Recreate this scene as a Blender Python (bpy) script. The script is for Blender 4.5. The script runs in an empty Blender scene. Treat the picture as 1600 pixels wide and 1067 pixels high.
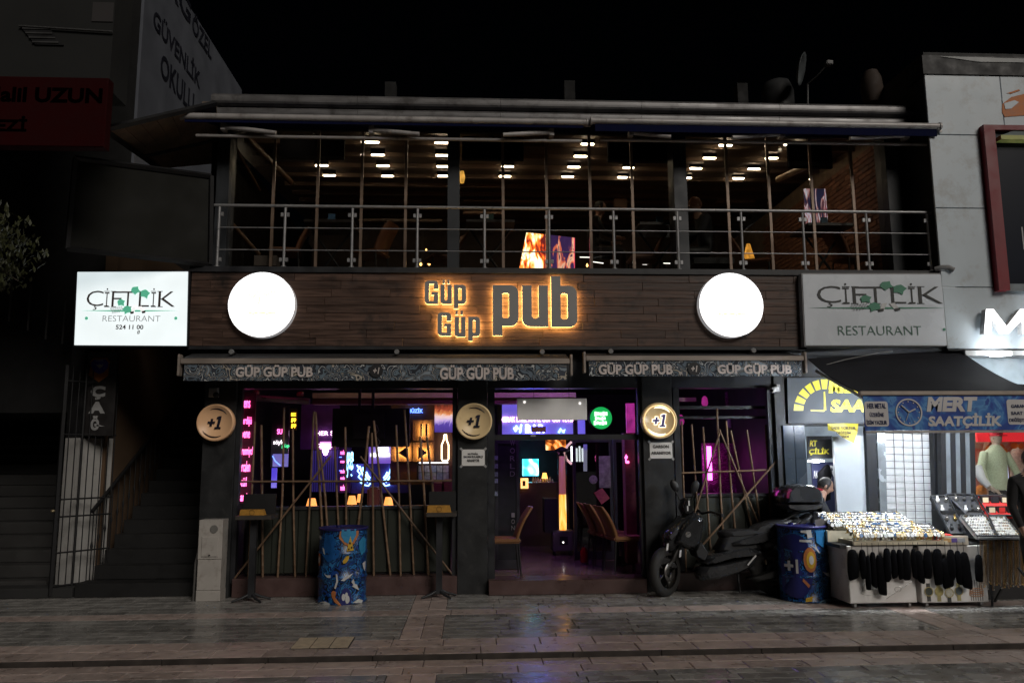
import bpy, bmesh, math, random
from mathutils import Vector, Matrix
rnd = random.Random(7)
R = math.radians
scene = bpy.context.scene
C = scene.collection
# ------------------------------------------------------------------ camera
EYE, FPX = 1.75, 1237.6
YAW, PITCH, ROLL = R(3.0), R(8.156), R(-0.34)
_f = Vector((math.sin(YAW)*math.cos(PITCH), math.cos(YAW)*math.cos(PITCH), math.sin(PITCH)))
_r0 = Vector((math.cos(YAW), -math.sin(YAW), 0)); _u0 = _r0.cross(_f)
_r = _r0*math.cos(ROLL)+_u0*math.sin(ROLL); _u = _u0*math.cos(ROLL)-_r0*math.sin(ROLL)
cam_d = bpy.data.cameras.new('camera'); cam = bpy.data.objects.new('camera', cam_d); C.objects.link(cam)
cam.matrix_world = Matrix(((_r.x,_u.x,-_f.x,0),(_r.y,_u.y,-_f.y,0),(_r.z,_u.z,-_f.z,EYE),(0,0,0,1)))
cam_d.sensor_width = 36.0; cam_d.lens = FPX/1600*36; cam_d.clip_end = 500; cam_d.clip_start = 0.05
scene.camera = cam
# ------------------------------------------------------------------ night sky, weak street light as the one sun, exposure
SUN_EL, SUN_AZ = R(32), R(152)      # light comes from behind the camera, from the right
w = bpy.data.worlds.new('World'); scene.world = w; w.use_nodes = True
nt = w.node_tree; bg = nt.nodes['Background']
sky = nt.nodes.new('ShaderNodeTexSky'); sky.sky_type = 'NISHITA'; sky.sun_disc = False
sky.sun_elevation = SUN_EL; sky.sun_rotation = SUN_AZ
nt.links.new(sky.outputs[0], bg.inputs[0]); bg.inputs[1].default_value = 0.00012
sl = bpy.data.lights.new('sun', 'SUN'); sl.energy = 1.2; sl.angle = R(24); sl.color = (1.0, 0.93, 0.85)
sun = bpy.data.objects.new('sun', sl); C.objects.link(sun)
sd = Vector((math.sin(SUN_AZ)*math.cos(SUN_EL), math.cos(SUN_AZ)*math.cos(SUN_EL), math.sin(SUN_EL)))
sun.rotation_euler = (-sd).to_track_quat('-Z', 'Y').to_euler()
vs = scene.view_settings; vs.view_transform = 'Standard'; vs.look = 'None'; vs.exposure = 0.0; vs.gamma = 1.0; vs.use_curve_mapping = False
cy = scene.cycles
cy.use_denoising = True; cy.max_bounces = 8; cy.transparent_max_bounces = 16; cy.diffuse_bounces = 3; cy.glossy_bounces = 4
cy.sample_clamp_indirect = 4.0; cy.caustics_reflective = False; cy.caustics_refractive = False
# ------------------------------------------------------------------ helpers
def ray(px, py): return _r*((px-800)/FPX) - _u*((py-533.5)/FPX) + _f
def at(px, py, Y):                  # point seen at a photo pixel at depth Y metres from the camera
    d = ray(px, py); d = d*(Y/d.y); return Vector((d.x, Y, d.z+EYE))
def atX(px, py, X): d = ray(px, py); d = d*(X/d.x); return Vector((X, d.y, d.z+EYE))
def gnd(px, py, z=0.0): d = ray(px, py); d = d*((z-EYE)/d.z); return Vector((d.x, d.y, z))
def rect(x0, y0, x1, y1, Y):        # X0, X1, Z0, Z1 of an upright rectangle at depth Y
    xm, ym = (x0+x1)/2, (y0+y1)/2
    return at(x0, ym, Y).x, at(x1, ym, Y).x, at(xm, y1, Y).z, at(xm, y0, Y).z

MATS = {}
def _nodes(name):
    m = bpy.data.materials.new(name); m.use_nodes = True; t = m.node_tree
    return m, t, t.nodes['Principled BSDF'], t.nodes.new, t.links.new
def mat(name, col=None, rough=.6, metal=0.0, spec=.5, var=.25, scale=6.0, bump=0.0, obvar=0.0, stretch=None, alpha=None, dirt=None, rvar=.12, coat=0.0):
    """plain procedural surface: noise on colour and gloss, optional relief, per object variation and dirt stains"""
    if name in MATS: return MATS[name]
    m, t, b, N, L = _nodes(name)
    tc = N('ShaderNodeTexCoord'); mp = N('ShaderNodeMapping'); L(tc.outputs['Object'], mp.inputs[0])
    if stretch: mp.inputs['Scale'].default_value = stretch
    n = N('ShaderNodeTexNoise'); n.inputs['Scale'].default_value = scale; n.inputs['Detail'].default_value = 6; L(mp.outputs[0], n.inputs['Vector'])
    oi = N('ShaderNodeObjectInfo')
    if obvar:
        ad = N('ShaderNodeVectorMath'); ad.operation = 'ADD'; cb = N('ShaderNodeCombineXYZ')
        ml = N('ShaderNodeMath'); ml.operation = 'MULTIPLY'; ml.inputs[1].default_value = 37.0
        L(oi.outputs['Random'], ml.inputs[0]); L(ml.outputs[0], cb.inputs[0]); L(ml.outputs[0], cb.inputs[2])
        L(mp.outputs[0], ad.inputs[0]); L(cb.outputs[0], ad.inputs[1]); L(ad.outputs[0], n.inputs['Vector'])
    mr = N('ShaderNodeMapRange'); mr.inputs[1].default_value = .25; mr.inputs[2].default_value = .75
    mr.inputs[3].default_value = 1-var; mr.inputs[4].default_value = 1+var; L(n.outputs[0], mr.inputs[0])
    val = mr.outputs[0]
    if obvar:
        m2 = N('ShaderNodeMapRange'); m2.inputs[3].default_value = 1-obvar; m2.inputs[4].default_value = 1+obvar; L(oi.outputs['Random'], m2.inputs[0])
        mm = N('ShaderNodeMath'); mm.operation = 'MULTIPLY'; L(val, mm.inputs[0]); L(m2.outputs[0], mm.inputs[1]); val = mm.outputs[0]
    vm = N('ShaderNodeVectorMath'); vm.operation = 'SCALE'; vm.inputs[0].default_value = col[:3]; L(val, vm.inputs['Scale'])
    out = vm.outputs[0]
    if dirt:
        n2 = N('ShaderNodeTexNoise'); n2.inputs['Scale'].default_value = dirt[1]; n2.inputs['Detail'].default_value = 9; n2.inputs['Roughness'].default_value = .7
        L(tc.outputs['Object'], n2.inputs['Vector'])
        cr = N('ShaderNodeMapRange'); cr.inputs[1].default_value = .52; cr.inputs[2].default_value = .7; L(n2.outputs[0], cr.inputs[0])
        mx = N('ShaderNodeMix'); mx.data_type = 'RGBA'; L(cr.outputs[0], mx.inputs[0]); L(out, mx.inputs[6]); mx.inputs[7].default_value = (*dirt[0], 1); out = mx.outputs[2]
    L(out, b.inputs['Base Color'])
    r2 = N('ShaderNodeMapRange'); r2.inputs[1].default_value = .3; r2.inputs[2].default_value = .7
    r2.inputs[3].default_value = max(.02, rough-rvar); r2.inputs[4].default_value = min(1, rough+rvar); L(n.outputs[0], r2.inputs[0]); L(r2.outputs[0], b.inputs['Roughness'])
    b.inputs['Metallic'].default_value = metal; b.inputs['Specular IOR Level'].default_value = spec
    if coat: b.inputs['Coat Weight'].default_value = coat; b.inputs['Coat Roughness'].default_value = .08
    if bump:
        bp = N('ShaderNodeBump'); bp.inputs['Strength'].default_value = bump; bp.inputs['Distance'].default_value = .01
        L(n.outputs[0], bp.inputs['Height']); L(bp.outputs[0], b.inputs['Normal'])
    MATS[name] = m; return m
def glow(name, col, s, base=(.8,.8,.8), uneven=0.0, scale=3.0):
    """a surface that gives off light (neon, lightbox, lamp)"""
    if name in MATS: return MATS[name]
    m, t, b, N, L = _nodes(name)
    b.inputs['Base Color'].default_value = (*base, 1); b.inputs['Roughness'].default_value = .4
    b.inputs['Emission Color'].default_value = (*col, 1); b.inputs['Emission Strength'].default_value = s
    if uneven:
        tc = N('ShaderNodeTexCoord'); n = N('ShaderNodeTexNoise'); n.inputs['Scale'].default_value = scale; L(tc.outputs['Object'], n.inputs['Vector'])
        mr = N('ShaderNodeMapRange'); mr.inputs[1].default_value = .3; mr.inputs[2].default_value = .7
        mr.inputs[3].default_value = s*(1-uneven); mr.inputs[4].default_value = s*(1+uneven); L(n.outputs[0], mr.inputs[0]); L(mr.outputs[0], b.inputs['Emission Strength'])
    MATS[name] = m; return m
def ramp_mat(name, stops, scale=4.0, emit=0.0, distortion=1.5, detail=3.0, stretch=None, rough=.5, kind='noise', constant=True, vertical=None, bump=0.0):
    """flat print or picture: colours picked by a noise or voronoi field; vertical=(z0,z1,amount) mixes in height"""
    if name in MATS: return MATS[name]
    m, t, b, N, L = _nodes(name)
    tc = N('ShaderNodeTexCoord'); mp = N('ShaderNodeMapping'); L(tc.outputs['Object'], mp.inputs[0])
    if stretch: mp.inputs['Scale'].default_value = stretch
    if kind == 'noise':
        n = N('ShaderNodeTexNoise'); n.inputs['Scale'].default_value = scale; n.inputs['Detail'].default_value = detail; n.inputs['Distortion'].default_value = distortion
    elif kind == 'wave':
        n = N('ShaderNodeTexWave'); n.inputs['Scale'].default_value = scale; n.inputs['Distortion'].default_value = distortion; n.inputs['Detail'].default_value = detail
    else:
        n = N('ShaderNodeTexVoronoi'); n.inputs['Scale'].default_value = scale
    L(mp.outputs[0], n.inputs['Vector'])
    v = n.outputs['Color'] if kind == 'voronoi' else n.outputs[0]
    if vertical:
        sx = N('ShaderNodeSeparateXYZ'); L(tc.outputs['Object'], sx.inputs[0])
        mr = N('ShaderNodeMapRange'); mr.inputs[1].default_value = vertical[0]; mr.inputs[2].default_value = vertical[1]; L(sx.outputs['Z'], mr.inputs[0])
        mx = N('ShaderNodeMix'); mx.inputs[0].default_value = vertical[2]; L(v, mx.inputs[2]); L(mr.outputs[0], mx.inputs[3]); v = mx.outputs[0]
    cr = N('ShaderNodeValToRGB'); el = cr.color_ramp.elements; cr.color_ramp.interpolation = 'CONSTANT' if constant else 'LINEAR'
    while len(el) > 1: el.remove(el[-1])
    el[0].position = stops[0][0]; el[0].color = (*stops[0][1], 1)
    for p, c in stops[1:]:
        e = el.new(p); e.color = (*c, 1)
    L(v, cr.inputs[0]); L(cr.outputs[0], b.inputs['Base Color']); b.inputs['Roughness'].default_value = rough
    if emit: L(cr.outputs[0], b.inputs['Emission Color']); b.inputs['Emission Strength'].default_value = emit
    if bump:
        bp = N('ShaderNodeBump'); bp.inputs['Strength'].default_value = bump; bp.inputs['Distance'].default_value = .01; L(v, bp.inputs['Height']); L(bp.outputs[0], b.inputs['Normal'])
    MATS[name] = m; return m
def glass(name, tint=(.9,.92,.92), refl=.06, rough=.02):
    if name in MATS: return MATS[name]
    m = bpy.data.materials.new(name); m.use_nodes = True; t = m.node_tree; t.nodes.clear()
    o = t.nodes.new('ShaderNodeOutputMaterial'); tr = t.nodes.new('ShaderNodeBsdfTransparent'); gl = t.nodes.new('ShaderNodeBsdfGlossy')
    tr.inputs[0].default_value = (*tint, 1); gl.inputs['Roughness'].default_value = rough
    lw = t.nodes.new('ShaderNodeLayerWeight'); lw.inputs[0].default_value = .35
    mr = t.nodes.new('ShaderNodeMapRange'); mr.inputs[3].default_value = refl; mr.inputs[4].default_value = .6; t.links.new(lw.outputs['Fresnel'], mr.inputs[0])
    mx = t.nodes.new('ShaderNodeMixShader'); t.links.new(mr.outputs[0], mx.inputs[0]); t.links.new(tr.outputs[0], mx.inputs[1]); t.links.new(gl.outputs[0], mx.inputs[2]); t.links.new(mx.outputs[0], o.inputs[0])
    MATS[name] = m; return m

class MB:
    """collects shapes in world metres; build() links them as one mesh object"""
    def __init__(s): s.v = []; s.f = []; s.sm = []
    def add(s, vs, fs, smooth=False):
        o = len(s.v); s.v += [Vector(v) for v in vs]; s.f += [tuple(i+o for i in f) for f in fs]; s.sm += [smooth]*len(fs); return s
    def box(s, x0, x1, y0, y1, z0, z1):
        if x0 > x1: x0, x1 = x1, x0
        if y0 > y1: y0, y1 = y1, y0
        if z0 > z1: z0, z1 = z1, z0
        return s.add([(x0,y0,z0),(x1,y0,z0),(x1,y1,z0),(x0,y1,z0),(x0,y0,z1),(x1,y0,z1),(x1,y1,z1),(x0,y1,z1)],
              [(0,3,2,1),(4,5,6,7),(0,1,5,4),(1,2,6,5),(2,3,7,6),(3,0,4,7)])
    def cbox(s, x0, x1, y0, y1, z0, z1, c=.004):      # box whose front (-Y), top and sides edges are chamfered
        return s.loft([[(x0+c,y0,z0+c),(x1-c,y0,z0+c),(x1-c,y0,z1-c),(x0+c,y0,z1-c)],[(x0,y0+c,z0),(x1,y0+c,z0),(x1,y0+c,z1),(x0,y0+c,z1)],[(x0,y1,z0),(x1,y1,z0),(x1,y1,z1),(x0,y1,z1)]])
    def loft(s, rings, cap=True, smooth=False, closed=True):
        n = len(rings[0]); vs = [p for r in rings for p in r]; fs = []
        for k in range(len(rings)-1):
            for i in range(n if closed else n-1):
                a, b = k*n+i, k*n+(i+1) % n; fs.append((a, b, b+n, a+n))
        s.add(vs, fs, smooth)
        if cap:
            s.add(rings[0], [tuple(range(n))[::-1]]); s.add(rings[-1], [tuple(range(n))])
        return s
    def cyl(s, p0, p1, r, n=10, r1=None, cap=True, smooth=True):
        return s.tube([p0, p1], [r, r if r1 is None else r1], n, cap, smooth)
    def tube(s, pts, r, n=8, cap=True, smooth=True):
        pts = [Vector(p) for p in pts]; rs = r if isinstance(r, (list, tuple)) else [r]*len(pts); rings = []
        d0 = (pts[1]-pts[0]).normalized(); up = Vector((0,0,1)) if abs(d0.z) < .9 else Vector((0,1,0)); a = d0.cross(up).normalized()
        for i, p in enumerate(pts):
            d = (pts[min(i+1, len(pts)-1)]-pts[max(i-1, 0)]).normalized(); a = (a-d*a.dot(d)).normalized(); b = d.cross(a)
            rings.append([p+(a*math.cos(2*math.pi*k/n)+b*math.sin(2*math.pi*k/n))*rs[i] for k in range(n)])
        return s.loft(rings, cap, smooth)
    def lathe(s, prof, c, axis='z', n=24, smooth=True, cap=True):   # prof: (radius, height) pairs
        rings = []
        for r, h in prof:
            ring = []
            for k in range(n):
                a = 2*math.pi*k/n; u, v = r*math.cos(a), r*math.sin(a)
                ring.append((c[0]+u, c[1]+v, c[2]+h) if axis == 'z' else ((c[0]+u, c[1]-h, c[2]+v) if axis == 'y' else (c[0]+h, c[1]+u, c[2]+v)))
            rings.append(ring)
        return s.loft(rings, cap, smooth)
    def prism(s, poly, y0, y1):           # outline in X,Z pushed along Y
        return s.loft([[(x, y0, z) for x, z in poly], [(x, y1, z) for x, z in poly]])
    def blob(s, c, rx, ry, rz, n=14, m=9):
        rings = []
        for i in range(m+1):
            t = math.pi*(.03+.94*i/m)
            rings.append([(c[0]+rx*math.sin(t)*math.cos(2*math.pi*k/n), c[1]+ry*math.sin(t)*math.sin(2*math.pi*k/n), c[2]+rz*math.cos(t)) for k in range(n)])
        return s.loft(rings, True, True)
    def xform(s, M): s.v = [M @ v for v in s.v]; return s
    def build(s, name, m, parent=None, loc=None, bevel=0.0, fix=True):
        o_ = Vector(root_of(parent).location) if parent else Vector(loc if loc is not None else (0,0,0))
        me = bpy.data.meshes.new(name); me.from_pydata([v-o_ for v in s.v], [], s.f); me.polygons.foreach_set('use_smooth', s.sm)
        if fix:
            bm = bmesh.new(); bm.from_mesh(me); bmesh.ops.recalc_face_normals(bm, faces=bm.faces)
            if bevel: bmesh.ops.bevel(bm, geom=bm.edges[:]+bm.verts[:], offset=bevel, segments=2, affect='EDGES', clamp_overlap=True)
            bm.to_mesh(me); bm.free()
        me.update()
        if m: me.materials.append(m)
        o = bpy.data.objects.new(name, me); C.objects.link(o)
        if parent: o.parent = parent
        else: o.location = o_
        return o
def root_of(o):
    while o.parent: o = o.parent
    return o
def tag(o, label=None, cat=None, group=None, kind=None):
    if label: o['label'] = label
    if cat: o['category'] = cat
    if group: o['group'] = group
    if kind: o['kind'] = kind
    return o
def thing(name, label, cat, loc=(0,0,0), group=None):
    o = bpy.data.objects.new(name, None); C.objects.link(o); o.location = loc; o.empty_display_size = .1
    return tag(o, label, cat, group)
def copy_tree(o, parent=None):
    c = o.copy(); C.objects.link(c); c.parent = parent
    for ch in o.children: copy_tree(ch, c)
    return c
def panel(name, m, x0, y0, x1, y1, Y, th, parent=None, bevel=0):    # upright panel facing the street, front face at depth Y
    a, b, z0, z1 = rect(x0, y0, x1, y1, Y); return MB().box(a, b, Y, Y+th, z0, z1).build(name, m, parent, bevel=bevel) if parent else MB().box(a, b, Y, Y+th, z0, z1).build(name, m, None, ((a+b)/2, Y+th/2, z0), bevel)
def quadp(mb, pts, Y, th):            # pixel outline at depth Y pushed back by th
    P = [at(x, y, Y) for x, y in pts]; return mb.prism([(p.x, p.z) for p in P], Y, Y+th)
def curve_shape(loops, extr):
    cu = bpy.data.curves.new('shape', 'CURVE'); cu.dimensions = '2D'; cu.fill_mode = 'BOTH'; cu.extrude = extr
    for lp in loops:
        sp = cu.splines.new('POLY'); sp.points.add(len(lp)-1); sp.use_cyclic_u = True
        for p, q in zip(sp.points, lp): p.co = (q[0], q[1], 0, 1)
    return _tomesh(cu)
def _tomesh(cu):
    o = bpy.data.objects.new('tmp', cu)
    me = bpy.data.meshes.new_from_object(o); bpy.data.objects.remove(o); bpy.data.curves.remove(cu); return me
def text(s, name, m, X0, X1, Z0, Z1, Y, parent, extr=.004, bold=.0, shear=0.0, space=1.0, fn=None, line=1.0):
    """flat lettering that fills the rectangle X0..X1, Z0..Z1, its face at depth Y looking to the street; fn bends it elsewhere"""
    cu = bpy.data.curves.new('t', 'FONT'); cu.body = s; cu.extrude = .02; cu.offset = bold; cu.shear = shear; cu.space_character = space; cu.align_x = 'CENTER'; cu.resolution_u = 3; cu.space_line = line
    me = _tomesh(cu); xs = [v.co.x for v in me.vertices]; ys = [v.co.y for v in me.vertices]
    a, b, c, d = min(xs), max(xs), min(ys), max(ys); o_ = root_of(parent).location if parent else Vector()
    for v in me.vertices:
        u = X0+(v.co.x-a)/(b-a)*(X1-X0); z = Z0+(v.co.y-c)/(d-c)*(Z1-Z0); y = Y-(v.co.z/.02)*extr/2
        p = Vector((u, y, z)); v.co = (fn(p) if fn else p)-o_
    me.name = name; me.materials.clear(); me.materials.append(m); me.update()
    o = bpy.data.objects.new(name, me); C.objects.link(o); o.parent = parent; return o
def textp(s, name, m, x0, y0, x1, y1, Y, parent, **k):
    a, b, c, d = rect(x0, y0, x1, y1, Y); return text(s, name, m, a, b, c, d, Y, parent, **k)
def shape(loops, name, m, Y, extr, parent):        # filled outline(s) with holes in X,Z
    me = curve_shape(loops, 1.0); o_ = root_of(parent).location
    for v in me.vertices: v.co = Vector((v.co.x, Y-v.co.z*extr/2, v.co.y))-o_
    me.materials.clear(); me.materials.append(m); me.name = name
    o = bpy.data.objects.new(name, me); C.objects.link(o); o.parent = parent; return o
def arc(cx, cz, r, a0, a1, n=5): return [(cx+r*math.cos(R(a0+(a1-a0)*i/n)), cz+r*math.sin(R(a0+(a1-a0)*i/n))) for i in range(n+1)]
def rrect(x0, z0, x1, z1, r, n=4): return arc(x1-r, z0+r, r, -90, 0, n)+arc(x1-r, z1-r, r, 0, 90, n)+arc(x0+r, z1-r, r, 90, 180, n)+arc(x0+r, z0+r, r, 180, 270, n)
def neon(name, m, pts, r, parent, n=6): return MB().tube(pts, r, n).build(name, m, parent)
def pix(pts, Y): return [at(x, y, Y) for x, y in pts]
# ================================================================== materials
F = 10.45                                   # depth of the pub's front
M_steel = mat('black_steel', (.022,.023,.026), .45, .0, .4, var=.3, scale=5, bump=.08)
M_pillar = mat('pillar_paint', (.019,.020,.021), .5, 0, .4, var=.35, scale=4, bump=.05, dirt=((.036,.036,.036), 9))
M_dark = mat('dark_board', (.012,.012,.013), .6, var=.3)
M_black = mat('matte_black', (.006,.006,.007), .6, var=.3)
M_soft_black = mat('soft_black', (.014,.014,.016), .8, var=.4, bump=.3, scale=30)
M_grey = mat('grey_plastic', (.28,.28,.28), .5)
M_white = mat('white_plastic', (.7,.7,.7), .45, var=.06)
M_paper = mat('paper', (.78,.77,.75), .8, var=.05, bump=.1)
M_ink = mat('black_ink', (.012,.012,.014), .6)
M_chrome = mat('brushed_steel', (.30,.30,.305), .36, .35, .5, var=.08, scale=20)
M_glassup = glass('upper_glass', (.86,.86,.84), .03)
M_glassdn = glass('door_glass', (.62,.63,.64), .05)
M_brown_alu = mat('bronze_mullion', (.20,.14,.10), .4, .3, var=.1)
M_redslab = mat('red_paving', (.36,.285,.255), .36, 0, .45, var=.26, scale=9, bump=.10, obvar=.22, dirt=((.52,.45,.41), 13), rvar=.12)
M_greyslab = mat('grey_paving', (.215,.207,.195), .25, 0, .45, var=.28, scale=5, bump=.10, obvar=.26, rvar=.14, dirt=((.135,.128,.12), 3.2))
M_joint = mat('paving_joint', (.022,.019,.017), .8, var=.4, bump=.3)
M_redstep = mat('red_plinth', (.085,.050,.046), .35, 0, .5, var=.25, scale=5, bump=.1)

# ================================================================== ground
pav = tag(MB().box(-70, 70, 7.42, 80, -.30, -.012).build('pavement', M_joint, None, (0, 7.42, -.012)), kind='structure')
strip = tag(MB().box(-70, 70, -60, 7.405, -.40, -.058).build('street', M_joint, None, (0, 0, -.058)), kind='structure')
KZ = -.046
def slab_mesh(mb, x0, x1, y0, y1, zt):
    g, c = .003, .005
    x0 += g; x1 -= g; y0 += g; y1 -= g
    return mb.loft([[(x0,y0,zt-.03),(x1,y0,zt-.03),(x1,y1,zt-.03),(x0,y1,zt-.03)],[(x0,y0,zt-c),(x1,y0,zt-c),(x1,y1,zt-c),(x0,y1,zt-c)],
                    [(x0+c,y0+c,zt),(x1-c,y0+c,zt),(x1-c,y1-c,zt),(x0+c,y1-c,zt)]])
slabs = []                                   # x0,x1,y0,y1,z,material,parent
def rows(y0, y1, d, ln, z, m, par, X0=-7.5, X1=8.0, skip=()):
    k = max(1, round((y1-y0)/d)); d = (y1-y0)/k
    for i in range(k):
        x = X0-rnd.random()*ln
        while x < X1:
            l = ln*rnd.uniform(.85, 1.15); a, b = x, x+l; x += l
            for s0, s1 in skip:
                if a < s0 < b: b = s0; x = s1
                elif s0 <= a < s1: a = None; x = s1; break
                elif a < s1 <= b and a >= s0: a = s1
            if a is None or b-a < .03: continue
            slabs.append((a, b, y0+i*d, y0+(i+1)*d, z, m, par))
BANDS = ((-.69, -.28), (4.74, 5.14))
rows(8.02, 9.18, .166, .62, 0, M_greyslab, pav, skip=BANDS)
rows(9.48, 10.86, .172, .62, 0, M_greyslab, pav, skip=BANDS)
rows(9.18, 9.48, .30, .52, 0, M_redslab, pav)
rows(7.425, 8.02, .297, .48, 0, M_redslab, pav)
rows(6.95, 7.40, .225, .48, KZ, M_redslab, strip)
rows(5.30, 6.95, .165, .62, KZ, M_greyslab, strip, skip=BANDS)
for s0, s1 in BANDS:
    for (a, b, z, par) in ((8.02, 9.18, 0, pav), (9.48, 10.86, 0, pav), (5.30, 6.95, KZ, strip)):
        y = a; h = (s1-s0)/2
        while y < b-.05:
            l = min(.55, b-y)
            slabs.append((s0, s0+h, y, y+l, z, M_redslab, par)); slabs.append((s0+h, s1, y, y+l, z, M_redslab, par)); y += l
def onscreen(s):
    for X in (s[0], s[1], (s[0]+s[1])/2):
        v = Vector((X, (s[2]+s[3])/2, s[4]-EYE)); d = v.dot(_f)
        px, py = 800+FPX*v.dot(_r)/d, 533.5-FPX*v.dot(_u)/d
        if -10 < px < 1610 and py < 1075: return True
    return False
vis = sorted([s for s in slabs if onscreen(s)], key=lambda s: -(s[1]-s[0])*(s[3]-s[2])/s[2]**3)
rest = {}
for i, s in enumerate(vis[:290]):
    tilt = rnd.uniform(-.0012, .0012)
    slab_mesh(MB(), *s[:4], s[4]+tilt).build('paving_slab', s[5], s[6])
for s in vis[290:]+[s for s in slabs if s not in vis]: slab_mesh(rest.setdefault((s[5].name, s[6].name), MB()), *s[:4], s[4]+rnd.uniform(-.001, .001))
for (mn, pn), mb in rest.items(): tag(mb.build('paving_slabs', MATS[mn], bpy.data.objects[pn]), kind='stuff')
x = -7.0                                     # kerb stones of the low step, shade on the riser painted dark
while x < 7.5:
    l = rnd.uniform(.75, .95); MB().cbox(x+.002, x+l-.002, 7.402, 7.425, -.09, -.002, .006).build('kerb_stone', mat('kerb_shade', (.045,.038,.034), .8, var=.5, scale=6, bump=.3, spec=.2), pav); x += l
# cast drain plate set in the paving
q = [gnd(475, 996), gnd(553, 996), gnd(543, 1013), gnd(459, 1013)]
dx0, dx1, dy0, dy1 = -1.66, -1.12, 7.69, 8.13
dr = thing('drain_cover', 'yellowish grey slatted drain cover set in the dark paving', 'drain cover', ((dx0+dx1)/2, dy0, .003))
M_drain = mat('drain_iron', (.40,.33,.24), .6, .0, var=.3, scale=14, bump=.3)
MB().box(dx0, dx1, dy0, dy1, .001, .004).build('frame', M_black, dr)
for k in range(3):
    a = dx0+.01+k*(dx1-dx0-.01)/3
    for j in range(12):
        y = dy0+.012+j*(dy1-dy0-.02)/12
        MB().box(a, a+(dx1-dx0-.02)/3-.008, y, y+.024, .004, .011).build('slat', M_drain, dr)

# ================================================================== the pub building
pub = thing('pub_building', 'two storey pub with black steel front, wood fascia and glazed upper floor', 'building', (.4, F, 0))
XL, XR = at(313, 800, F).x, at(1232, 800, F).x           # outer faces of the front
G0, CEIL = .16, 3.10                                       # ground floor level and ceiling
zf0, zf1 = at(780, 541, 10.28).z, at(780, 428, 10.28).z    # fascia bottom and top
def pillar(px0, px1, z1, mm=M_pillar, y0=F, name='pillar', z0=0, ym=800):
    a, b = at(px0, ym, y0).x, at(px1, ym, y0).x
    return MB().cbox(a, b, y0, y0+.30, z0, z1, .006).build(name, mm, pub), a, b
pillar(311, 362, zf0-.02)
pillar(714.5, 762, zf0-.02)
pillar(1008, 1056, zf0-.02)
pillar(1219, 1236, zf0-.02, M_pillar)
for a, b in ((362.5, 372.5), (706.5, 714), (762.5, 773), (1000, 1007.5), (1056.5, 1066), (1206, 1218.5)):     # steel door and window posts, set back
    X0, X1 = at(a, 760, F+.06).x, at(b, 760, F+.06).x
    MB().box(X0, X1, F+.06, F+.16, G0, zf0-.3).build('window_post', M_steel, pub)
# head beam above the openings, shutter box
MB().box(XL, XR, F+.03, F+.26, at(800, 606, F).z, zf0-.021).build('head_beam', M_steel, pub)
# plinths and door step
xs = [at(v, 900, F).x for v in (362.5, 714, 763, 1008, 1056, 1219)]
for i in (0, 4): MB().cbox(xs[i], xs[i+1], F-.0, F+.45, 0, .23, .008).build('plinth', M_redstep, pub)
xd0, xd1 = xs[2]+.002, xs[3]-.002
MB().cbox(xd0, xd1, F-.12, F+.30, 0, G0+.02, .008).build('door_step', M_redstep, pub)
# interior shell
fl = MB().box(XL, XR, F+.46, 18.0, 0, G0).build('interior_floor', None, pub)
M_floor = mat('dark_tile_floor', (.19,.13,.12), .16, 0, .5, var=.3, scale=3, bump=.04, rvar=.08); fl.data.materials.append(M_floor)
MB().box(xd0, xd1, F+.30, F+.46, 0, G0+.004).build('threshold', M_floor, pub)
M_ceil = mat('dark_ceiling', (.03,.025,.022), .7, var=.3)
MB().box(XL, XR, F+.27, 18.0, CEIL, CEIL+.25).build('ceiling_slab', M_ceil, pub)
M_inner = mat('dark_inner_wall', (.030,.024,.026), .6, var=.4, scale=2)
MB().box(XL, XL+.06, F+.31, 18.0, G0, CEIL).build('side_wall', M_inner, pub)
MB().box(XR-.06, XR, F+.31, 18.0, G0, CEIL).build('side_wall', M_inner, pub)
MB().box(XL, XR, 17.9, 18.05, G0, CEIL).build('back_wall', M_inner, pub)
# ------------------------------------------------------------------ wood fascia, each board its own piece
YF = 10.28
fx0, fx1 = at(297, 480, YF).x, at(1256, 480, YF).x
MB().box(fx0, fx1, YF+.025, F+.26, zf0, zf1).build('fascia_box', M_dark, pub)
MB().box(fx0-.02, fx1, YF-.015, F+.2, zf0-.045, zf0-.002).build('fascia_trim', M_steel, pub)
MB().box(fx0-.02, at(1500, 425, YF).x, YF-.03, F+.35, zf1+.002, zf1+.075).build('balcony_edge', M_steel, pub)
M_wood = mat('reclaimed_wood', (.072,.040,.028), .5, 0, .4, var=.6, scale=7, bump=.35, obvar=.24, stretch=(.35,1,4.5), dirt=((.016,.011,.009), 3.5))
nr = 9; hh = (zf1-zf0)/nr
for i in range(nr):
    x = fx0-rnd.random()*.7
    while x < fx1:
        l = rnd.uniform(.55, 1.5); a, b = max(x, fx0), min(x+l, fx1); x += l
        if b-a > .02: MB().cbox(a+.0015, b-.0015, YF-rnd.uniform(0, .006), YF+.024, zf0+i*hh+.0012, zf0+(i+1)*hh-.0012, .003).build('fascia_board', M_wood, pub)
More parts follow.
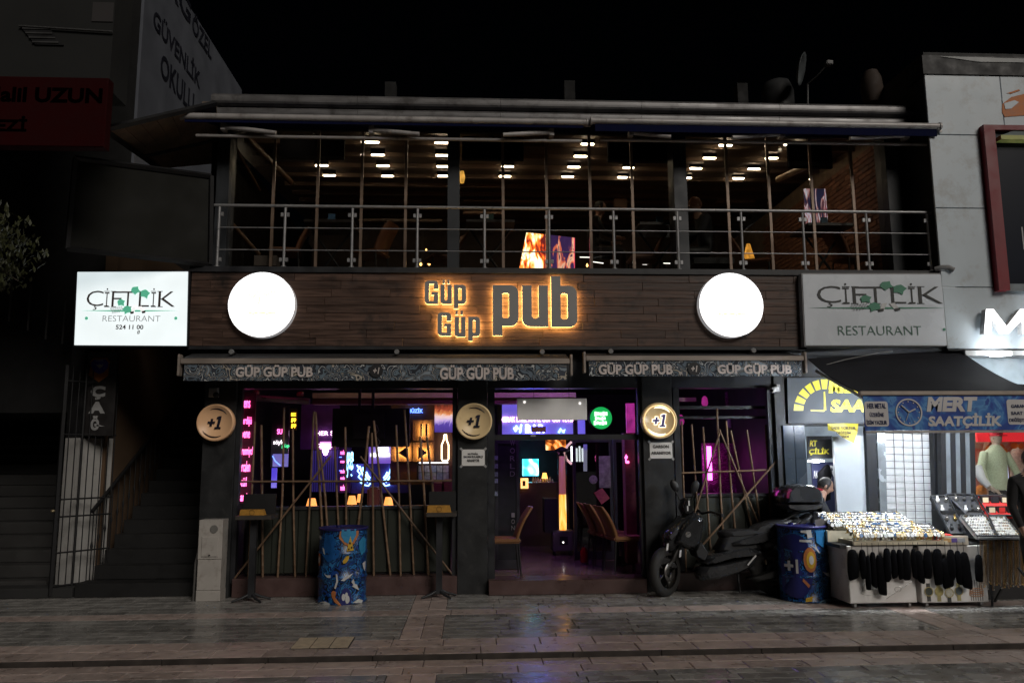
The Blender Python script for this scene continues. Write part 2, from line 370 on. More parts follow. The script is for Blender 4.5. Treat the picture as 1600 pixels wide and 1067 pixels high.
# ------------------------------------------------------------------ upper floor
UZ = zf1+.05
YG = 10.85                                                  # glazing line
def zr(Y): return 6.50+.085*(Y-11.5)                         # sloping roof underside
ux0, ux1 = at(352, 310, YG).x, at(1402, 310, YG).x
MB().box(ux0-.25, ux1+.25, F+.36, 18.0, UZ-.12, UZ).build('upper_floor_slab', mat('dark_floor', (.08,.06,.05), .5), pub)
def colm(px0, px1):
    a, b = at(px0, 310, YG-.12).x, at(px1, 310, YG-.12).x
    MB().cbox(a, b, YG-.14, YG+.16, UZ, zr(YG)+.0, .005).build('column', mat('column_paint', (.016,.019,.023), .5, var=.3, scale=5), pub)
for a, b in ((337, 357), (699, 718), (1053, 1074), (1387, 1408)): colm(a, b)
roof = MB().loft([[(ux0-.3, YG-.25, zr(YG-.25)+.02),(ux1+.3, YG-.25, zr(YG-.25)+.02),(ux1+.3, YG-.25, zr(YG-.25)+.2),(ux0-.3, YG-.25, zr(YG-.25)+.2)],
                  [(ux0-.3, 18, zr(18)+.02),(ux1+.3, 18, zr(18)+.02),(ux1+.3, 18, zr(18)+.2),(ux0-.3, 18, zr(18)+.2)]]).build('upper_roof', mat('roof_underside', (.13,.10,.08), .55, var=.3, stretch=(.3,4,1)), pub)
for k in range(10):                                          # purlins under the roof
    y = 11.66+k*.63
    MB().box(ux0, ux1, y, y+.06, zr(y)-.05, zr(y)+.02).build('roof_purlin', mat('purlin', (.20,.14,.10), .45, var=.2), pub)
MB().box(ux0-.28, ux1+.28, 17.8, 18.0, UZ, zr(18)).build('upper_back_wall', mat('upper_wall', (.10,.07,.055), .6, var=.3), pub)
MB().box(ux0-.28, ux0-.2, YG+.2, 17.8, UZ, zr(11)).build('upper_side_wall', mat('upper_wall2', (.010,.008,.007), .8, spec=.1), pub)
# glazing
xsM = [427, 496, 565, 634, 786, 854, 922, 988, 1137, 1202, 1269, 1333]
posts = [352]+xsM[:4]+[700]; 
MB().box(ux0, ux1, YG-.03, YG+.03, UZ, UZ+.045).build('glazing_rail', M_steel, pub)
MB().box(ux0, ux1, YG-.03, YG+.03, zr(YG)-.12, zr(YG)-.01).build('glazing_rail', M_steel, pub)
for v in xsM:
    a = at(v, 310, YG).x; MB().box(a-.019, a+.019, YG-.02, YG+.02, UZ+.046, zr(YG)-.121).build('mullion', M_brown_alu, pub)
edges = [ux0]+[at(v, 310, YG).x for v in xsM[:4]]+[at(708, 310, YG).x]+[at(v, 310, YG).x for v in xsM[4:8]]+[at(1063, 310, YG).x]+[at(v, 310, YG).x for v in xsM[8:]]+[ux1]
for a, b in zip(edges, edges[1:]): MB().box(a+.024, b-.024, YG-.006, YG+.006, UZ+.046, zr(YG)-.121).build('glass_pane', M_glassup, pub)
# sheet metal roof edge: two rounded bands, joints every few metres
M_zinc = mat('zinc_sheet', (.16,.155,.155), .42, .35, .5, var=.25, scale=2.2, stretch=(1,1,5), dirt=((.07,.065,.062), 4))
ra, rb = at(329, 160, YG-.35).x, at(1430, 160, YG-.35).x
zt = at(880, 153, YG-.35).z; zb = at(880, 190, YG-.35).z; zm = (zt+zb)/2
for (z0, z1, yo) in ((zm, zt, 0), (zb, zm, .04)):
    prof = [(YG-.35+yo+.10*(1-math.sin(math.pi*t))**2*.6, z0+(z1-z0)*t) for t in [i/7 for i in range(8)]]+[(YG-.2, z1), (YG-.2, z0)]
    n = 5
    for k in range(n):
        a = ra+(rb-ra)*k/n+.002; b = ra+(rb-ra)*(k+1)/n-.002
        MB().loft([[(a, y, z) for y, z in prof], [(b, y, z) for y, z in prof]], smooth=False).build('roof_edge_sheet', M_zinc, pub)
# ================================================================== balcony railing
YR = 10.30
rl = thing('balcony_railing', 'stainless steel balcony railing in front of the glazed upper floor', 'railing', (.4, YR, zf1+.08))
zt_, z1_, z2_, zb_ = at(880, 326.5, YR).z, at(880, 360, YR).z, at(880, 394, YR).z, zf1+.076
pxs = [341, 444.5, 550, 652, 757, 858, 959, 1059, 1159, 1255.5, 1355, 1451]
MB().tube([(at(335,320,YR).x, YR, zt_), (at(1456,333,YR).x, YR, zt_)], .021, 12).build('top_rail', M_chrome, rl)
px_x = [at(v, 370, YR).x for v in pxs]
for i, X in enumerate(px_x):
    po = MB().cyl((X, YR, zb_), (X, YR, zt_-.022), .019, 10).build('post', M_chrome, rl)
    MB().cyl((X, YR, zb_), (X, YR, zb_+.012), .04, 12).build('base_plate', M_chrome, po)
    for z in (zb_+.10, zt_-.12):
        for s in (-1, 1):
            if 0 < i < len(px_x)-1 or (i == 0 and s == 1) or (i > 0 and s == -1): MB().box(X+s*.02, X+s*.055, YR-.016, YR+.016, z-.025, z+.025).build('clamp', M_chrome, po)
for a, b in zip(px_x, px_x[1:]):
    for z in (z1_, z2_): MB().cyl((a+.02, YR, z), (b-.02, YR, z), .0075, 8).build('mid_rail', M_chrome, rl)
X = at(1457, 380, YR+.1).x
MB().cyl((X, YR+.12, zb_), (X, YR+.12, zt_-.1), .012, 8).build('end_post', M_chrome, rl)

# ================================================================== upper retracted awnings
YA = 10.12
M_alu = mat('painted_aluminium', (.40,.38,.37), .4, .1, var=.15, scale=3, dirt=((.17,.15,.14), 5))
M_bluecloth = mat('dark_blue_cloth', (.004,.006,.030), .9, spec=.1, var=.2, stretch=(6,1,1), bump=.2)
def up_awning(x0, x1, y0, y1, arms, label, vh=.10):
    a, b = at(x0, y0, YA), at(x1, y1, YA); z = (a.z+b.z)/2
    t = thing('folded_awning', label, 'awning', ((a.x+b.x)/2, YA, z), 'folded awnings over the upper floor')
    MB().tube([(a.x, YA, z), (b.x, YA, z)], .044, 10).build('front_bar', M_alu, t)
    MB().box(a.x+.05, b.x-.05, YA-.006, YA+.006, z-.045-vh, z-.045).build('valance', M_bluecloth, t)
    MB().loft([[(a.x+.05, YA+.03, z+.02),(a.x+.05, YA+.03, z+.03),(a.x+.05, YG-.05, zb-.03),(a.x+.05, YG-.05, zb-.04)],[(b.x-.05, YA+.03, z+.02),(b.x-.05, YA+.03, z+.03),(b.x-.05, YG-.05, zb-.03),(b.x-.05, YG-.05, zb-.04)]]).build('cloth', M_bluecloth, t)
    MB().tube([(a.x+.15, YA+.16, z-.20), (b.x-.05, YA+.16, z-.20)], .024, 8).build('torsion_bar', M_alu, t)
    for (p, q) in arms:
        P, Q = at(*p, YA+.10), at(*q, YA+.05); ar = MB().tube([P, Q], [.036, .030], 8).build('folding_arm', M_alu, t)
        MB().box(P.x-.03, P.x+.03, P.y-.03, P.y+.10, P.z-.05, P.z+.05).build('bracket', M_alu, ar)
    for p in (a, b): MB().cyl((p.x-.012, YA, z), (p.x+.012, YA, z), .055, 12).build('end_cap', M_alu, t)
up_awning(283, 917, 183.5, 190, [((349,198),(431,208)), ((580,203),(655,210)), ((862,207),(786,211))], 'long folded awning with dark blue valance over upper left windows', .035)
up_awning(924, 1468, 190.5, 196.5, [((986,207),(1048,214)), ((1222,209),(1144,215)), ((1416,212),(1328,216))], 'shorter folded awning with dark blue valance over upper right windows')
p = at(1470, 205, YA)
tag(MB().lathe([(.018*1.0,-.004),(.024,0),(.018,.004)], p, 'y', 14).tube([p+Vector((0,0,.02)), p+Vector((0,0,.10))], .004, 6).build('crank_hook', M_alu, None, p), 'small metal crank eye hanging from the right end of the upper awning', 'hook')

# ================================================================== round lightboxes on the fascia
def roundbox(cx, cy, rp, label, left):
    Y = YF-.10; c = at(cx, cy, Y); r = at(cx+rp, cy, Y).x-c.x
    t = thing('round_lightbox', label, 'light sign', (c.x, YF, c.z), 'round white lightboxes on the wood fascia')
    MB().lathe([(r,0),(r,.10)], (c.x, YF-.002, c.z), 'y', 64, cap=False).build('rim', glow('lightbox_rim_halo', (.95,.97,1), .22), t)  # rim glow stands in for the halo around the disc
    MB().lathe([(.01,.0),(r*.97,.0),(r*.985,.006),(r*.97,.012),(.01,.012)], (c.x, Y+.004, c.z), 'y', 64, False).build('lit_face', glow('lightbox_white', (1,1,1), 2.6), t)
    mk = glow('lightbox_print', (1,1,.52), 1.05, (.05,.05,.02)); Yp = Y-.013
    if left:
        for x0, x1, y, d in ((-20, 0, -16, 5), (2, 22, -18, 3)): neon('printed_mark', mk, pix([(cx+x0+(x1-x0)*k/6, cy+y+d*math.sin(k)) for k in range(7)], Yp), .009, t, 4)
        neon('printed_mark', mk, pix([(cx-5+2*math.sin(k), cy-14+k*3.5) for k in range(5)], Yp), .009, t, 4)
    neon('printed_mark', mk, pix([(cx-20+k*7, cy+(13 if left else 14)+1.2*math.sin(k*2)) for k in range(7)], Yp), .012, t, 4)
roundbox(409, 476, 52.5, 'larger round white lit sign on the left half of the wood fascia', True)
roundbox(1142.5, 476.5, 50.2, 'smaller round white lit sign on the right half of the wood fascia', False)

# ================================================================== back-lit letters
M_letter = mat('letter_steel', (.30,.295,.285), .5, .0, .4, var=.1, scale=3)
M_halo = glow('letter_backlight', (1.0,.56,.16), 34.0)
M_halo_p = glow('letter_backlight_soft', (1.0,.56,.16), 30.0)
def g_letter(ch, x0, y0, x1, y1, sc_):
    """outlines of one heavy rounded letter filling the pixel box, in X,Z metres"""
    Y = YF-.075; a, b, c, d = rect(x0, y0, x1, y1, Y); W = b-a; H = d-c; s = sc_; r = W*.30; ri = W*.08; lo = []
    if ch == 'p':
        k = c+H*.19 if s > .3*0 and H > .5 else c+H*.185
        lo = [[(a,c),(a+s,c),(a+s,k)]+arc(b-r,k+r,r,-90,0)+arc(b-r,d-r,r,0,90)+[(a,d)], rrect(a+s, k+s*.82, b-s, d-s*.82, ri)]
    elif ch == 'b':
        k = d-H*.19
        lo = [[(a,c)]+arc(b-r,c+r,r,-90,0)+arc(b-r,k-r,r,0,90)+[(a+s,k),(a+s,d),(a,d)], rrect(a+s, c+s*.82, b-s, k-s*.82, ri)]
    elif ch == 'u':
        lo = [[(a,d)]+arc(a+r,c+r,r,180,270)+[(b,c),(b,d),(b-s,d)]+[(b-s,c+s*.85+ri)]+[(b-s-ri,c+s*.85),(a+s+ri,c+s*.85)]+[(a+s,c+s*.85+ri),(a+s,d)]]
    elif ch == 'G':
        lo = [[(b,c+H*.64)]+arc(b-r,d-r,r,0,90)+arc(a+r,d-r,r,90,180)+arc(a+r,c+r,r,180,270)+[(b,c),(b,c+H*.52),(a+W*.50,c+H*.52),(a+W*.50,c+H*.52-s*.7),(b-s,c+H*.52-s*.7),(b-s,c+s*.75),(a+s,c+s*.75),(a+s,d-s*.75),(b-s,d-s*.75),(b-s,c+H*.64)]]
    elif ch == 'dots':
        lo = [[(a,c),(a+W*.32,c),(a+W*.32,d),(a,d)], [(b-W*.32,c),(b,c),(b,d),(b-W*.32,d)]]
    return lo
def shrink(lo, k):
    out = []
    for lp in lo:
        n = len(lp); q = []
        for i in range(n):
            p0, p1, p2 = Vector(lp[i-1]), Vector(lp[i]), Vector(lp[(i+1) % n]); e = ((p1-p0).normalized()+(p2-p1).normalized()); 
            e = e.normalized() if e.length > 1e-6 else (p1-p0).normalized(); q.append((p1.x-e.y*k, p1.y+e.x*k))
        out.append(q)
    return out
def area(lp): return sum(lp[i-1][0]*lp[i][1]-lp[i][0]*lp[i-1][1] for i in range(len(lp)))
sg = thing('letter_sign', 'warm back-lit grey metal letters reading Güp Güp pub on the wood fascia', 'sign', (at(780,480,YF).x, YF, at(780,480,YF).z))
def k2(v, o): return o+v/4.706
small = [('G',205,135,305,308),('u',320,165,405,308),('dots',338,128,388,156),('p',420,165,510,340),('G',300,368,400,540),('u',425,400,505,548),('dots',432,355,486,384),('p',525,400,612,578)]
big = [('p',705,168,895,538),('u',922,170,1112,472),('b',1135,102,1325,475)]
for grp, st in ((small, .058), (big, .125)):
    for ch, a, b, c, d in grp:
        lo = g_letter(ch, k2(a,620), k2(b,410), k2(c,620), k2(d,410), st)
        lt = shape(lo, 'letter', M_letter, YF-.072, .024, sg)
        sh = [shrink([lp], .010 if area(lp) > 0 else (.010 if i else -.010))[0] for i, lp in enumerate(lo)]
        shape(lo, 'led_back', M_halo if st < .1 else M_halo_p, YF-.0565, .004, lt)
# ================================================================== street awnings with printed valance
M_val = ramp_mat('doodle_print', [(0,(.02,.026,.035)),(.34,(.12,.16,.20)),(.40,(.02,.025,.035)),(.455,(.50,.52,.52)),(.475,(.03,.036,.05)),(.53,(.13,.18,.22)),(.56,(.02,.025,.03)),(.60,(.45,.40,.33)),(.625,(.05,.06,.08)),(.68,(.25,.30,.34))], scale=5.2, distortion=1.6, detail=1.0, rough=.8, bump=.0)
M_valtext = mat('valance_text', (.62,.55,.52), .8, var=.25, scale=10)
M_awncloth = mat('dark_awning_cloth', (.02,.02,.022), .85, var=.3)
M_brass = mat('weathered_brass_bar', (.30,.255,.22), .45, .15, var=.3, scale=4, stretch=(.5,1,3))
YV = 9.98
def low_awning(x0, x1, yb0, yb1, yv, texts, plus, label):
    a, b = at(x0, 578, YV).x, at(x1, 575, YV).x; xm = (x0+x1)/2
    zt2, zb2, zbar = at(xm, yb0, YV).z, at(xm, yv, YV).z, at(xm, yb1, YV).z
    t = thing('street_awning', label, 'awning', ((a+b)/2, YV, zb2), 'street awnings over the pub front')
    MB().loft([[(a,YV+.03,zt2-.01),(a,YV+.03,zt2+.01),(a,F-.0,zf0-.06),(a,F-.0,zf0-.08)],[(b,YV+.03,zt2-.01),(b,YV+.03,zt2+.01),(b,F-.0,zf0-.06),(b,F-.0,zf0-.08)]]).build('cloth', M_awncloth, t)
    MB().box(a-.01, b+.01, YV-.02, YV+.05, zbar, zt2).build('front_bar', M_brass, t, bevel=.006)
    n = 40; vs = []
    for k in range(n+1):
        u = a+.03+(b-a-.06)*k/n; wv = .006*math.sin(k*1.7)+.004*math.sin(k*.6)
        vs += [(u, YV+.004, zbar), (u, YV+wv*1.2, zb2+.004*math.sin(k*2.3))]
    MB().add(vs, [(2*k, 2*k+1, 2*k+3, 2*k+2) for k in range(n)], True).add([(v[0], v[1]+.004, v[2]) for v in vs], [(2*k, 2*k+2, 2*k+3, 2*k+1) for k in range(n)], True).build('valance', M_val, t, fix=False)
    for (u0, v0, u1, v1) in texts: textp('GÜP GÜP PUB', 'lettering', M_valtext, u0, v0, u1, v1, YV-.017, t, bold=.035, extr=.003)
    for (u, v) in plus:
        c = at(u, v, YV-.016); MB().lathe([(.001,0),(.085,0),(.085,.004),(.001,.004)], c, 'y', 20, False).build('round_mark', M_ink, t)
        textp('+1', 'lettering', M_valtext, u-5, v-5, u+5, v+5, YV-.024, t, bold=.03, shear=.2, extr=.003)
    for X, s in ((a-.03, -1), (b+.03, 1)): MB().box(X-.014, X+.014, YV-.03, YV+.08, zt2-.22, zt2+.05).build('end_bracket', M_brass, t, bevel=.004)
low_awning(283.5, 889, 560, 568.5, 594.5, [(368,570,489,589),(687,570,803,593)], [(588,579)], 'longer street awning with doodle print valance left of the door gap')
low_awning(917, 1255, 556, 563.5, 587.5, [(935,566,1051,585),(1121,567,1237,584)], [(1085,576)], 'shorter street awning with doodle print valance on the right')
for i, (u, v) in enumerate(((362,550),(620,550),(847,550),(954,549),(1177,548))):
    c = at(u, v, 10.12); o = MB().lathe([(.010,-.08),(.016,-.05),(.030,-.02),(.034,.02),(.029,.025)], (c.x, c.y, c.z), 'y', 14).build('spotlight', mat('spot_shell', (.17,.17,.17), .5), None, (c.x, c.y, c.z))
    tag(o, 'small grey spotlight above the street awnings, number %s from the left' % ('one','two','three','four','five')[i], 'spotlight', 'unlit spotlights above the awnings')
    MB().box(c.x-.008, c.x+.008, c.y+.03, YF+.02, c.z-.008, c.z+.02).build('arm', M_steel, o)
# ================================================================== coin shaped +1 signs
M_gold = mat('gold_plate', (.92,.56,.31), .35, .0, .5, var=.12, scale=3)
M_gold2 = mat('pale_gold_plate', (.92,.69,.37), .35, .0, .5, var=.12, scale=4)
M_navy = mat('navy_print', (.008,.008,.022), .4)
PLUS = [(-.95,-.13),(-.62,-.13),(-.62,-.5),(-.32,-.5),(-.32,-.13),(.0,-.13),(.0,.15),(-.32,.15),(-.32,.5),(-.62,.5),(-.62,.15),(-.95,.15)]
ONE = [(.10,-.85),(.92,-.85),(.92,-.60),(.70,-.60),(.70,.85),(.36,.85),(.12,.72),(.12,.46),(.34,.52),(.34,-.60),(.10,-.60)]
def plus_one(c, k, Y, m, t, halo=None):
    f = lambda lp, g: [(c.x+(x+z*.20)*k*g, c.z+z*k*g) for x, z in lp]
    for lp in (PLUS, ONE):
        l2 = f(lp, 1.0)
        if halo: shape([shrink([l2], -k*.13)[0]], 'number_halo', halo, Y, .004, t)
        shape([l2], 'number', m, Y-.007, .004, t)
def coin(cx, cy, rp, m, label, lit=False):
    Y = F-.11; c = at(cx, cy, Y); r = at(cx+rp, cy, Y).x-c.x
    t = thing('coin_sign', label, 'sign', (c.x, F, c.z), 'round +1 signs on the pillars')
    mf = m; 
    MB().lathe([(.01,-.04),(r*.98,-.04),(r,0),(r,.062),(r*.97,.075),(r*.90,.075),(r*.87,.062),(.01,.062)], (c.x, Y+.07, c.z), 'y', 56).build('plate', mf, t)
    yp = Y+.004; ml = glow('coin_lit_line', (1.0,.93,.75), 1.6) if lit else M_navy
    if lit: MB().lathe([(r*.865,.0),(r*.865,.012),(r*.835,.012),(r*.835,.0)], (c.x, Y+.01, c.z), 'y', 56, cap=False).build('lit_ring', glow('coin_ring', (1.0,.70,.26), 1.3), t)
    for a0, a1, rr in ((38, 112, .74), (215, 295, .78)):
        pts = [(c.x+r*rr*math.cos(R(a0+(a1-a0)*k/8))*(1.0), yp, c.z+r*rr*math.sin(R(a0+(a1-a0)*k/8))) for k in range(9)]
        MB().tube(pts, [.003+.006*math.sin(math.pi*k/8)*(2 if lit else 1) for k in range(9)], 5).build('arc_mark', ml, t)
    k = r
    plus_one(c, k*.40, yp-.002, mat('violet_print', (.10,.09,.32), .4) if lit else M_navy, t, ml if lit else None)
coin(336, 660, 29.5, M_gold, 'round copper coloured +1 sign on the leftmost pillar')
coin(740.5, 658, 28.6, M_gold2, 'round unlit pale gold +1 sign on the pillar left of the door')
coin(1030.5, 657, 28, M_gold2, 'round +1 sign with glowing rim on the pillar right of the door', True)
# ================================================================== notices on the pillars
def notice(x0, y0, x1, y1, lines, label):
    Y = F-.012; a, b, c, d = rect(x0, y0, x1, y1, Y); t = thing('paper_notice', label, 'notice', ((a+b)/2, Y, c), 'paper notices taped to the pillars')
    MB().box(a, b, Y, Y+.003, c, d).build('sheet', M_paper, t)
    for i, (s, u0, u1, v0, v1) in enumerate(lines): textp(s, 'lettering', M_ink, u0, v0, u1, v1, Y-.004, t, bold=.02)
    for X, Z, s in ((a, d, -1), (b, d, 1), (a, c, -1), (b, c, 1)):
        o = 1 if Z == d else -1
        MB().add([(X-s*.02, Y-.002, Z-.0*o), (X, Y-.002, Z-.02*o), (X+s*.03, Y-.002, Z+.01*o), (X+s*.01, Y-.002, Z+.03*o)], [(0,1,2,3)]).build('tape', mat('clear_tape', (.35,.35,.35), .3), t)
notice(721.5, 702, 757.5, 727.5, [('MUTFAĞA',731,747,706.5,710.5),('BAYAN BULAŞIKÇI',724.5,754.5,711.5,716),('ARANIYOR',729.5,749,717,721.5)], 'white notice with three small lines of black capitals below unlit coin sign')
notice(1015.5, 691, 1050.5, 716, [('GARSON',1020,1045,695,700),('ARANIYOR',1017.5,1048.5,705,710)], 'white notice reading Garson Aranıyor below the glowing coin sign')
# ================================================================== security cameras
def bullet_cam(p, q, label, base):
    P, Q = at(*p, F-.16), at(*q, F-.05); t = thing('security_camera', label, 'camera', Q, 'security cameras on the pub front')
    MB().tube([P+(Q-P)*-.02, P, P+(Q-P)*.75, P+(Q-P)*.8], [.026, .034, .034, .02], 12).build('housing', M_white, t)
    MB().tube([P+(Q-P)*-.04, P+(Q-P)*-.015], .024, 12).build('lens', M_black, t)
    MB().box(Q.x-.03, Q.x+.03, Q.y, F, Q.z-.05, Q.z+.05).build('mount', M_grey, t, bevel=.006)
    MB().tube([P+(Q-P)*.7, Q+Vector((0,.01,0))], .012, 6).build('arm', M_grey, t)
bullet_cam((1206,610), (1216,606), 'white bullet security camera at the right end of the pub front', 1)
c = at(333, 613, F-.05); t = thing('security_camera', 'white square security camera with black lens on the leftmost pillar', 'camera', c, 'security cameras on the pub front')
MB().cbox(c.x-.06, c.x+.06, F-.05, F-.001, c.z-.06, c.z+.06, .012).build('housing', mat('camera_box', (.36,.35,.34), .5), t)
MB().blob((c.x+.045, F-.075, c.z-.035), .038, .038, .038).build('lens', M_black, t)
# ================================================================== white electric box at the left corner
bx0, bx1 = at(308, 880, 10.22).x, at(346, 880, 10.22).x; bt = at(330, 812, 10.22).z
M_ebox = mat('old_white_paint', (.40,.375,.345), .6, var=.12, scale=4, dirt=((.24,.21,.18), 7), bump=.1)
eb = thing('electric_box', 'old white electric meter box standing on the pavement at the left pillar', 'electric box', ((bx0+bx1)/2, 10.22, 0))
z1e, z2e = bt*.515, bt*.135
MB().cbox(bx0, bx1, 10.22, 10.44, 0, z2e-.003, .006).build('base', M_ebox, eb)
MB().cbox(bx0+.004, bx1-.004, 10.222, 10.44, z2e, z1e-.002, .005).build('lower_cabinet', M_ebox, eb)
MB().cbox(bx0+.002, bx1-.002, 10.215, 10.44, z1e, bt, .005).build('upper_cabinet', M_ebox, eb)
d = MB().cbox(bx0+.045, bx1-.045, 10.203, 10.216, z1e+.03, bt-.20, .006).build('door', M_ebox, eb)
MB().cyl(((bx0+bx1)/2, 10.195, z1e+.05), ((bx0+bx1)/2, 10.204, z1e+.05), .010, 8).build('lock', M_black, d)
MB().cyl(((bx0+bx1)/2+.04, 10.205, bt-.11), ((bx0+bx1)/2+.04, 10.216, bt-.11), .048, 20).build('round_vent', mat('vent_grey', (.16,.155,.145), .7), eb)
tag(MB().tube([(bx0-.05, 10.3, 0), (bx0-.045, 10.3, .45), (bx0-.02, 10.32, .62)], .016, 6).build('cable_pipe', mat('pipe_grey', (.09,.085,.08), .6), eb))
# ================================================================== painted barrels
M_graf = ramp_mat('barrel_paint', [(0,(.006,.008,.02)),(.34,(.010,.05,.22)),(.41,(.004,.006,.012)),(.47,(.02,.14,.38)),(.53,(.004,.006,.014)),(.57,(.010,.03,.20)),(.60,(.03,.18,.40)),(.65,(.005,.006,.012)),(.70,(.012,.07,.28))], scale=5, distortion=2.4, detail=1.2, rough=.33)
M_rimblue = mat('barrel_rim', (.02,.02,.12), .4, .2, var=.2)
D_white, D_yel, D_or, D_sky, D_nv, D_blk = (mat('paint_'+n, c, .4, var=.15) for n, c in (('white',(.50,.50,.50)),('yellow',(.55,.34,.03)),('orange',(.42,.15,.05)),('sky',(.03,.22,.42)),('navy',(.012,.016,.12)),('black',(.006,.006,.008))))
BR, BH = .292, .885
def barrel(c, label, dec, rot, text1=None):
    t = thing('painted_barrel', label, 'barrel', c, 'graffiti painted oil barrels')
    pr = [(BR-.012,0),(BR+.008,.004),(BR+.008,.022),(BR-.004,.032)]
    for h in (.30, .59): pr += [(BR-.004,h-.02),(BR+.007,h-.008),(BR+.007,h+.008),(BR-.004,h+.02)]
    pr += [(BR-.004,BH-.03)]
    MB().lathe(pr, c, 'z', 48).build('drum', M_graf, t)
    MB().lathe([(BR-.004,BH-.03),(BR+.010,BH-.026),(BR+.010,BH),(BR-.010,BH),(BR-.016,BH-.015),(.02,BH-.012)], c, 'z', 48).build('rim', M_rimblue, t)
    MB().cyl((c[0]-.08, c[1]+.12, BH-.02), (c[0]-.08, c[1]+.12, BH+.012), .03, 10).build('bung', M_rimblue, t)
    def wrap(sx, h, k=0):
        a = math.asin(max(-.98, min(.98, sx))); rr = BR+.009+k*.003
        return Vector((c[0]+rr*math.sin(a), c[1]-rr*math.cos(a), h*BH))
    for i, (pts, m, lv) in enumerate(dec):
        n = len(pts); ctr = wrap(sum(p[0] for p in pts)/n, sum(p[1] for p in pts)/n, lv)
        fine = []
        for j in range(n):
            a, b = pts[j], pts[(j+1) % n]
            for s in (0, .5): fine.append(wrap(a[0]+(b[0]-a[0])*s, a[1]+(b[1]-a[1])*s, lv))
        MB().add([ctr]+fine, [(0, j+1, (j+1) % (2*n)+1) for j in range(2*n)]).build('painted_motif', m, t)
    if text1:
        s, x0, x1, h0, h1 = text1
        text(s, 'painted_number', D_white, x0, x1, h0, h1, 0, t, bold=.04, fn=lambda p: wrap(p.x, p.z, 3)+Vector((0, p.y, 0)))
def disc(x, h, r, n=14, ax=1.0): return [(x+r*math.cos(2*math.pi*k/n)*ax, h+r*.66*math.sin(2*math.pi*k/n)) for k in range(n)]
def N1(pts): return [((x-245)/205, 1-(y-325)/620) for x, y in pts]
def N2(pts): return [((x-1219)/171, 1-(y-400)/575) for x, y in pts]
dec1 = [(N1([(250,330),(390,330),(392,380),(360,450),(330,475),(290,455),(240,400)]), D_or, 0), (N1([(262,330),(372,330),(372,380),(345,440),(320,450),(285,430),(258,380)]), D_sky, 1),
        (N1([(330,385),(357,505),(303,508)]), D_yel, 2), (N1([(325,430),(335,440),(330,455),(318,448)]), D_blk, 3), (N1([(340,470),(348,480),(340,490),(332,482)]), D_blk, 3), (N1([(318,485),(326,492),(318,500),(311,493)]), D_blk, 3),
        (N1([(275,590),(300,550),(325,545),(322,575),(300,605),(280,607)]), D_yel, 1), (N1([(222,690),(235,695),(243,750),(225,812),(213,806),(228,750)]), D_white, 1),
        (N1([(345,760),(360,735),(372,780),(385,785),(402,838),(350,795),(362,790)]), D_white, 1), (N1([(262,745),(300,715),(358,690),(330,720),(290,750)]), D_white, 1),
        (N1([(120,690),(150,705),(180,700),(180,725),(150,722)]), D_white, 1), (N1([(65,380),(90,395),(85,420),(60,400)]), D_white, 1), (N1([(100,480),(118,490),(126,540),(112,528)]), D_white, 1),
        (disc((72-245)/205, 1-(585-325)/620, .13, ax=.5), D_or, 1), (disc((72-245)/205, 1-(585-325)/620, .07, ax=.5), D_white, 2),
        (disc((305-245)/205, 1-(890-325)/620, .21), D_nv, 1), (disc((288-245)/205, 1-(880-325)/620, .07), D_white, 2), (disc((318-245)/205, 1-(900-325)/620, .08), D_white, 2), (disc((310-245)/205, 1-(862-325)/620, .05), D_white, 2),
        (N1([(75,945),(100,922),(140,915),(178,928),(180,945)]), D_white, 1), (N1([(190,840),(205,825),(230,835),(215,850),(210,870),(235,920),(275,945),(255,945),(215,915),(192,870)]), D_or, 1),
        (N1([(395,440),(420,400),(440,420),(438,520),(415,555),(398,500)]), D_sky, 0), (N1([(420,620),(440,605),(438,690),(428,660)]), D_white, 1), (N1([(120,380),(190,370),(215,430),(190,520),(250,500),(240,560),(150,600),(100,540)]), mat('paint_blue', (.01,.09,.30), .4, var=.3), 0), (N1([(355,930),(400,905),(430,925),(420,945)]), D_white, 1)]
dec2 = [(disc((1110-1219)/171, 1-(700-400)/575, .64, 20), D_nv, 0), (disc((1200-1219)/171, 1-(650-400)/575, .25), D_or, 1), (disc((1204-1219)/171, 1-(652-400)/575, .17), D_yel, 2), (disc((1206-1219)/171, 1-(652-400)/575, .09), D_white, 3),
        (N2([(1365,520),(1382,450),(1386,560),(1370,575)]), D_yel, 1), (N2([(1350,620),(1378,600),(1375,655),(1355,660)]), D_yel, 1), (N2([(1160,935),(1205,920),(1195,960),(1155,965)]), D_yel, 1),
        (N2([(1240,530),(1250,560),(1275,605),(1262,600),(1240,570),(1215,545),(1238,555)]), D_white, 1), (N2([(1280,740),(1325,755),(1380,745),(1358,795),(1320,775)]), D_white, 1), (N2([(1240,975),(1262,955),(1310,945),(1350,960),(1358,975)]), mat('paint_pale', (.22,.36,.46), .4), 1),
        (N2([(1150,430),(1215,425),(1222,480),(1190,490),(1190,445),(1150,445)]), D_white, 1), (N2([(1140,500),(1215,500),(1215,520),(1140,515)]), D_white, 1), (N2([(1150,790),(1190,840),(1180,860),(1145,810)]), D_or, 1), (N2([(1330,490),(1350,520),(1340,550),(1330,530)]), D_or, 1),
        (N2([(1250,430),(1330,430),(1340,520),(1300,560),(1250,520)]), mat('paint_sky2', (.02,.15,.36), .4), 0)]
bl = gnd(537, 943.5); barrel((at(535.5, 885, 10.13).x, 10.13, 0), 'blue graffiti barrel with pizza slice painted on it, in front of left window', dec1, 0)
barrel((at(1255, 885, 9.78).x, 9.78, 0), 'blue graffiti barrel with white +1 on it, behind scooter beside watch stall', dec2, 0, ('+1', (1062-1219)/171, (1126-1219)/171, 1-(755-400)/575, 1-(650-400)/575))
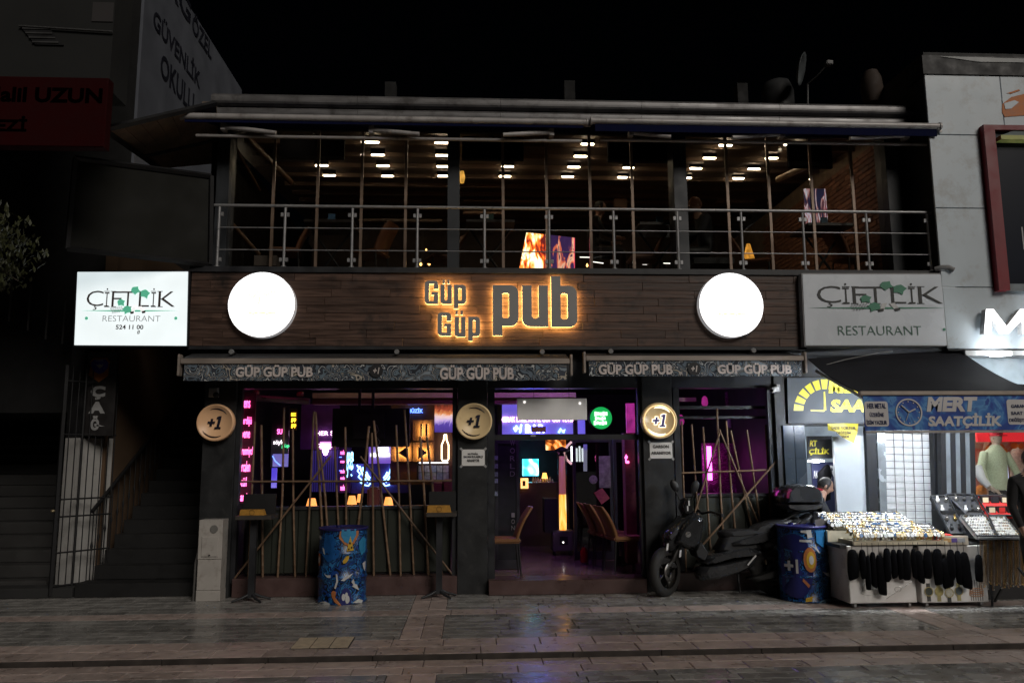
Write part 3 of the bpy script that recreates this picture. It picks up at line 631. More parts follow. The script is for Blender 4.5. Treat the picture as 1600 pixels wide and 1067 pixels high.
# ================================================================== bar tables with yellow boxes
M_tabtop = mat('table_wood', (.045,.038,.032), .55, var=.3)
M_ybox = mat('yellow_box_paint', (.45,.22,.03), .6, var=.25, scale=20)
def bartable(cx, ytop, x0, x1, yb, Y, lab1, lab2, bxp):
    c = at(cx, ytop, Y); a, b = at(x0, ytop, Y).x, at(x1, ytop, Y).x; z = c.z; g = at(cx, 930, Y)
    t = thing('bar_table', lab1, 'table', (c.x, Y, 0), 'tall bar tables outside the windows')
    MB().cbox(a, b, Y-.02, Y+.36, z-.05, z, .006).build('table_top', M_tabtop, t)
    MB().box(c.x-.038, c.x+.038, Y+.13, Y+.205, .05, z-.051).build('post', M_steel, t)
    for k in range(4):
        an = R(35+90*k); MB().tube([(c.x, Y+.17, .10), (c.x+.12*math.cos(an), Y+.17+.10*math.sin(an), .05), (c.x+.26*math.cos(an), Y+.17+.17*math.sin(an), .014)], [.022, .018, .013], 6).build('foot', M_steel, t)
    b0, b1, q0, q1 = rect(*bxp, Y+.05)
    o = MB().loft([[(b0,Y+.05,z+.001),(b1,Y+.05,z+.001),(b1-.02,Y+.05,q1),(b0+.01,Y+.05,q1)],[(b0,Y+.16,z+.001),(b1,Y+.16,z+.001),(b1-.02,Y+.14,q1),(b0+.01,Y+.14,q1)]]).build('napkin_box', M_ybox, None, ((b0+b1)/2, Y+.1, z+.001))
    tag(o, lab2, 'box', 'yellow boxes on the bar tables')
    cc = ((b0+b1)/2, Y+.047, (z+q1)/2); MB().lathe([(.028,0),(.034,0),(.034,.003),(.028,.003)], cc, 'y', 20, False, False).build('round_print', mat('brown_print', (.18,.09,.015), .6), o)
    k = MB().box(a+.02, b-.01, Y+.24, Y+.27, z+.001, z+.25).build('back_board', M_black, t)
bartable(392, 805.5, 368, 424, 935, 10.02, 'tall black bar table in front of the pink neon lettering', 'yellow box on the bar table by the pink neon', (374,796,413,805))
bartable(686, 801, 666, 713, 932, 10.08, 'tall black bar table beside the pillar left of the door', 'yellow box on the bar table beside the door pillar', (667,789.5,705,800))
# ================================================================== bamboo screens
M_bamboo = mat('bamboo', (.155,.095,.055), .55, var=.3, scale=9, stretch=(4,4,.6), obvar=.25, bump=.15)
def bamboo(name_label, poles, diag, Y, zb, loc):
    t = thing('bamboo_screen', name_label, 'screen', loc, 'bamboo pole screens in the window openings')
    for i, pts in enumerate(poles):
        P = [at(x, y, Y+(.03 if i % 2 else 0)) for x, y in pts]
        d = (P[-1]-P[-2]); e = P[-1]+d*((zb-P[-1].z)/d.z) if d.z < 0 else P[-1]; P[-1] = e
        n = 12; fine = []; L0 = sum((b-a).length for a, b in zip(P, P[1:]))
        for a, b in zip(P, P[1:]):
            m = max(2, int((b-a).length/.14))
            for k in range(m): fine.append(a+(b-a)*k/m)
        fine.append(P[-1]); rr = rnd.uniform(.0135, .0165); pp, rs = [], []
        for k, p in enumerate(fine):
            if 0 < k < len(fine)-1:
                d = (fine[k+1]-fine[k-1]).normalized()*.006; pp += [p-d*1.6, p, p+d*1.6]; rs += [rr, rr*1.22, rr]
            else: pp.append(p); rs.append(rr)
        MB().tube(pp, rs, 8).build('bamboo_pole', M_bamboo, t)
    for i, (p, q, yo) in enumerate(diag): MB().tube([at(*p, Y+yo), at(*q, Y+yo)], .0135, 8).build('bamboo_pole', M_bamboo, t)
PL = [[(398.6,658.6),(393,779),(388,905)],[(408.4,664),(409.5,779),(410.6,905)],[(444,637),(441.2,775),(433.5,905)],[(457.5,670),(458.2,775),(461,905)],[(490.4,642.5),(484.5,775),(477.5,905)],
      [(493,643.5),(500.5,775),(508,905)],[(500,704),(508,775),(517,905)],[(523,697),(526.5,775),(533,905)],[(539.5,667),(540.5,775),(542,905)],[(576.5,665.7),(565.5,775),(549,905)],[(581,676),(582.5,775),(584,905)],
      [(584,657),(596.4,775),(610.5,905)],[(619,664),(623.4,775),(626,905)],[(632,640),(640.6,775),(646.8,905)],[(656.6,682),(663,773),(669.5,905)],[(667,682),(675.4,757),(691,905)]]
bamboo('bamboo pole screen with many leaning poles in the left window opening', PL, [((517,712),(365,905),-.05),((563,713),(706,896),-.05),((376,752.4),(706,751),-.028)], F+.12, .23, (at(540,905,F).x, F+.12, .23))
PR_ = [[(1065,658),(1068,762),(1072,905)],[(1080.6,663),(1088,770),(1099,905)],[(1098.4,667),(1104,760),(1113,905)],[(1120,638),(1126,775),(1134,905)],[(1134.6,657.5),(1143,770),(1156,905)],[(1141.6,672.5),(1160,758),(1192,905)],
       [(1167,671.6),(1182,775),(1200,905)],[(1196,664),(1202.4,770),(1211,905)]]
bamboo('bamboo pole screen with crossed poles in the right window opening', PR_, [((1124.7,675),(1085,802),-.05),((1123.7,670.6),(1184,815),-.05),((1213,720),(1092,858),-.07),((1062,739),(1206,734),-.028)], F+.12, .23, (at(1135,905,F).x, F+.12, .23))
# ================================================================== scooter
M_sc = mat('scooter_paint', (.020,.021,.023), .22, .0, .6, var=.2, scale=5, coat=.25)
M_sc2 = mat('scooter_matte', (.011,.011,.012), .55, var=.2)
M_tyre = mat('tyre_rubber', (.018,.017,.016), .8, var=.3, bump=.2, scale=30)
M_alloy = mat('alloy_wheel', (.05,.048,.045), .4, .6)
YS = 10.12
S = lambda x, y: (1000+x/4.85, 740+y/4.85)
sc_ = thing('scooter', 'black maxi scooter with top box parked in front of right window', 'scooter', (at(1140,930,YS).x, YS, 0))
def pillow(name, m, poly, hw, yo=0.0, inset=.72, par=None):
    P = [at(*S(x, y), YS) for x, y in poly]; c = sum(P, Vector())/len(P); rings = []
    for f, s in ((-1, inset), (-.86, .9), (-.55, 1), (.55, 1), (.86, .9), (1, inset)):
        rings.append([Vector((c.x+(p.x-c.x)*s, YS+yo+hw*f, c.z+(p.z-c.z)*s)) for p in P])
    return MB().loft(rings, True, True).build(name, m, par or sc_)
def wheel(c, r, w, yaw, par_name, spokes=5):
    M = Matrix.Translation(c) @ Matrix.Rotation(yaw, 4, 'Z')
    wh = MB().lathe([(r-.095,-w*.5),(r-.05,-w*.52),(r-.012,-w*.36),(r,-w*.12),(r,w*.12),(r-.012,w*.36),(r-.05,w*.52),(r-.095,w*.5)], (0,0,0), 'y', 36, cap=False).xform(M).build('wheel', M_tyre, sc_)
    rim = MB().lathe([(r-.10,-w*.45),(r-.085,-w*.5),(r-.085,w*.5),(r-.10,w*.45)], (0,0,0), 'y', 36, cap=False)
    for k in range(spokes):
        a = 2*math.pi*k/spokes; d = Vector((math.cos(a), 0, math.sin(a))); rim.tube([d*.03, d*(r-.09)], [.022, .014], 6)
    rim.lathe([(.01,-w*.5),(.045,-w*.45),(.045,w*.45),(.01,w*.5)], (0,0,0), 'y', 14)
    rim.xform(M).build('rim', M_alloy, wh)
    MB().lathe([(.07,-.004),(.115,-.004),(.115,.004),(.07,.004)], (0,-w*.62,0), 'y', 24, cap=False).xform(M).build('brake_disc', mat('disc_steel', (.16,.15,.14), .35, .8), wh)
    return wh
fw = at(*S(190, 785), YS-.02); fw.z = .30
wheel(fw, .30, .115, R(42), 'front')
rw = at(*S(1010, 800), YS); rw.z = .29
wheel(rw, .29, .13, 0, 'rear')
for s in (-1, 1):
    o = Vector((.055*s*math.sin(R(42)), .085*s, 0)); MB().tube([fw+o, at(*S(255, 650), YS)+o*.8, at(*S(330, 480), YS)+o*.6], [.026, .024, .02], 8).build('fork_leg', mat('fork_grey', (.06,.058,.055), .4, .5), sc_)
pillow('front_mudguard', M_sc2, [(105,655),(150,620),(230,640),(280,700),(255,720),(200,670),(120,690)], .07)
pillow('nose_fairing', M_sc, [(170,455),(230,400),(300,330),(395,285),(420,300),(330,480),(270,560),(215,600),(180,560)], .16, .05)
pillow('leg_shield', M_sc, [(395,285),(462,330),(455,400),(440,500),(385,570),(330,560),(240,520),(250,480),(300,380)], .20)
pillow('headlight', mat('headlight_glass', (.05,.05,.055), .1, 0, .8), [(180,470),(225,420),(270,390),(260,440),(200,500)], .14, -.07)
pillow('inner_shield', M_sc2, [(385,570),(440,500),(500,590),(470,660),(400,620)], .17)
pillow('floor_panel', M_sc, [(440,655),(500,610),(640,570),(800,540),(905,580),(880,600),(650,625),(470,680)], .23)
pillow('lower_panel', M_sc, [(440,690),(600,668),(850,610),(880,600),(830,690),(740,735),(560,785),(440,800),(415,740)], .19)
pillow('engine_tunnel', M_sc2, [(560,580),(640,430),(860,420),(900,560),(700,600)], .15)
pillow('seat', mat('seat_vinyl', (.016,.016,.017), .5, var=.2, bump=.2, scale=40), [(595,450),(640,425),(850,425),(890,385),(1000,350),(1130,340),(1150,365),(1040,400),(900,450),(700,475),(610,480)], .16)
pillow('side_panel', M_sc, [(640,520),(780,470),(900,430),(1040,385),(1180,330),(1210,345),(1050,440),(900,520),(800,540),(650,545)], .19)
pillow('tail_unit', M_sc2, [(900,520),(1050,440),(1200,350),(1280,300),(1290,320),(1180,430),(1060,520),(940,570)], .13)
pillow('tail_light', mat('red_lens', (.30,.01,.015), .25, 0, .6), [(1120,375),(1165,345),(1180,360),(1150,390)], .15)
pillow('exhaust', mat('exhaust_black', (.02,.02,.02), .4, .6), [(760,770),(830,755),(1000,690),(1120,640),(1140,680),(1010,770),(840,795)], .06, -.20)
pillow('swing_arm', M_sc2, [(800,700),(900,660),(1040,760),(1020,830),(900,800)], .08, .02)
pillow('rear_mudguard', M_sc2, [(930,640),(1010,600),(1100,620),(1180,720),(1160,740),(1080,660),(1000,640)], .08)
rk = MB(); P = [at(*S(1040, 360), YS), at(*S(1180, 290), YS), at(*S(1310, 268), YS)]
for s in (-1, 1): rk.tube([p+Vector((0, s*.1, 0)) for p in P], .012, 6)
rk.build('luggage_rack', M_sc2, sc_)
pillow('windscreen', mat('smoked_screen', (.008,.008,.009), .15, 0, .6), [(300,260),(325,190),(345,180),(360,220),(395,285),(330,320)], .13)
hb = at(*S(470, 300), YS); 
MB().tube([hb+Vector((.16,-.34,.0)), hb+Vector((.07,-.16,.03)), hb, hb+Vector((.0,.16,.03)), hb+Vector((.05,.34,.0))], .016, 8).build('handlebar', M_sc2, sc_)
for s in (-1, 1):
    e = hb+Vector((.16 if s < 0 else .05, .34*s, 0)); MB().tube([e, e+Vector((-.02,-.10*s,0))], .023, 8).build('grip', M_soft_black, sc_)
    MB().tube([e+Vector((-.03,-.14*s,.02)), e+Vector((-.10,-.05*s,.0)), e+Vector((-.06,.02*s,-.01))], .006, 6).build('brake_lever', M_alloy, sc_)
for (x, y, yo, ti) in ((292, 95, .20, -25), (378, 95, -.22, 22)):
    b_, m_ = at(*S(345, 250), YS)+Vector((0, yo*.5, 0)), at(*S(x, y), YS)+Vector((0, yo, 0))
    mi = MB().blob((0,0,0), .052, .03, .085).xform(Matrix.Translation(m_) @ Matrix.Rotation(R(ti), 4, 'Y')).build('mirror', M_sc2, sc_)
    MB().tube([b_, m_-Vector((0,0,.05))], .008, 6).build('stalk', M_sc2, mi)
bp_ = [(1055,222),(1055,175),(1066,130),(1100,97),(1150,83),(1215,78),(1275,85),(1325,105),(1348,145),(1354,190),(1350,222)]
bq_ = [(1056,226),(1350,226),(1346,246),(1290,266),(1130,270),(1070,252)]
tb = pillow('top_box', mat('top_box_shell', (.026,.027,.029), .24, 0, .5, var=.2, coat=.15), bp_, .24, .03, .80)
pillow('top_box_base', M_sc2, bq_, .23, .03, .85, tb)
pillow('top_box_reflector', mat('red_reflector', (.35,.01,.03), .3), [(1285,100),(1335,112),(1340,125),(1290,112)], .20, .0, .9, tb)
pillow('side_reflector', mat('smoke_red', (.14,.01,.05), .3), [(1060,180),(1066,132),(1095,105),(1110,120),(1100,185)], .235, .03, .9, tb)
MB().tube([at(*S(740, 690), YS), at(*S(745, 800), YS), at(*S(760, 900), YS-.05)], [.02, .016, .013], 6).build('side_stand', M_sc2, sc_)
for (x, y) in ((205, 555), (303, 605), (372, 222), (362, 262)): c = at(*S(x, y), YS-.24); MB().loft([[(c.x-.012,c.y,c.z-.045),(c.x+.012,c.y,c.z-.035),(c.x+.022,c.y,c.z+.045),(c.x-.0,c.y,c.z+.04)],[(c.x-.012,c.y+.012,c.z-.045),(c.x+.012,c.y+.012,c.z-.035),(c.x+.022,c.y+.012,c.z+.045),(c.x-.0,c.y+.012,c.z+.04)]] if y > 300 else [[(c.x-.008,c.y,c.z-.03),(c.x+.008,c.y,c.z-.03),(c.x+.008,c.y,c.z+.03),(c.x-.008,c.y,c.z+.03)],[(c.x-.008,c.y+.01,c.z-.03),(c.x+.008,c.y+.01,c.z-.03),(c.x+.008,c.y+.01,c.z+.03),(c.x-.008,c.y+.01,c.z+.03)]]).build('chrome_trim', mat('white_reflector', (.8,.8,.8), .2, .2), sc_)
c = at(*S(845, 655), YS-.22); MB().tube([c+Vector((-.05,0,-.055)), c+Vector((.06,0,.06))], .011, 6).build('footrest_trim', MATS['white_reflector'], sc_)
c = at(*S(365, 459), YS-.205); MB().cyl(c, c+Vector((0,.02,0)), .035, 16).build('badge', mat('badge_silver', (.4,.4,.4), .25, .9), sc_)
# ------------------------------------------------------------------ dark green parapet behind the bamboo
M_green = mat('dark_green_boards', (.013,.016,.010), .6, var=.4, scale=3, bump=.1)
for i, (a, b, yt) in enumerate(((384, 704, 792), (1067, 1206, 777))):
    X0, X1 = at(a, 850, F+.2).x, at(b, 850, F+.2).x; n = int((X1-X0)/.16)
    MB().box(X0, X1, F+.22, F+.28, .24, at(540, yt, F+.2).z).build('parapet_wall', M_dark, pub)
    for k in range(n): MB().cbox(X0+(X1-X0)*k/n+.002, X0+(X1-X0)*(k+1)/n-.002, F+.19, F+.219, .26, at(540, yt, F+.2).z-.03, .008).build('parapet_board', M_green, pub)
    MB().box(X0, X1, F+.17, F+.34, at(540, yt, F+.2).z-.028, at(540, yt, F+.2).z+.01).build('parapet_cap', M_steel, pub)
# ================================================================== inside the ground floor, seen through the left window
M_brownp = mat('brown_panel', (.10,.05,.03), .5, var=.3, scale=4)
M_pink_e, M_pink_c = glow('pink_neon_halo', (.75,.008,.20), .8), glow('pink_neon', (1,.13,.45), 4.0)
M_blue_n, M_ice, M_warmw = glow('blue_neon', (.08,.20,1), 4.0), glow('ice_neon', (.30,.68,1), 4.0), glow('warm_white_neon', (1,.72,.42), 4.5)
def sign(name, label, cat_, x0, y0, x1, y1, Y, m, th=.03, group=None):
    a, b, c, d = rect(x0, y0, x1, y1, Y); t = thing(name, label, cat_, ((a+b)/2, Y, c), group)
    MB().box(a, b, Y, Y+th, c, d).build('backing_panel', m, t); return t
Yn = F+.42
t = sign('neon_sign', 'tall pink neon handwriting sign inside the left edge of left window', 'neon sign', 372, 612, 397, 786, Yn, mat('maroon_panel', (.10,.015,.04), .5))
for s, x0, x1, y0, y1 in (('pens',377,391,625.6,642.5),('ehrdijü',375,393.3,650.5,666.6),('pene',377,390.6,673.7,689),('üğrenmiyo!',372.5,395,696,714.7),('bercalen',372.5,391,720,737),('kül',374.6,385.3,745,760),('hami',372,386,769,783)):
    textp(s, 'neon_text', M_pink_e, x0, y0, x1, y1, Yn-.012, t, bold=.03); textp(s, 'neon_core', M_pink_c, x0+.3, y0+.3, x1-.3, y1-.3, Yn-.022, t, bold=-.012)  # bolder layer behind paints the magenta glow around the core
# ceiling duct and beams
t = thing('ceiling_duct', 'round ceiling duct tinted red by the pink neon', 'duct', at(440, 624, 11.2))
MB().tube([at(393, 621, 11.15), at(484, 627, 11.15)], .045, 12).build('pipe', mat('duct_metal', (.35,.30,.30), .35, .4), t)
for x, y in ((400,613),(469,615)): c = at(x, y, 11.1); MB().lathe([(.02,.03),(.045,.02),(.05,-.03),(.02,-.04)], c, 'z', 12).build('hanger', mat('red_fitting', (.30,.05,.06), .4), t)
M_beige = mat('beige_beam', (.50,.40,.30), .6, var=.15)
panel('ceiling_beam', M_beige, 488, 613.5, 900, 621, 11.9, .2, pub); panel('ceiling_beam', mat('red_beam', (.17,.07,.05), .6), 488, 622, 900, 631, 12.0, .2, pub)
st = MB().box(at(500,612,11.75).x, at(890,612,11.75).x, 11.72, 11.75, CEIL-.03, CEIL-.004).build('added_led_strip', glow('warm_led', (1,.66,.36), 5.0), None, at(700, 608, 11.75)); tag(st, 'thin warm ceiling led strip above the beige beam inside', 'led strip')  # hidden strip added to light the beam
# hanging screen seen from behind
t = sign('hanging_screen', 'big black television seen from behind hanging in left window', 'television', 519, 638, 640, 698, 11.45, M_black, .07)
a_, b_, c_, d_ = rect(519, 638, 640, 698, 11.45)
MB().box(a_+.30, b_-.35, 11.38, 11.449, c_+.12, d_-.08).build('electronics_box', M_dark, t)
for x in (561, 582): X = at(x, 640, 11.5).x; MB().box(X-.02, X+.02, 11.53, 11.56, d_-.2, CEIL).build('hanger_bar', M_black, t)
MB().tube(pix([(588,663),(592,672),(586,680),(594,690),(590,696)], 11.36), .004, 5).build('cable', M_grey, t)
# small lightbox with mirror-like side, purple corner
t = sign('hanging_lightbox', 'narrow glossy lightbox with blue lower edge hanging in left window', 'light sign', 424, 634, 451, 730, 11.3, mat('glossy_grey', (.12,.10,.13), .08, .3, .6))
textp('SU', 'neon_text', M_pink_c, 433, 670, 441, 678, 11.28, t, bold=.01); textp('söyle', 'neon_text', glow('white_neon', (1,.9,.95), 2.5), 427, 687, 444, 696, 11.28, t)
textp('güp', 'neon_text', glow('green_neon', (.05,1,.35), 2.0), 440, 694, 452, 700, 11.27, t)
neon('neon_curve', M_blue_n, pix([(426,712),(430,720),(438,727)], 11.28), .008, t)
MB().box(*[at(424,0,11.3).x, at(451,0,11.3).x][:0] or (at(426,726,11.28).x, at(450,726,11.28).x, 11.275, 11.29, at(437,729,11.28).z, at(437,709,11.28).z)).build('blue_glow_panel', glow('blue_panel', (.08,.06,.7), .5), t)
t = sign('blue_column', 'blue lit column below the hanging lightbox', 'light column', 424, 731, 432, 762, 11.6, glow('blue_column_light', (.10,.07,.8), .8))
t = sign('yellow_neon', 'small column of yellow neon letters beside the hanging lightbox', 'neon sign', 453, 638, 464, 672, 12.4, M_black)
for s, y0, y1 in (('E',645,650),('gup',653,660),('gup',662,669)): textp(s, 'neon_text', glow('yellow_neon', (1,.45,.02), 4), 455, y0, 462.5, y1, 12.37, t, bold=.03)
# purple wall with white-pink neon words
t = sign('purple_neon_wall', 'purple wall panel with pink white neon words behind the bamboo', 'neon sign', 470, 631, 530, 702, 12.9, mat('purple_wall', (.16,.05,.26), .5, var=.3))
Yp = 12.86
textp('HER Ş', 'neon_text', glow('pinkwhite_neon', (1,.62,.85), 4), 494, 673, 522, 682, Yp, t); textp('GÜZEL', 'neon_text', MATS['pinkwhite_neon'], 496, 692, 519, 699, Yp, t)
panel('glow_panel', glow('magenta_panel', (1,.22,.85), 1.3), 500, 690, 517, 702, Yp+.02, .015, t)
for k, (x, y, r_) in enumerate(((508.5,704,.05),(508.5,708,.035))): MB().blob(at(x, y, Yp), r_, .04, r_).build('lamp_bulb', glow('magenta_bulb', (1,.45,.95), 7), t)
t = sign('blue_curtain', 'deep blue lit curtain under the purple neon wall', 'curtain', 486, 703, 530, 768, 13.0, ramp_mat('blue_curtain_glow', [(0,(.005,.004,.03)),(.5,(.03,.02,.16)),(1,(.06,.04,.28))], scale=9, kind='wave', constant=False, stretch=(1,.01,.01), emit=.35), .02)  # light on the curtain is put into its cloth as emission
t = sign('small_neon_board', 'narrow board of small pink neon words behind the bamboo', 'neon sign', 530, 699, 548, 770, 12.6, mat('violet_board', (.05,.02,.12), .5))
for y0, y1 in ((703,710),(718,723),(733,739),(744,749),(757,766)): textp('neden', 'neon_text', M_pink_c, 532, y0, 540 if y0 != 718 else 545, y1, 12.57, t, bold=.02)
textp('gece', 'neon_text', M_ice, 541.5, 706, 552, 746, 12.55, t, bold=.0)
neon('neon_line', M_blue_n, pix([(530,714),(534,714)], 12.57), .006, t); neon('neon_line', M_blue_n, pix([(530,735),(534,735)], 12.57), .006, t)
# neon wings
t = sign('neon_wings', 'pair of ice blue neon wings on violet wall', 'neon sign', 549, 724, 642, 770, 12.7, mat('violet_wall', (.10,.05,.30), .5, var=.3))
V = lambda x, y: (540+x/5.617, 590+y/5.617)
LW = [[(100,765),(118,795),(104,815),(128,845),(112,868),(140,895),(128,915),(165,940),(200,948),(218,925)],[(150,785),(158,820),(172,850),(190,880),(212,900)],[(125,775),(136,815),(150,850),(168,885),(195,918)],[(182,825),(195,855),(216,880)]]
W_ = LW+[[(548-x, y) for x, y in w_] for w_ in LW]+[[(60,650),(45,690),(65,720),(30,760),(60,790),(30,830),(55,860)]]
for pl in W_: neon('neon_tube', M_ice, pix([V(x, y) for x, y in pl], 12.66), .011, t)
# purple lightbox, icons, blue word, picture, bottle
t = sign('purple_lightbox', 'purple lightbox with white bars behind the hanging television', 'light sign', 576, 697, 610, 724, 12.3, glow('violet_box', (.22,.10,.85), .55))
for b in ((588,699,607,705),(579,708,609,713)): panel('white_bar', glow('white_bar', (1,1,.95), 2.2), *b, 12.28, .012, t)
wallp = sign('brown_wall', 'brown partition wall carrying the music signs', 'partition', 610, 630, 708, 757, 12.55, M_brownp, .05)
def icon(x0, y0, x1, y1, loops, label):
    t = sign('music_icon_sign', label, 'light sign', x0, y0, x1, y1, 12.46, mat('icon_board', (.16,.085,.045), .6, var=.2), .03, 'back-lit player icons')
    for lp in loops:
        P = [at(x, y, 12.40) for x, y in lp]; L2 = [(p.x, p.z) for p in P]
        if area(L2) < 0: L2 = L2[::-1]
        g = shape([L2], 'icon_plate', M_ink, 12.405, .012, t); shape([L2], 'icon_glow', glow('icon_backlight', (1,.58,.16), 34), 12.413, .003, g)
icon(645, 656, 678, 688, [[V(*p) for p in ((655,405),(672,405),(672,515),(655,515))],[V(*p) for p in ((700,405),(720,405),(720,515),(700,515))]], 'back-lit pause icon board on the brown partition')
icon(611, 691, 643, 721, [[V(*p) for p in ((545,600),(545,715),(462,658))],[V(*p) for p in ((443,600),(458,600),(458,715),(443,715))]], 'back-lit previous track icon board on the brown partition')
icon(645, 691, 678, 721, [[V(*p) for p in ((637,600),(637,715),(718,658))],[V(*p) for p in ((720,600),(735,600),(735,715),(720,715))]], 'back-lit next track icon board on the brown partition')
t = thing('blue_word_neon', 'small blue neon word müzik above the pause icon', 'neon sign', at(651, 646, 12.5)); textp('MÜZİK', 'neon_text', M_blue_n, 637, 637, 661, 645, 12.48, t, bold=.03, extr=.02)
t = sign('crowd_picture', 'lit concert crowd picture in orange and violet', 'picture', 679, 632, 709, 675, 12.35, ramp_mat('concert_print', [(0,(.03,.02,.16)),(.34,(.10,.06,.35)),(.44,(.55,.42,.75)),(.54,(.95,.72,.62)),(.62,(.85,.30,.10)),(.72,(.35,.06,.03)),(.85,(.06,.015,.01))], scale=9, emit=.9, constant=False, vertical=(-.02,.44,.72), detail=6, stretch=(2,1,1)))
t = thing('bottle_neon', 'white neon outline of a bottle below the concert picture', 'neon sign', at(696, 720, 12.45))
bt_ = [(866,500),(884,500),(886,545),(904,590),(904,712),(895,726),(850,726),(843,712),(843,590),(862,545),(866,500)]
neon('neon_tube', M_warmw, pix([V(*p) for p in bt_], 12.45), .012, t)
t = sign('magazine_rack', 'rack of pale magazines lit from above under the bottle neon', 'rack', 651, 726, 702, 751, 12.4, mat('rack_black', (.02,.02,.02), .5))
for k in range(5):
    for j in range(2): 
        x = 654+k*9.6; panel('magazine', mat('magazine%d' % ((k*2+j) % 3), ((.35,.37,.33),(.28,.33,.36),(.42,.40,.36))[(k*2+j) % 3], .5, var=.5, scale=25), x, 727+j*11.5, x+8.4, 737.5+j*11.5, 12.36, .02, t)
tag(MB().box(*rect(655,722,700,723.5,12.2)[:2], 12.18, 12.21, *rect(655,722,700,723.5,12.2)[2:]).build('rack_lamp', glow('rack_led', (.9,.95,1), 4), None, at(678, 723, 12.2)), 'thin white led strip over the magazine rack', 'led strip')
for k, (x, y) in enumerate(((684,765),(700,760),(583,772))): 
    c = at(x, y, 12.0); tag(MB().box(c.x-.09, c.x+.09, 12.0, 12.4, 1.0, c.z+.1).build('red_armchair', mat('rust_fabric', (.16,.05,.04), .8), None, (c.x, 12.2, 1.0), bevel=.03), ('rust red seat back left of the magazine rack foot','rust red seat back right of the magazine rack foot','rust red seat back under the neon wings')[k], 'seat', 'rust red seats inside')
# counter and table lamps
ct = thing('inside_counter', 'dark counter behind the green parapet carrying table lamps', 'counter', (at(540,800,11.4).x, 11.4, G0))
MB().box(at(386,800,11.2).x, at(640,800,11.2).x, 11.1, 11.7, G0, .98).build('carcass', M_dark, ct); MB().box(at(384,800,11.2).x, at(642,800,11.2).x, 11.06, 11.74, .981, 1.02).build('counter_top', mat('counter_wood', (.05,.02,.015), .3), ct)
M_shade = glow('lamp_shade_lit', (1,.36,.08), 1.5, (.6,.3,.1), .15, 9)
for k, (x, y, Y, w_) in enumerate(((487,785,11.25,17),(550,781,11.2,15),(562,778,11.55,9),(607,783,11.3,15))):
    c = at(x, y, Y); r_ = w_/2*Y/FPX; hz = .115
    t = thing('table_lamp', ('orange table lamp left of the barrel top','orange table lamp above the barrel top','smaller orange lamp half hidden behind another lamp','orange table lamp right of the barrel top')[k], 'lamp', (c.x, Y, 1.02), 'small orange table lamps')
    MB().lathe([(r_, -hz/2),(r_*.62, hz/2)], c, 'z', 20, cap=False).build('lamp_shade', M_shade, t)
    MB().cyl((c.x, Y, 1.02), (c.x, Y, c.z+.02), .007, 8).build('stem', M_brass, t); MB().lathe([(.05,0),(.05,.012),(.015,.02)], (c.x, Y, 1.021), 'z', 16).build('foot', M_brass, t)
# ================================================================== right window interior
M_mural = ramp_mat('pink_mural', [(0,(.07,.010,.05)),(.42,(.11,.02,.09)),(.455,(.42,.20,.36)),(.475,(.12,.025,.09)),(.55,(.14,.03,.11)),(.575,(.45,.22,.40)),(.595,(.13,.03,.10)),(.66,(.40,.2,.36)),(.68,(.1,.02,.08))], scale=2.6, distortion=3.5, detail=2.0, rough=.6)
t = sign('mural_wall', 'magenta lit wall mural of feathers behind the right bamboo screen', 'mural', 1098, 692, 1216, 800, 12.3, M_mural, .05)
t2 = sign('magenta_tube', 'bright magenta tube light at the left edge of the mural', 'tube light', 1106, 697, 1112, 750, 12.15, glow('magenta_tube_l', (1,.10,.75), 7), .03)
t = sign('upper_mural', 'dark pink graffiti panel high in the right window', 'mural', 1134, 612, 1200, 634, 12.5, M_mural, .05)
for (y, hgt) in ((634, 5), (650, 4)): panel('window_beam', M_steel, 1060, y, 1206, y+hgt, F+.3, .06, pub)
panel('ceiling_beam', M_beige, 1060, 621, 1088, 627, 11.9, .1, pub)
for k, (x, y) in enumerate(((1101,625),(1064,654))): c = at(x, y, 11.6); tag(MB().lathe([(.012,.06),(.04,.03),(.05,-.05),(.03,-.09)], c, 'z', 12).build('pendant_lamp', glow('pink_pendant', (.7,.04,.40), .35, (.3,.05,.15)), None, c), ('pink pendant lamp shade under the beige beam end','pink pendant lamp shade beside the glowing coin sign')[k], 'lamp', 'pink pendant lamps')
t = thing('ceiling_speaker', 'small white ceiling spotlight behind the crossed bamboo poles', 'spotlight', at(1140, 662, 11.8)); MB().lathe([(.015,.10),(.03,.05),(.05,0),(.045,-.06)], at(1140, 662, 11.8), 'z', 12).build('shade', M_grey, t)
# ================================================================== doorway
transz = at(880, 683, F+.12).z
MB().box(xd0, xd1, F+.1, F+.16, transz-.035, transz+.035).build('transom_bar', M_steel, pub)
zt3 = at(880, 606, F+.1).z
MB().box(at(775,640,F+.13).x, at(1000,640,F+.13).x, F+.125, F+.133, transz+.037, zt3).build('transom_glass', glass('clear_glass', (.93,.93,.93), .03), pub)
t = thing('blank_board', 'blank white board hanging over the door', 'board', at(862, 656, F-.02))
a_, b_, c_, d_ = rect(808, 622.5, 917, 656, F-.02)
MB().cbox(a_, b_, F-.02, F+.005, c_, d_, .004).build('sheet', mat('dull_white', (.88,.87,.85), .5, var=.06), t)
for x, y in ((819.5,628),(906,630)): c = at(x, y, F-.022); MB().cyl(c, c+Vector((0,-.008,0)), .014, 10).build('screw_glint', glow('glint_glow', (1,.95,.9), 1.5), t)  # bright glint of each screw painted as emission
for x in (834, 889): X = at(x, 620, F).x; MB().cyl((X, F-.008, d_), (X, F-.008, zf0-.3), .003, 5).build('wire', M_black, t)
t = thing('round_green_sign', 'round glowing green sign above the door', 'light sign', at(938.5, 670, F+.24))
c = at(938.5, 653, F+.24); r_ = 17.2*c.y/FPX
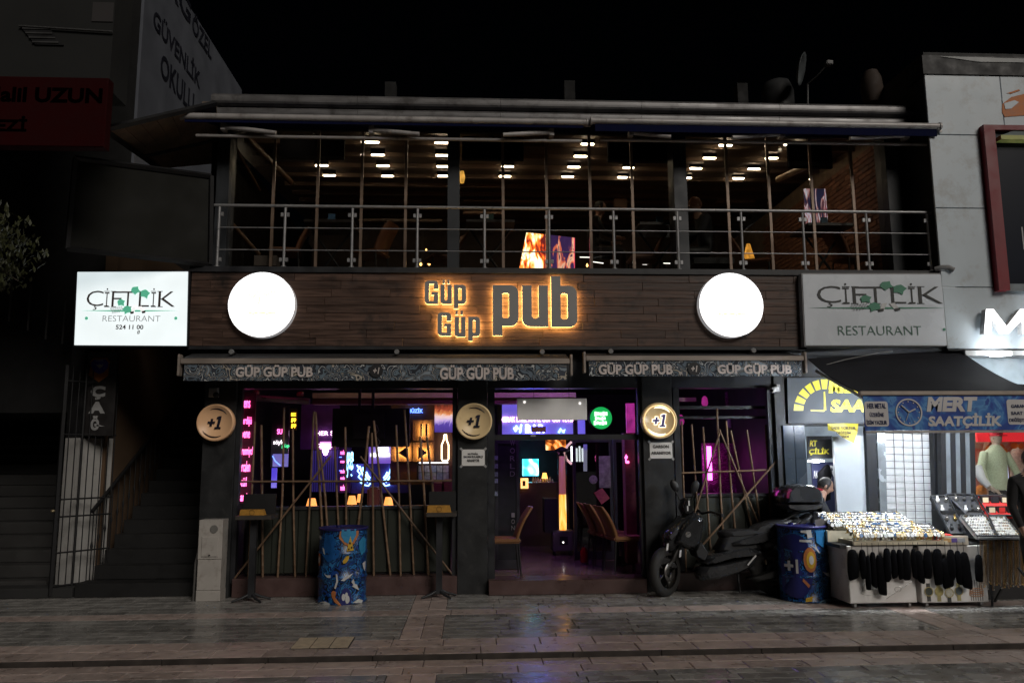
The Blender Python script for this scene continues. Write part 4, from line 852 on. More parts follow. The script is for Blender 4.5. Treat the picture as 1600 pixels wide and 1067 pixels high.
MB().lathe([(r_*1.08,-.05),(r_*1.08,.03),(r_*1.0,.035),(r_*1.0,.02)], c, 'y', 40).build('rim', M_black, t)
MB().lathe([(.01,0),(r_,0),(r_,.01),(.01,.01)], (c.x, c.y-.022, c.z), 'y', 40, False).build('lit_face', glow('green_face', (.01,.55,.12), .9, (.02,.2,.05)), t)
for i, (x0, x1, y0, y1) in enumerate(((929,950,643,650),(930,947,651,656.5),(928,949,657.5,664))):
    n = 5
    for k in range(n): panel('lit_glyph', glow('green_white', (.55,1,.62), 2.6), x0+(x1-x0)*k/n, y0+(k*7 % 3)*.5, x0+(x1-x0)*(k+.8)/n, y1-(k*5 % 3)*.5, c.y-.05, .012, t)
Yb = 12.8
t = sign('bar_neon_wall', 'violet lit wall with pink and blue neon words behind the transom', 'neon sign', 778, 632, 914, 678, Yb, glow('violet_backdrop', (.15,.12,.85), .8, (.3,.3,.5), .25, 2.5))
textp('MERAK ETME ANNE GÜP GÜP\'TEYİM', 'neon_text', glow('pink_white2', (1,.50,.78), 7), 782.5, 648, 898, 659, Yb-.03, t, bold=.01)
textp('+1', 'neon_text', glow('bar_ice', (.3,.55,1), 9), 802, 663, 816, 676, Yb-.03, t, bold=.05, shear=.2); textp('BAR', 'neon_text', glow('bar_blue', (.12,.14,1), 40), 821, 663, 851, 676, Yb-.03, t, bold=.02)
neon('neon_tube', M_ice, pix([(873,676),(876,670),(879,674),(882,671),(880,676)], Yb-.03), .02, t)
for x in (781, 899): panel('dark_post', M_black, x-3.5, 632, x+3.5, 680, Yb-.2, .04, pub)
panel('exit_label', mat('rust_label', (.16,.05,.05), .5), 830, 666, 853, 675, F+.09, .01, pub); panel('lock_plate', M_grey, 829, 679, 837, 682, F+.09, .008, pub)
# folding door leaves
def leaf(name_label, x0, x1, y0, y1, Y, m_pane, stickers=()):
    a, b, c2, d2 = rect(x0, y0, x1, y1, Y); c2 = G0+.01; fw_ = .045
    t = thing('door_leaf', name_label, 'door', ((a+b)/2, Y, c2), 'folding glass door leaves')
    for bx in ((a, a+fw_, c2, d2), (b-fw_, b, c2, d2), (a+fw_, b-fw_, c2, c2+.12), (a+fw_, b-fw_, d2-fw_, d2)): MB().box(bx[0], bx[1], Y, Y+.045, bx[2], bx[3]).build('frame', M_steel, t)
    MB().box(a+fw_, b-fw_, Y+.018, Y+.026, c2+.12, d2-fw_).build('pane', m_pane, t)
    return t
t = leaf('left folded door leaf with vertical white WORLD lettering', 773.5, 812, 688, 862, F+1.0, mat('dark_smoked_panel', (.02,.022,.024), .12, 0, .6))
for i, ch in enumerate('WORLD'): textp(ch, 'lettering', mat('etched_grey', (.16,.16,.15), .5), 797, 687+i*12 + (1 if i else 0), 804.5, 696+i*12, F+.985, t, bold=.0)
for i, ch in enumerate('ION'): textp(ch, 'lettering', MATS['etched_grey'], 799, 801+i*10, 804.5, 808+i*10, F+.985, t)
for y in (715, 728, 741, 751, 771): panel('sticker', mat('sticker_blue', (.20,.25,.30), .4, var=.6, scale=40), 772.8, y-3.5, 778, y+3.5, F+.98, .006, t)
t = leaf('right folded door leaf with stickers and posters', 896, 958, 686, 852, F+1.9, M_glassdn)
c = at(927, 749, F+1.88); MB().lathe([(.002,0),(.065,0),(.065,.004),(.002,.004)], c, 'y', 24, False).build('round_sticker', mat('sticker_pale', (.25,.24,.22), .5, var=.5, scale=30), t)
panel('poster', mat('poster_grey', (.20,.19,.17), .6, var=.7, scale=14), 936, 712, 954, 762, F+1.87, .006, t)
P = [at(*p, F+1.86) for p in ((928,770),(941,762),(953,778),(940,788))]; MB().prism([(p.x, p.z) for p in P], F+1.86, F+1.868).build('red_flyer', mat('flyer_red', (.34,.07,.08), .6, var=.4, scale=25), t)
t = leaf('narrow right fixed door panel of dark glass', 960, 986, 686, 866, F+1.3, M_glassdn)
# deep interior things
t = sign('cyan_screen', 'bright cyan television at the back of the bar', 'television', 816.5, 717, 841.5, 743, 15.2, ramp_mat('cyan_picture', [(0,(.01,.10,.30)),(.4,(.02,.45,.75)),(.52,(.20,.85,1)),(.62,(.85,1,1))], scale=2.6, emit=4.5, constant=False, detail=1), .05)
t = sign('fire_screen', 'small television showing fire above the bar', 'television', 853, 686, 884, 703, 14.0, ramp_mat('fire_small', [(0,(.02,.004,.0)),(.42,(.12,.02,.0)),(.52,(.9,.25,.03)),(.62,(1,.75,.35)),(.7,(.2,.04,.01))], scale=4, emit=1.5, constant=False, detail=5), .05)
t = sign('round_bar_sign', 'large white lettered round sign half hidden by the door leaf', 'light sign', 892, 696, 912, 722, 13.2, M_black)
for k, x in enumerate((892, 900, 904.5, 909)): panel('lit_glyph', glow('cool_white', (.9,1,.95), 2.2), x, 697+(k % 2)*3, x+2.6, 721, 13.17, .012, t)
neon('arc_tube', glow('soft_rose', (.8,.45,.42), .9), pix([(893,690),(886,697),(882.5,707),(885,717),(893,725)], 13.15), .02, t)
t = thing('lit_column', 'tall violet white column light behind the right door leaf', 'light column', at(914.5, 736, 12.6))
P0, P1 = at(914.5, 736, 12.6), at(914.5, 694, 12.6); MB().cyl(P0, P0+(P1-P0)*.8, .03, 12).build('tube', glow('lilac_tube', (.55,.55,.75), .7), t); MB().cyl(P0+(P1-P0)*.8, P1, .03, 12).build('top', glow('violet_top', (.25,.2,.9), .9), t)
t = sign('amber_box', 'glowing amber square lamp on the bar', 'lamp', 814, 747, 825.5, 763, 14.2, glow('amber_square', (1,.50,.12), 1.8), .12)
panel('amber_label', mat('brown_letter', (.2,.06,.01), .5), 816.5, 751, 821, 759, 14.19, .008, t)
bc = thing('bar_counter', 'dark bar counter with bottles at the back of the room', 'counter', at(845, 760, 14.6)); zc = at(845, 754, 14.3).z
MB().box(at(805,760,14.5).x, at(872,760,14.5).x, 14.3, 14.9, G0, zc).build('carcass', mat('bar_wood', (.05,.025,.018), .4), bc)
for k in range(9):
    X = at(833+k*3.8, 750, 14.4).x; h = rnd.uniform(.06, .12)
    tag(MB().lathe([(.02,0),(.02,h*.6),(.008,h*.8),(.008,h)], (X, 14.4, zc+.001), 'z', 8).build('glass_bottle', mat('bottle_glass', (.35,.33,.28), .15, 0, .8), None, (X, 14.4, zc)), 'small pale glass on the back bar, %s from the left' % ('first','second','third','fourth','fifth','sixth','seventh','eighth','ninth')[k], 'glass', 'glasses on the back bar')
c = at(851, 743, 14.35); t = thing('table_lamp', 'orange shaded lamp on the back bar seen through the door', 'lamp', (c.x, 14.35, zc), 'small orange table lamps')
MB().lathe([(.055,-.05),(.032,.05)], c, 'z', 16, cap=False).build('lamp_shade', glow('lamp_back', (1,.45,.08), 2.4), t); MB().cyl((c.x,14.35,zc), (c.x,14.35,c.z), .008, 6).build('stem', M_brass, t)
MB().box(at(806,700,16).x, at(872,700,16).x, 16.0, 16.1, G0, CEIL).build('bar_back_wall', M_black, pub)
t = sign('side_cabinet', 'dark cabinet behind the heater', 'cabinet', 851, 779, 872, 832, 13.0, M_dark, .4)
# flame heater
hb0 = gnd(880, 868, G0); YH = hb0.y
t = thing('flame_heater', 'black patio heater with glowing flame tube in the doorway', 'heater', (hb0.x, YH, G0))
a_, b_, c_, d_ = rect(864, 829, 896, 867, YH)
MB().cbox(a_, b_, YH, YH+.34, G0+.07, d_, .01).build('burner_box', mat('heater_black', (.10,.095,.09), .45), t)
MB().box(a_+.11, b_-.09, YH-.004, YH+.01, c_+.16, d_-.09).build('hatch', M_black, t); MB().cyl(((a_+b_)/2, YH-.012, c_+.20), ((a_+b_)/2, YH, c_+.20), .013, 10).build('indicator', glow('indicator_lamp', (1,.95,.9), 3), t)
for X in (a_+.04, b_-.04):
    for y in (YH+.05, YH+.29): MB().cyl((X-.012, y, G0+.035), (X+.012, y, G0+.035), .034, 12).build('caster', M_black, t)
cx_ = at(879, 780, YH+.17); p0 = Vector((cx_.x, YH+.17, d_)); ztop = at(879, 706, YH+.17).z; rt = 5.4*YH/FPX
M_flame = ramp_mat('flame', [(0,(.9,.16,.01)),(.42,(1,.34,.03)),(.55,(1,.62,.16)),(.68,(1,.85,.5))], scale=5, emit=1.7, constant=False, stretch=(1,1,.35), detail=4, distortion=1)
zm_ = at(879, 772, YH+.17).z
MB().lathe([(rt,0),(rt*1.05,(zm_-d_)*.3),(rt,zm_-d_)], p0, 'z', 14).build('flame', M_flame, t)
MB().lathe([(rt,0),(rt*.95,(ztop-zm_)*.5),(rt*.8,(ztop-zm_)*.9)], (p0.x, p0.y, zm_), 'z', 14).build('glow_gas', glow('rose_gas', (.55,.15,.14), .42), t)
MB().lathe([(rt*1.25,0),(rt*1.25,ztop-d_)], p0, 'z', 18, cap=False).build('glass_tube', glass('tube_glass', (.95,.93,.92), .04), t)
MB().lathe([(rt*1.5,0),(rt*2.4,.03),(rt*.3,.09)], (p0.x, p0.y, ztop), 'z', 18).build('cap', M_soft_black, t)
for sx, sy in ((-1,-1),(1,-1),(-1,1),(1,1)): MB().cyl((p0.x+sx*.10, p0.y+sy*.10, d_), (p0.x+sx*.06, p0.y+sy*.06, ztop), .006, 6).build('guard_rod', M_black, t)
# chairs (prototype facing -x, copied)
M_mustard = mat('mustard_leather', (.20,.088,.03), .55, var=.2, scale=8, bump=.1)
def make_chair(m):
    t = thing('side_chair', 'x', 'chair', (0,0,0), 'leather side chairs by the door')
    MB().box(-.22, .22, -.22, .22, .44, .50).build('seat', m, t, bevel=.02)
    rings = []
    for k in range(6):
        z = .50+k*.08; x = .17+.02*k+.010*k*k*.4; w_ = .19 if k < 5 else .16
        rings.append([(x-.02,-w_,z),(x+.02,-w_-.01,z),(x+.03,0,z),(x+.02,w_+.01,z),(x-.02,w_,z),(x+.012,0,z)])
    MB().loft(rings, True, True).build('backrest', m, t)
    for sx in (-1, 1):
        for sy in (-1, 1): MB().cyl((sx*.19, sy*.19, .44), (sx*.22, sy*.21, 0), .013, 8, .010).build('leg', M_black, t)
    return t
ch0 = make_chair(M_mustard)
spots = [((944,860,F+1.30), 2, 'mustard chair farthest into the doorway row by the right leaf'), ((957,864,F+1.00), 5, 'middle mustard chair of the row right of the heater'), ((974,876,F+.55), 10, 'mustard chair nearest the street in the row right of the heater'), ((786,872,F+.42), 182, 'brown chair inside the left door leaf beside the left post')]
for i, ((x, y, Y), an, lab) in enumerate(spots):
    o = ch0 if i == 0 else copy_tree(ch0); o['label'] = lab; o.location = (at(x, 800, Y).x, Y, G0); o.rotation_euler.z = R(an+180)
# extinguisher, warm brick pilaster with pink light
c = at(912, 850, F+1.5); t = thing('fire_extinguisher', 'red fire extinguisher standing behind the right door leaf', 'extinguisher', (c.x, F+1.5, G0)); M_red = mat('red_enamel', (.35,.012,.012), .25, 0, .6)
zq = at(912, 822, F+1.5).z; z_b = at(912, 846, F+1.5).z
MB().lathe([(.05,0),(.055,.02),(.055,zq-z_b-.05),(.02,zq-z_b)], (c.x, F+1.5, G0+.02), 'z', 16).build('cylinder', M_red, t); MB().tube([(c.x, F+1.5, G0+zq-z_b), (c.x, F+1.5, G0+zq-z_b+.05), (c.x+.05, F+1.5, G0+zq-z_b+.06)], .012, 6).build('valve', M_black, t)
t = sign('pink_pilaster', 'pink lit fabric strip and red brick pilaster at the right of the doorway', 'pilaster', 978, 676, 994, 880, F+.62, mat('red_brick_plain', (.18,.04,.045), .7, var=.4, scale=12, bump=.3), .2)
panel('glowing_fabric', glow('pink_fabric_glow', (.75,.05,.42), .42, (.3,.05,.2), .5, 9), 979, 630, 992, 676, F+.6, .05, t)  # pink light on the fabric is put in as emission
textp('t.', 'neon_text', M_pink_c, 976, 709, 983, 724, F+.58, t, bold=.04)

for i, (x0, x1, col, e) in enumerate(((778, 996, (.52,.13,1.0), 110.0), (384, 480, (1,.05,.25), 3.0), (1068, 1200, (1,.08,.65), 3.0))):  # unseen strips added to colour the light on floor, duct and mural
    a, b = at(x0, 612, F+.3).x, at(x1, 612, F+.3).x
    t = thing('added_led_strip', ('violet led strip behind the beam over the door','red led strip behind the beam over the pink neon','magenta led strip behind the beam over right window')[i], 'led strip', ((a+b)/2, F+.30, CEIL-.05), 'coloured led strips behind the head beam')
    MB().box(a, b, F+.285, F+.315, CEIL-.028, CEIL-.004).build('channel', M_grey, t); MB().box(a+.01, b-.01, F+.29, F+.31, CEIL-.040, CEIL-.0285).build('led', glow('led_colour%d' % i, col, e), t)
# ================================================================== upper floor interior
M_strip = glow('ceiling_strip', (1,.80,.56), 30.0)
rowsY = {0: 11.0, 1: 11.5, 2: 12.12, 3: 12.75, 4: 13.4}
lights = [(454,197.5,0,22),(581.5,221,1,22),(590.5,241,2,21),(598.6,258,3,20),(605.5,274,4,19),(502.6,257.5,3,20),(514.6,273,4,19),(362.5,255,3,13),(373,270,4,18),(690,222,1,22),(691,241.7,2,21),(692,259,3,20),(693,274,4,19),
          (793,259,3,20),(789,274.4,4,19),(918,224,1,21),(907,243,2,21),(896.5,260,3,20),(887,275,4,19),(982,261,3,18),(972.4,276,4,16),(1133.4,226,1,22),(1108.5,246,2,21),(1087,262,3,20),(1072,277,4,18),(1205.4,246,2,21),(1178,263,3,20),(1153.5,277.7,4,19),(1247,228,1,12)]
bynm = {}
for i, (x, y, rw_, w_) in enumerate(lights):
    Y = rowsY[rw_]; c = at(x, y, Y); hw = w_/2*Y/FPX
    k = ('front','first','second','third','fourth')[rw_]
    col_ = 'far left' if x < 400 else 'left' if x < 560 else 'left of centre' if x < 650 else 'centre left column' if x < 720 else 'centre' if x < 850 else 'right of centre' if x < 950 else 'just left of the right column' if x < 1000 else 'right' if x < 1140 and not (rw_ == 4 and x > 1100) else 'far right'
    t = thing('ceiling_light', 'warm ceiling strip light upstairs, %s row, %s' % (k, col_), 'ceiling light', (c.x, Y, c.z), 'warm strip lights on the upper ceiling')
    MB().box(c.x-hw, c.x+hw, Y-.02, Y+.02, c.z-.026, c.z-.008).build('diffuser', M_strip, t, bevel=.006)
    MB().box(c.x-hw-.01, c.x+hw+.01, Y-.024, Y+.024, c.z-.0079, max(zr(Y)+.02, c.z+.01)).build('housing', M_black, t)
# hanging black televisions under the roof
for i, (x0, y0, x1, y1) in enumerate(((437,214,538,248),(722,214,818,250),(950,220,1049,253),(1232,222,1300,262))):
    t = sign('hanging_television', ('black hanging television behind the upper left panes','black hanging television just right of the left centre column','black hanging television left of the right column','black hanging television at the right end upstairs')[i], 'television', x0, y0, x1, y1, 11.3, mat('screen_black', (.004,.004,.005), .8, spec=.05), .06, 'black televisions hung upstairs')
    a, b, c, d = rect(x0, y0, x1, y1, 11.3)
    MB().box((a+b)/2-.02, (a+b)/2+.02, 11.37, 11.41, d-.15, zr(11.4)+.02).build('hanger', M_black, t)
# fire pictures
M_fire = ramp_mat('fire_picture', [(0,(.02,.003,.006)),(.40,(.10,.008,.008)),(.46,(.7,.07,.01)),(.51,(1,.34,.04)),(.55,(1,.75,.35)),(.60,(1,1,.85)),(.68,(1,.45,.08)),(.74,(.5,.05,.02))], scale=3.0, distortion=1.3, detail=4, stretch=(2.6,1,.8), emit=2.4, constant=False)
t = thing('fire_display', 'large low screen showing flames behind the upper railing', 'screen', at(855, 420, 11.6))
quadp(MB(), ((822.5,363.5),(858,367),(858,421),(811,421)), 11.6, .04).build('flame_picture', M_fire, t); quadp(MB(), ((858,367),(897,371.5),(897,421),(858,421)), 11.6, .04).build('dim_side', ramp_mat('fire_dim', [(0,(.015,.006,.05)),(.5,(.05,.02,.10)),(.56,(.9,.18,.08)),(.66,(1,.6,.4)),(.72,(.06,.01,.08))], scale=3.6, distortion=1.2, detail=4, stretch=(2.4,1,.7), emit=1.1, constant=False), t)
neon('edge_light', glow('red_edge', (1,.05,.15), 1.2), pix([(897.5,372),(897.5,419)], 11.59), .006, t)
t = sign('fire_television', 'television with pale flames near the upper brick wall', 'screen', 1259, 295, 1292, 352, 12.0, ramp_mat('fire_cold', [(0,(.01,.01,.02)),(.46,(.02,.02,.05)),(.52,(.35,.12,.10)),(.57,(.55,.60,.70)),(.64,(.4,.05,.06)),(.7,(.02,.02,.04))], scale=3.4, distortion=1.4, detail=4, stretch=(3,1,.6), emit=1.0, constant=False), .05)
# back structures: lit shelves and beams seen through the glass
for i, (x0, y0, x1, y1, Y, m) in enumerate(((500,290,690,294,15.5,'s1'),(724,312,1050,316,15.2,'s1'),(724,296,890,300,16,'s2'),(560,342,690,346,14.6,'s2'),(1074,300,1180,304,15.2,'s2'),(960,310,980,330,14.9,'s1'),(724,330,784,334,14.2,'s1'),(1120,312,1180,316,14.9,'s1'))):
    panel('wall_shelf', mat('shelf_'+m, (.22,.13,.08) if m == 's1' else (.12,.08,.055), .5), x0, y0, x1, y1, Y, .12, pub)
# menus on tables, small bulbs
for i, (x, y, col) in enumerate(((518,341,(.05,.14,.26)),(766,341,(.08,.15,.13)),(1031,345,(.05,.15,.28)),(1288,346,(.06,.13,.20)))):
    c = at(x, y+9, 11.25); t = thing('menu_stand', ('blue menu stand on the leftmost upstairs table','greenish menu stand right of the left centre column upstairs','blue menu stand left of the seated man','blue grey menu stand below the pale flame television')[i], 'menu', c, 'menu stands upstairs')
    MB().loft([[(c.x-.05,11.2,c.z),(c.x+.05,11.2,c.z),(c.x+.05,11.245,c.z+.15),(c.x-.05,11.245,c.z+.15)],[(c.x-.05,11.3,c.z),(c.x+.05,11.3,c.z),(c.x+.05,11.255,c.z+.15),(c.x-.05,11.255,c.z+.15)]]).build('card', mat('menu%d' % i, col, .5, var=.3, scale=20), t)
    tt = thing('upstairs_table', ('dark table under the leftmost menu stand','dark table under the greenish menu stand','dark table in front of the seated man','dark table under the blue grey menu stand')[i], 'table', (c.x, 11.35, UZ), 'dark tables upstairs')
    MB().box(c.x-.35, c.x+.35, 11.02, 11.7, c.z-.04, c.z-.001).build('table_top', mat('table_dark', (.03,.02,.016), .4), tt)
    for s in (-1, 1): MB().tube([(c.x-.3*s, 11.35, UZ), (c.x+.3*s, 11.35, c.z-.05)], .018, 6).build('leg', M_black, tt)
for i, (x, y, r_) in enumerate(((657.5,413,.02),(670.5,412,.022),(666,391,.014),(917.5,415,.018),(1154,391.5,.03))):
    c = at(x, y, 11.9); tag(MB().lathe([(.004,-r_*1.3),(r_*.8,-r_*.7),(r_,0),(r_*.6,r_*.9),(.003,r_*1.8)], c, 'z', 10).build('candle_bulb', glow('candle', (1,.52,.14), 7), None, c), ('left flame bulb of the pair left of the left centre column','right flame bulb of the pair left of the left centre column','tiny flame bulb above the pair','flame bulb right of the fire display','largest flame bulb beside the seated man')[i], 'bulb', 'small flame bulbs upstairs')
c = at(1170, 402, 12.3); tag(MB().lathe([(.05,-.12),(.09,-.02),(.06,.10),(.03,.22)], c, 'z', 14).build('amber_lamp', glow('amber_lamp_l', (1,.42,.05), .8, (.5,.3,.1), .5, 14), None, c), 'tall amber glass lamp right of the seated man', 'lamp')
c = at(1059, 286, 12.5); tag(MB().lathe([(.03,-.12),(.06,0),(.03,.12)], c, 'z', 12).build('amber_sconce', glow('sconce', (1,.5,.08), .9, (.5,.3,.1), .4, 14), None, c), 'amber sconce left of the right upstairs column', 'lamp')
c = at(722, 277, 12.5); tag(MB().lathe([(.03,-.1),(.05,0),(.03,.1)], c, 'z', 12).build('amber_sconce', MATS['sconce'], None, c), 'amber sconce right of the left centre upstairs column', 'lamp')
for x0, x1, y0, k in ((906,923,402,0),(925,943,409,1),(1004,1011,413,2),(1036,1056,411.5,3)):
    tag(MB().tube([at(x0,y0,12.2), at(x1,y0+(2.5 if k == 1 else .3),12.2)], .008, 6).build('light_slit', glow('slit_white', (1,.97,.9), 2.2), None, at(x0,y0,12.2)), ('left slit light right of the fire display','slanting slit light right of the fire display','short slit light near the right column foot','long slit light left of the right column foot')[k], 'led strip', 'white slit lights low upstairs')
for i, (x, y) in enumerate(((1227,226),(1382.5,224.5))): c = at(x, y, 10.75); tag(MB().blob(c, .024, .024, .024, 10, 6).build('bare_bulb', glow('bulb_white', (1,.85,.6), 6), None, c), ('bare bulb under the upper awning by the right televison','bare bulb under the right end of the upper awning')[i].replace('televison','television'), 'bulb', 'bare bulbs under the upper awning')
# upholstered chairs upstairs
M_rust = mat('rust_leather', (.20,.075,.03), .5, var=.25, scale=6)
ch1 = make_chair(M_rust)
for i, (x, y, Y, an) in enumerate(((445,395,11.25,10),(578,395,11.35,-20),(690,385,11.6,20),(1005,395,11.5,0),(1180,400,11.7,160),(1330,390,11.4,190))):
    o = ch1 if i == 0 else copy_tree(ch1); o['group'] = 'rust leather chairs upstairs'
    o['label'] = ('rust chair behind the second railing post upstairs','rust chair behind the third railing post upstairs','rust chair just left of the left centre column upstairs','rust chair left of the seated man upstairs','rust chair right of the seated man upstairs','rust chair in front of the upper brick wall')[i]
    o.location = (at(x, y, Y).x, Y, UZ); o.rotation_euler.z = R(an)
# brick side wall
XB = at(1372, 320, 11.05).x
M_brick = mat('old_brick', (.30,.14,.08), .75, var=.3, scale=10, bump=.3, obvar=.35)
MB().box(XB+.02, XB+.3, 11.02, 17.8, UZ, zr(13)).build('brick_backing', mat('mortar', (.35,.26,.18), .9, var=.3), pub)
near, far = [], MB()
for i in range(26):
    z = UZ+.03+i*.082; y = 11.02-(i % 2)*.11
    while y < 15.5:
        a, b = max(y, 11.02), y+.208
        if z+.07 < zr(11)-.05:
            if b < 13.1: near.append((a, b, z))
            else: far.box(XB-rnd.uniform(0,.004), XB+.021, a, b, z, z+.068)
        y += .22
for a, b, z in near[:295]: MB().box(XB-rnd.uniform(0,.005), XB+.021, a, b, z, z+.068).build('brick', M_brick, pub)
tag(far.build('bricks', M_brick, pub), kind='stuff')
for a, b, z in near[295:]: MB().box(XB, XB+.021, a, b, z, z+.068).build('brick', M_brick, pub)
MB().box(XB+.3, ux1+.28, 10.99, 11.02, UZ, zr(11)).build('end_wall', M_inner, pub)
panel('steel_post', mat('post_brown', (.07,.045,.04), .6), 1426, 215, 1440, 420, 11.3, .1, pub)
# stair-like truss lines at the upper left, lit brown beams
for (p, q, Y0, Y1, r_) in (((357,212),(405,297),10.95,13.0,.03),((385,214),(455,285),10.95,13.4,.05),((352,338),(405,398),10.95,11.5,.03)):
    MB().tube([at(*p, Y0), at(*q, Y1)], r_, 6).build('roof_strut', mat('strut_wood', (.16,.09,.05), .5), pub)
panel('floor_box', mat('carton_grey', (.20,.16,.14), .8), 397, 399, 432, 415, 11.0, .2, pub)
MB().tube([at(1215, 281, 12.2), at(1262, 259, 11.4)], .05, 6).build('lit_beam', mat('pale_beam', (.5,.36,.24), .5), pub)
# ================================================================== people
M_skin = mat('skin', (.42,.24,.17), .5, var=.12, scale=12)
M_hair = mat('dark_hair', (.012,.010,.009), .6, var=.3, bump=.4, scale=60)
def person(name, label, J, rad, cloth, trousers, loc, head_dir=(0,-1,0), hair=True, cap=None, shoes=None, hands=True):
    """one continuous body grown with a Skin modifier over joints J (metres); head shaped with nose, chin and ears"""
    E = [('pelvis','waist'),('waist','chest'),('chest','neck'),('neck','head')]
    for s in 'lr': E += [('chest','sh'+s),('sh'+s,'el'+s),('el'+s,'wr'+s),('wr'+s,'ha'+s),('pelvis','hi'+s),('hi'+s,'kn'+s),('kn'+s,'an'+s),('an'+s,'to'+s)]
    names = ['pelvis']+[n for n in J if n != 'pelvis']; E = [e for e in E if e[0] in J and e[1] in J]
    me = bpy.data.meshes.new('body'); me.from_pydata([Vector(J[n]) for n in names], [(names.index(a), names.index(b)) for a, b in E], [])
    o = bpy.data.objects.new('body', me); C.objects.link(o); o.modifiers.new('s', 'SKIN'); sb = o.modifiers.new('u', 'SUBSURF'); sb.levels = 2; sb.render_levels = 2
    for i, n in enumerate(names):
        sv = me.skin_vertices[0].data[i]; r_ = rad.get(n, rad.get(n[:2], .06)); sv.radius = r_ if isinstance(r_, tuple) else (r_, r_); sv.use_root = (n == 'pelvis')
    dg = bpy.context.evaluated_depsgraph_get(); m2 = bpy.data.meshes.new_from_object(o.evaluated_get(dg)); bpy.data.objects.remove(o)
    bm = bmesh.new(); bm.from_mesh(m2)
    H = Vector(J['head']); d = Vector(head_dir).normalized(); side = d.cross(Vector((0,0,1))).normalized(); up = side.cross(d)
    def part(f, n=14, m=10):
        rings = []
        for i in range(m+1):
            t_ = math.pi*(.02+.96*i/m); rings.append([bm.verts.new(H+f(math.sin(t_)*math.cos(2*math.pi*k/n), math.sin(t_)*math.sin(2*math.pi*k/n), math.cos(t_))) for k in range(n)])
        for i in range(m):
            for k in range(n): bm.faces.new((rings[i][k], rings[i][(k+1) % n], rings[i+1][(k+1) % n], rings[i+1][k])).smooth = True
        bm.faces.new(rings[0][::-1]); bm.faces.new(rings[-1])
    def headf(x, y, z):
        fr = max(0, x); wd = .074*(1-.22*max(0,-z)); dp = .095*(1-.10*max(0,-z))
        p = d*(x*dp)+side*(y*wd)+up*(z*.115+.02)
        if abs(y) < .3 and x > .6 and -.35 < z < .15: p += d*(.022*(1-abs(y)/.3))          # nose
        if x > .7 and .1 < z < .3 and .25 < abs(y) < .65: p -= d*.008                          # eye sockets
        if x > .5 and -.8 < z < -.62: p += d*.008                                              # chin
        return p
    part(headf, 20, 16)
    for s in (-1, 1): part(lambda x, y, z, s=s: side*(s*.076)+d*(x*.018-.01)+side*(y*.010)+up*(z*.03+.015), 8, 6)
    if hands:
        for s in 'lr':
            if 'ha'+s in J and 'wr'+s in J:
                a, b = Vector(J['wr'+s]), Vector(J['ha'+s]); f = (b-a).normalized(); sd_ = f.cross(Vector((0,0,1))); sd_ = sd_.normalized() if sd_.length > .1 else Vector((1,0,0)); dn = Vector((0,0,-1)) if abs(f.z) < .8 else d
                for q, (off, ln) in enumerate(((-.03,.07),(-.010,.085),(.010,.08),(.028,.062),(-.045,.045))):
                    mb_ = MB().tube([b+sd_*off-f*(.03 if q == 4 else .0), b+sd_*(off*(1.6 if q == 4 else 1.1))+f*ln*.5, b+sd_*(off*1.2)+f*ln*.85+dn*.025], [.010,.009,.007], 6)
                    vv = [bm.verts.new(v) for v in mb_.v]
                    for fc in mb_.f: bm.faces.new([vv[i] for i in fc]).smooth = True
    bmesh.ops.recalc_face_normals(bm, faces=bm.faces)
    root = Vector(loc)
    for v in bm.verts: v.co -= root
    bm.to_mesh(m2); bm.free(); m2.materials.clear()
    for m in (cloth, trousers, M_skin, shoes or M_black): m2.materials.append(m)
    pts = [(n, Vector(J[n])-root) for n in names]
    def seg(p):
        best, bn = 9, 'chest'
        for a, b in E:
            A, B = Vector(J[a])-root, Vector(J[b])-root; t_ = max(0, min(1, (p-A).dot(B-A)/((B-A).length_squared+1e-9))); dd = (p-(A+(B-A)*t_)).length/(1+rad_of(a)*3)
            if dd < best: best, bn = dd, (a, b, t_)
        return bn
    def rad_of(n): r_ = rad.get(n, rad.get(n[:2], .06)); return r_[0] if isinstance(r_, tuple) else r_
    nz = Vector(J['neck'])-root
    for f in m2.polygons:
        p = f.center; f.use_smooth = True; s = seg(p); mi = 0
        if s[1] == 'head' or (s[1] == 'neck' and s[2] > .75) or (p-(H-root)).length < .13: mi = 2
        elif s[1][:2] == 'ha' or (s[1][:2] == 'wr' and s[2] > .93): mi = 2
        elif s[0][:2] == 'an' or s[1][:2] == 'to': mi = 3
        elif s[0][:2] in ('hi','kn') or s[1][:2] in ('hi','kn') or (s[0] == 'pelvis'): mi = 1
        f.material_index = mi
    m2.name = 'body'; t = tag(bpy.data.objects.new(name, None), label, 'person'); C.objects.link(t); t.location = root
    bo = bpy.data.objects.new('body', m2); C.objects.link(bo); bo.parent = t
    def shell(nm, m, f):
        mb_ = MB(); n, mm = 18, 10; rings = []
        for i in range(mm+1):
            t_ = math.pi*(.02+.60*i/mm); rings.append([H+f(math.sin(t_)*math.cos(2*math.pi*k/n), math.sin(t_)*math.sin(2*math.pi*k/n), math.cos(t_)) for k in range(n)])
        mb_.loft(rings, True, True).build(nm, m, t)
    if hair: shell('hair', M_hair, lambda x, y, z: d*(x*(.100 if x < 0 else .088)-.012)+side*(y*.082)+up*(z*.112+.032))
    if cap:
        shell('knit_cap', cap, lambda x, y, z: d*(x*.105-.006)+side*(y*.086)+up*(z*.118+.045))
    return t
RAD = {'pelvis':(.155,.12),'waist':(.145,.11),'chest':(.17,.12),'neck':.056,'head':.07,'sh':.072,'el':.05,'wr':.034,'ha':.034,'hi':.095,'kn':.065,'an':.045,'to':.04}
def shift(J, o): return {k: tuple(Vector(v)+Vector(o)) for k, v in J.items()}
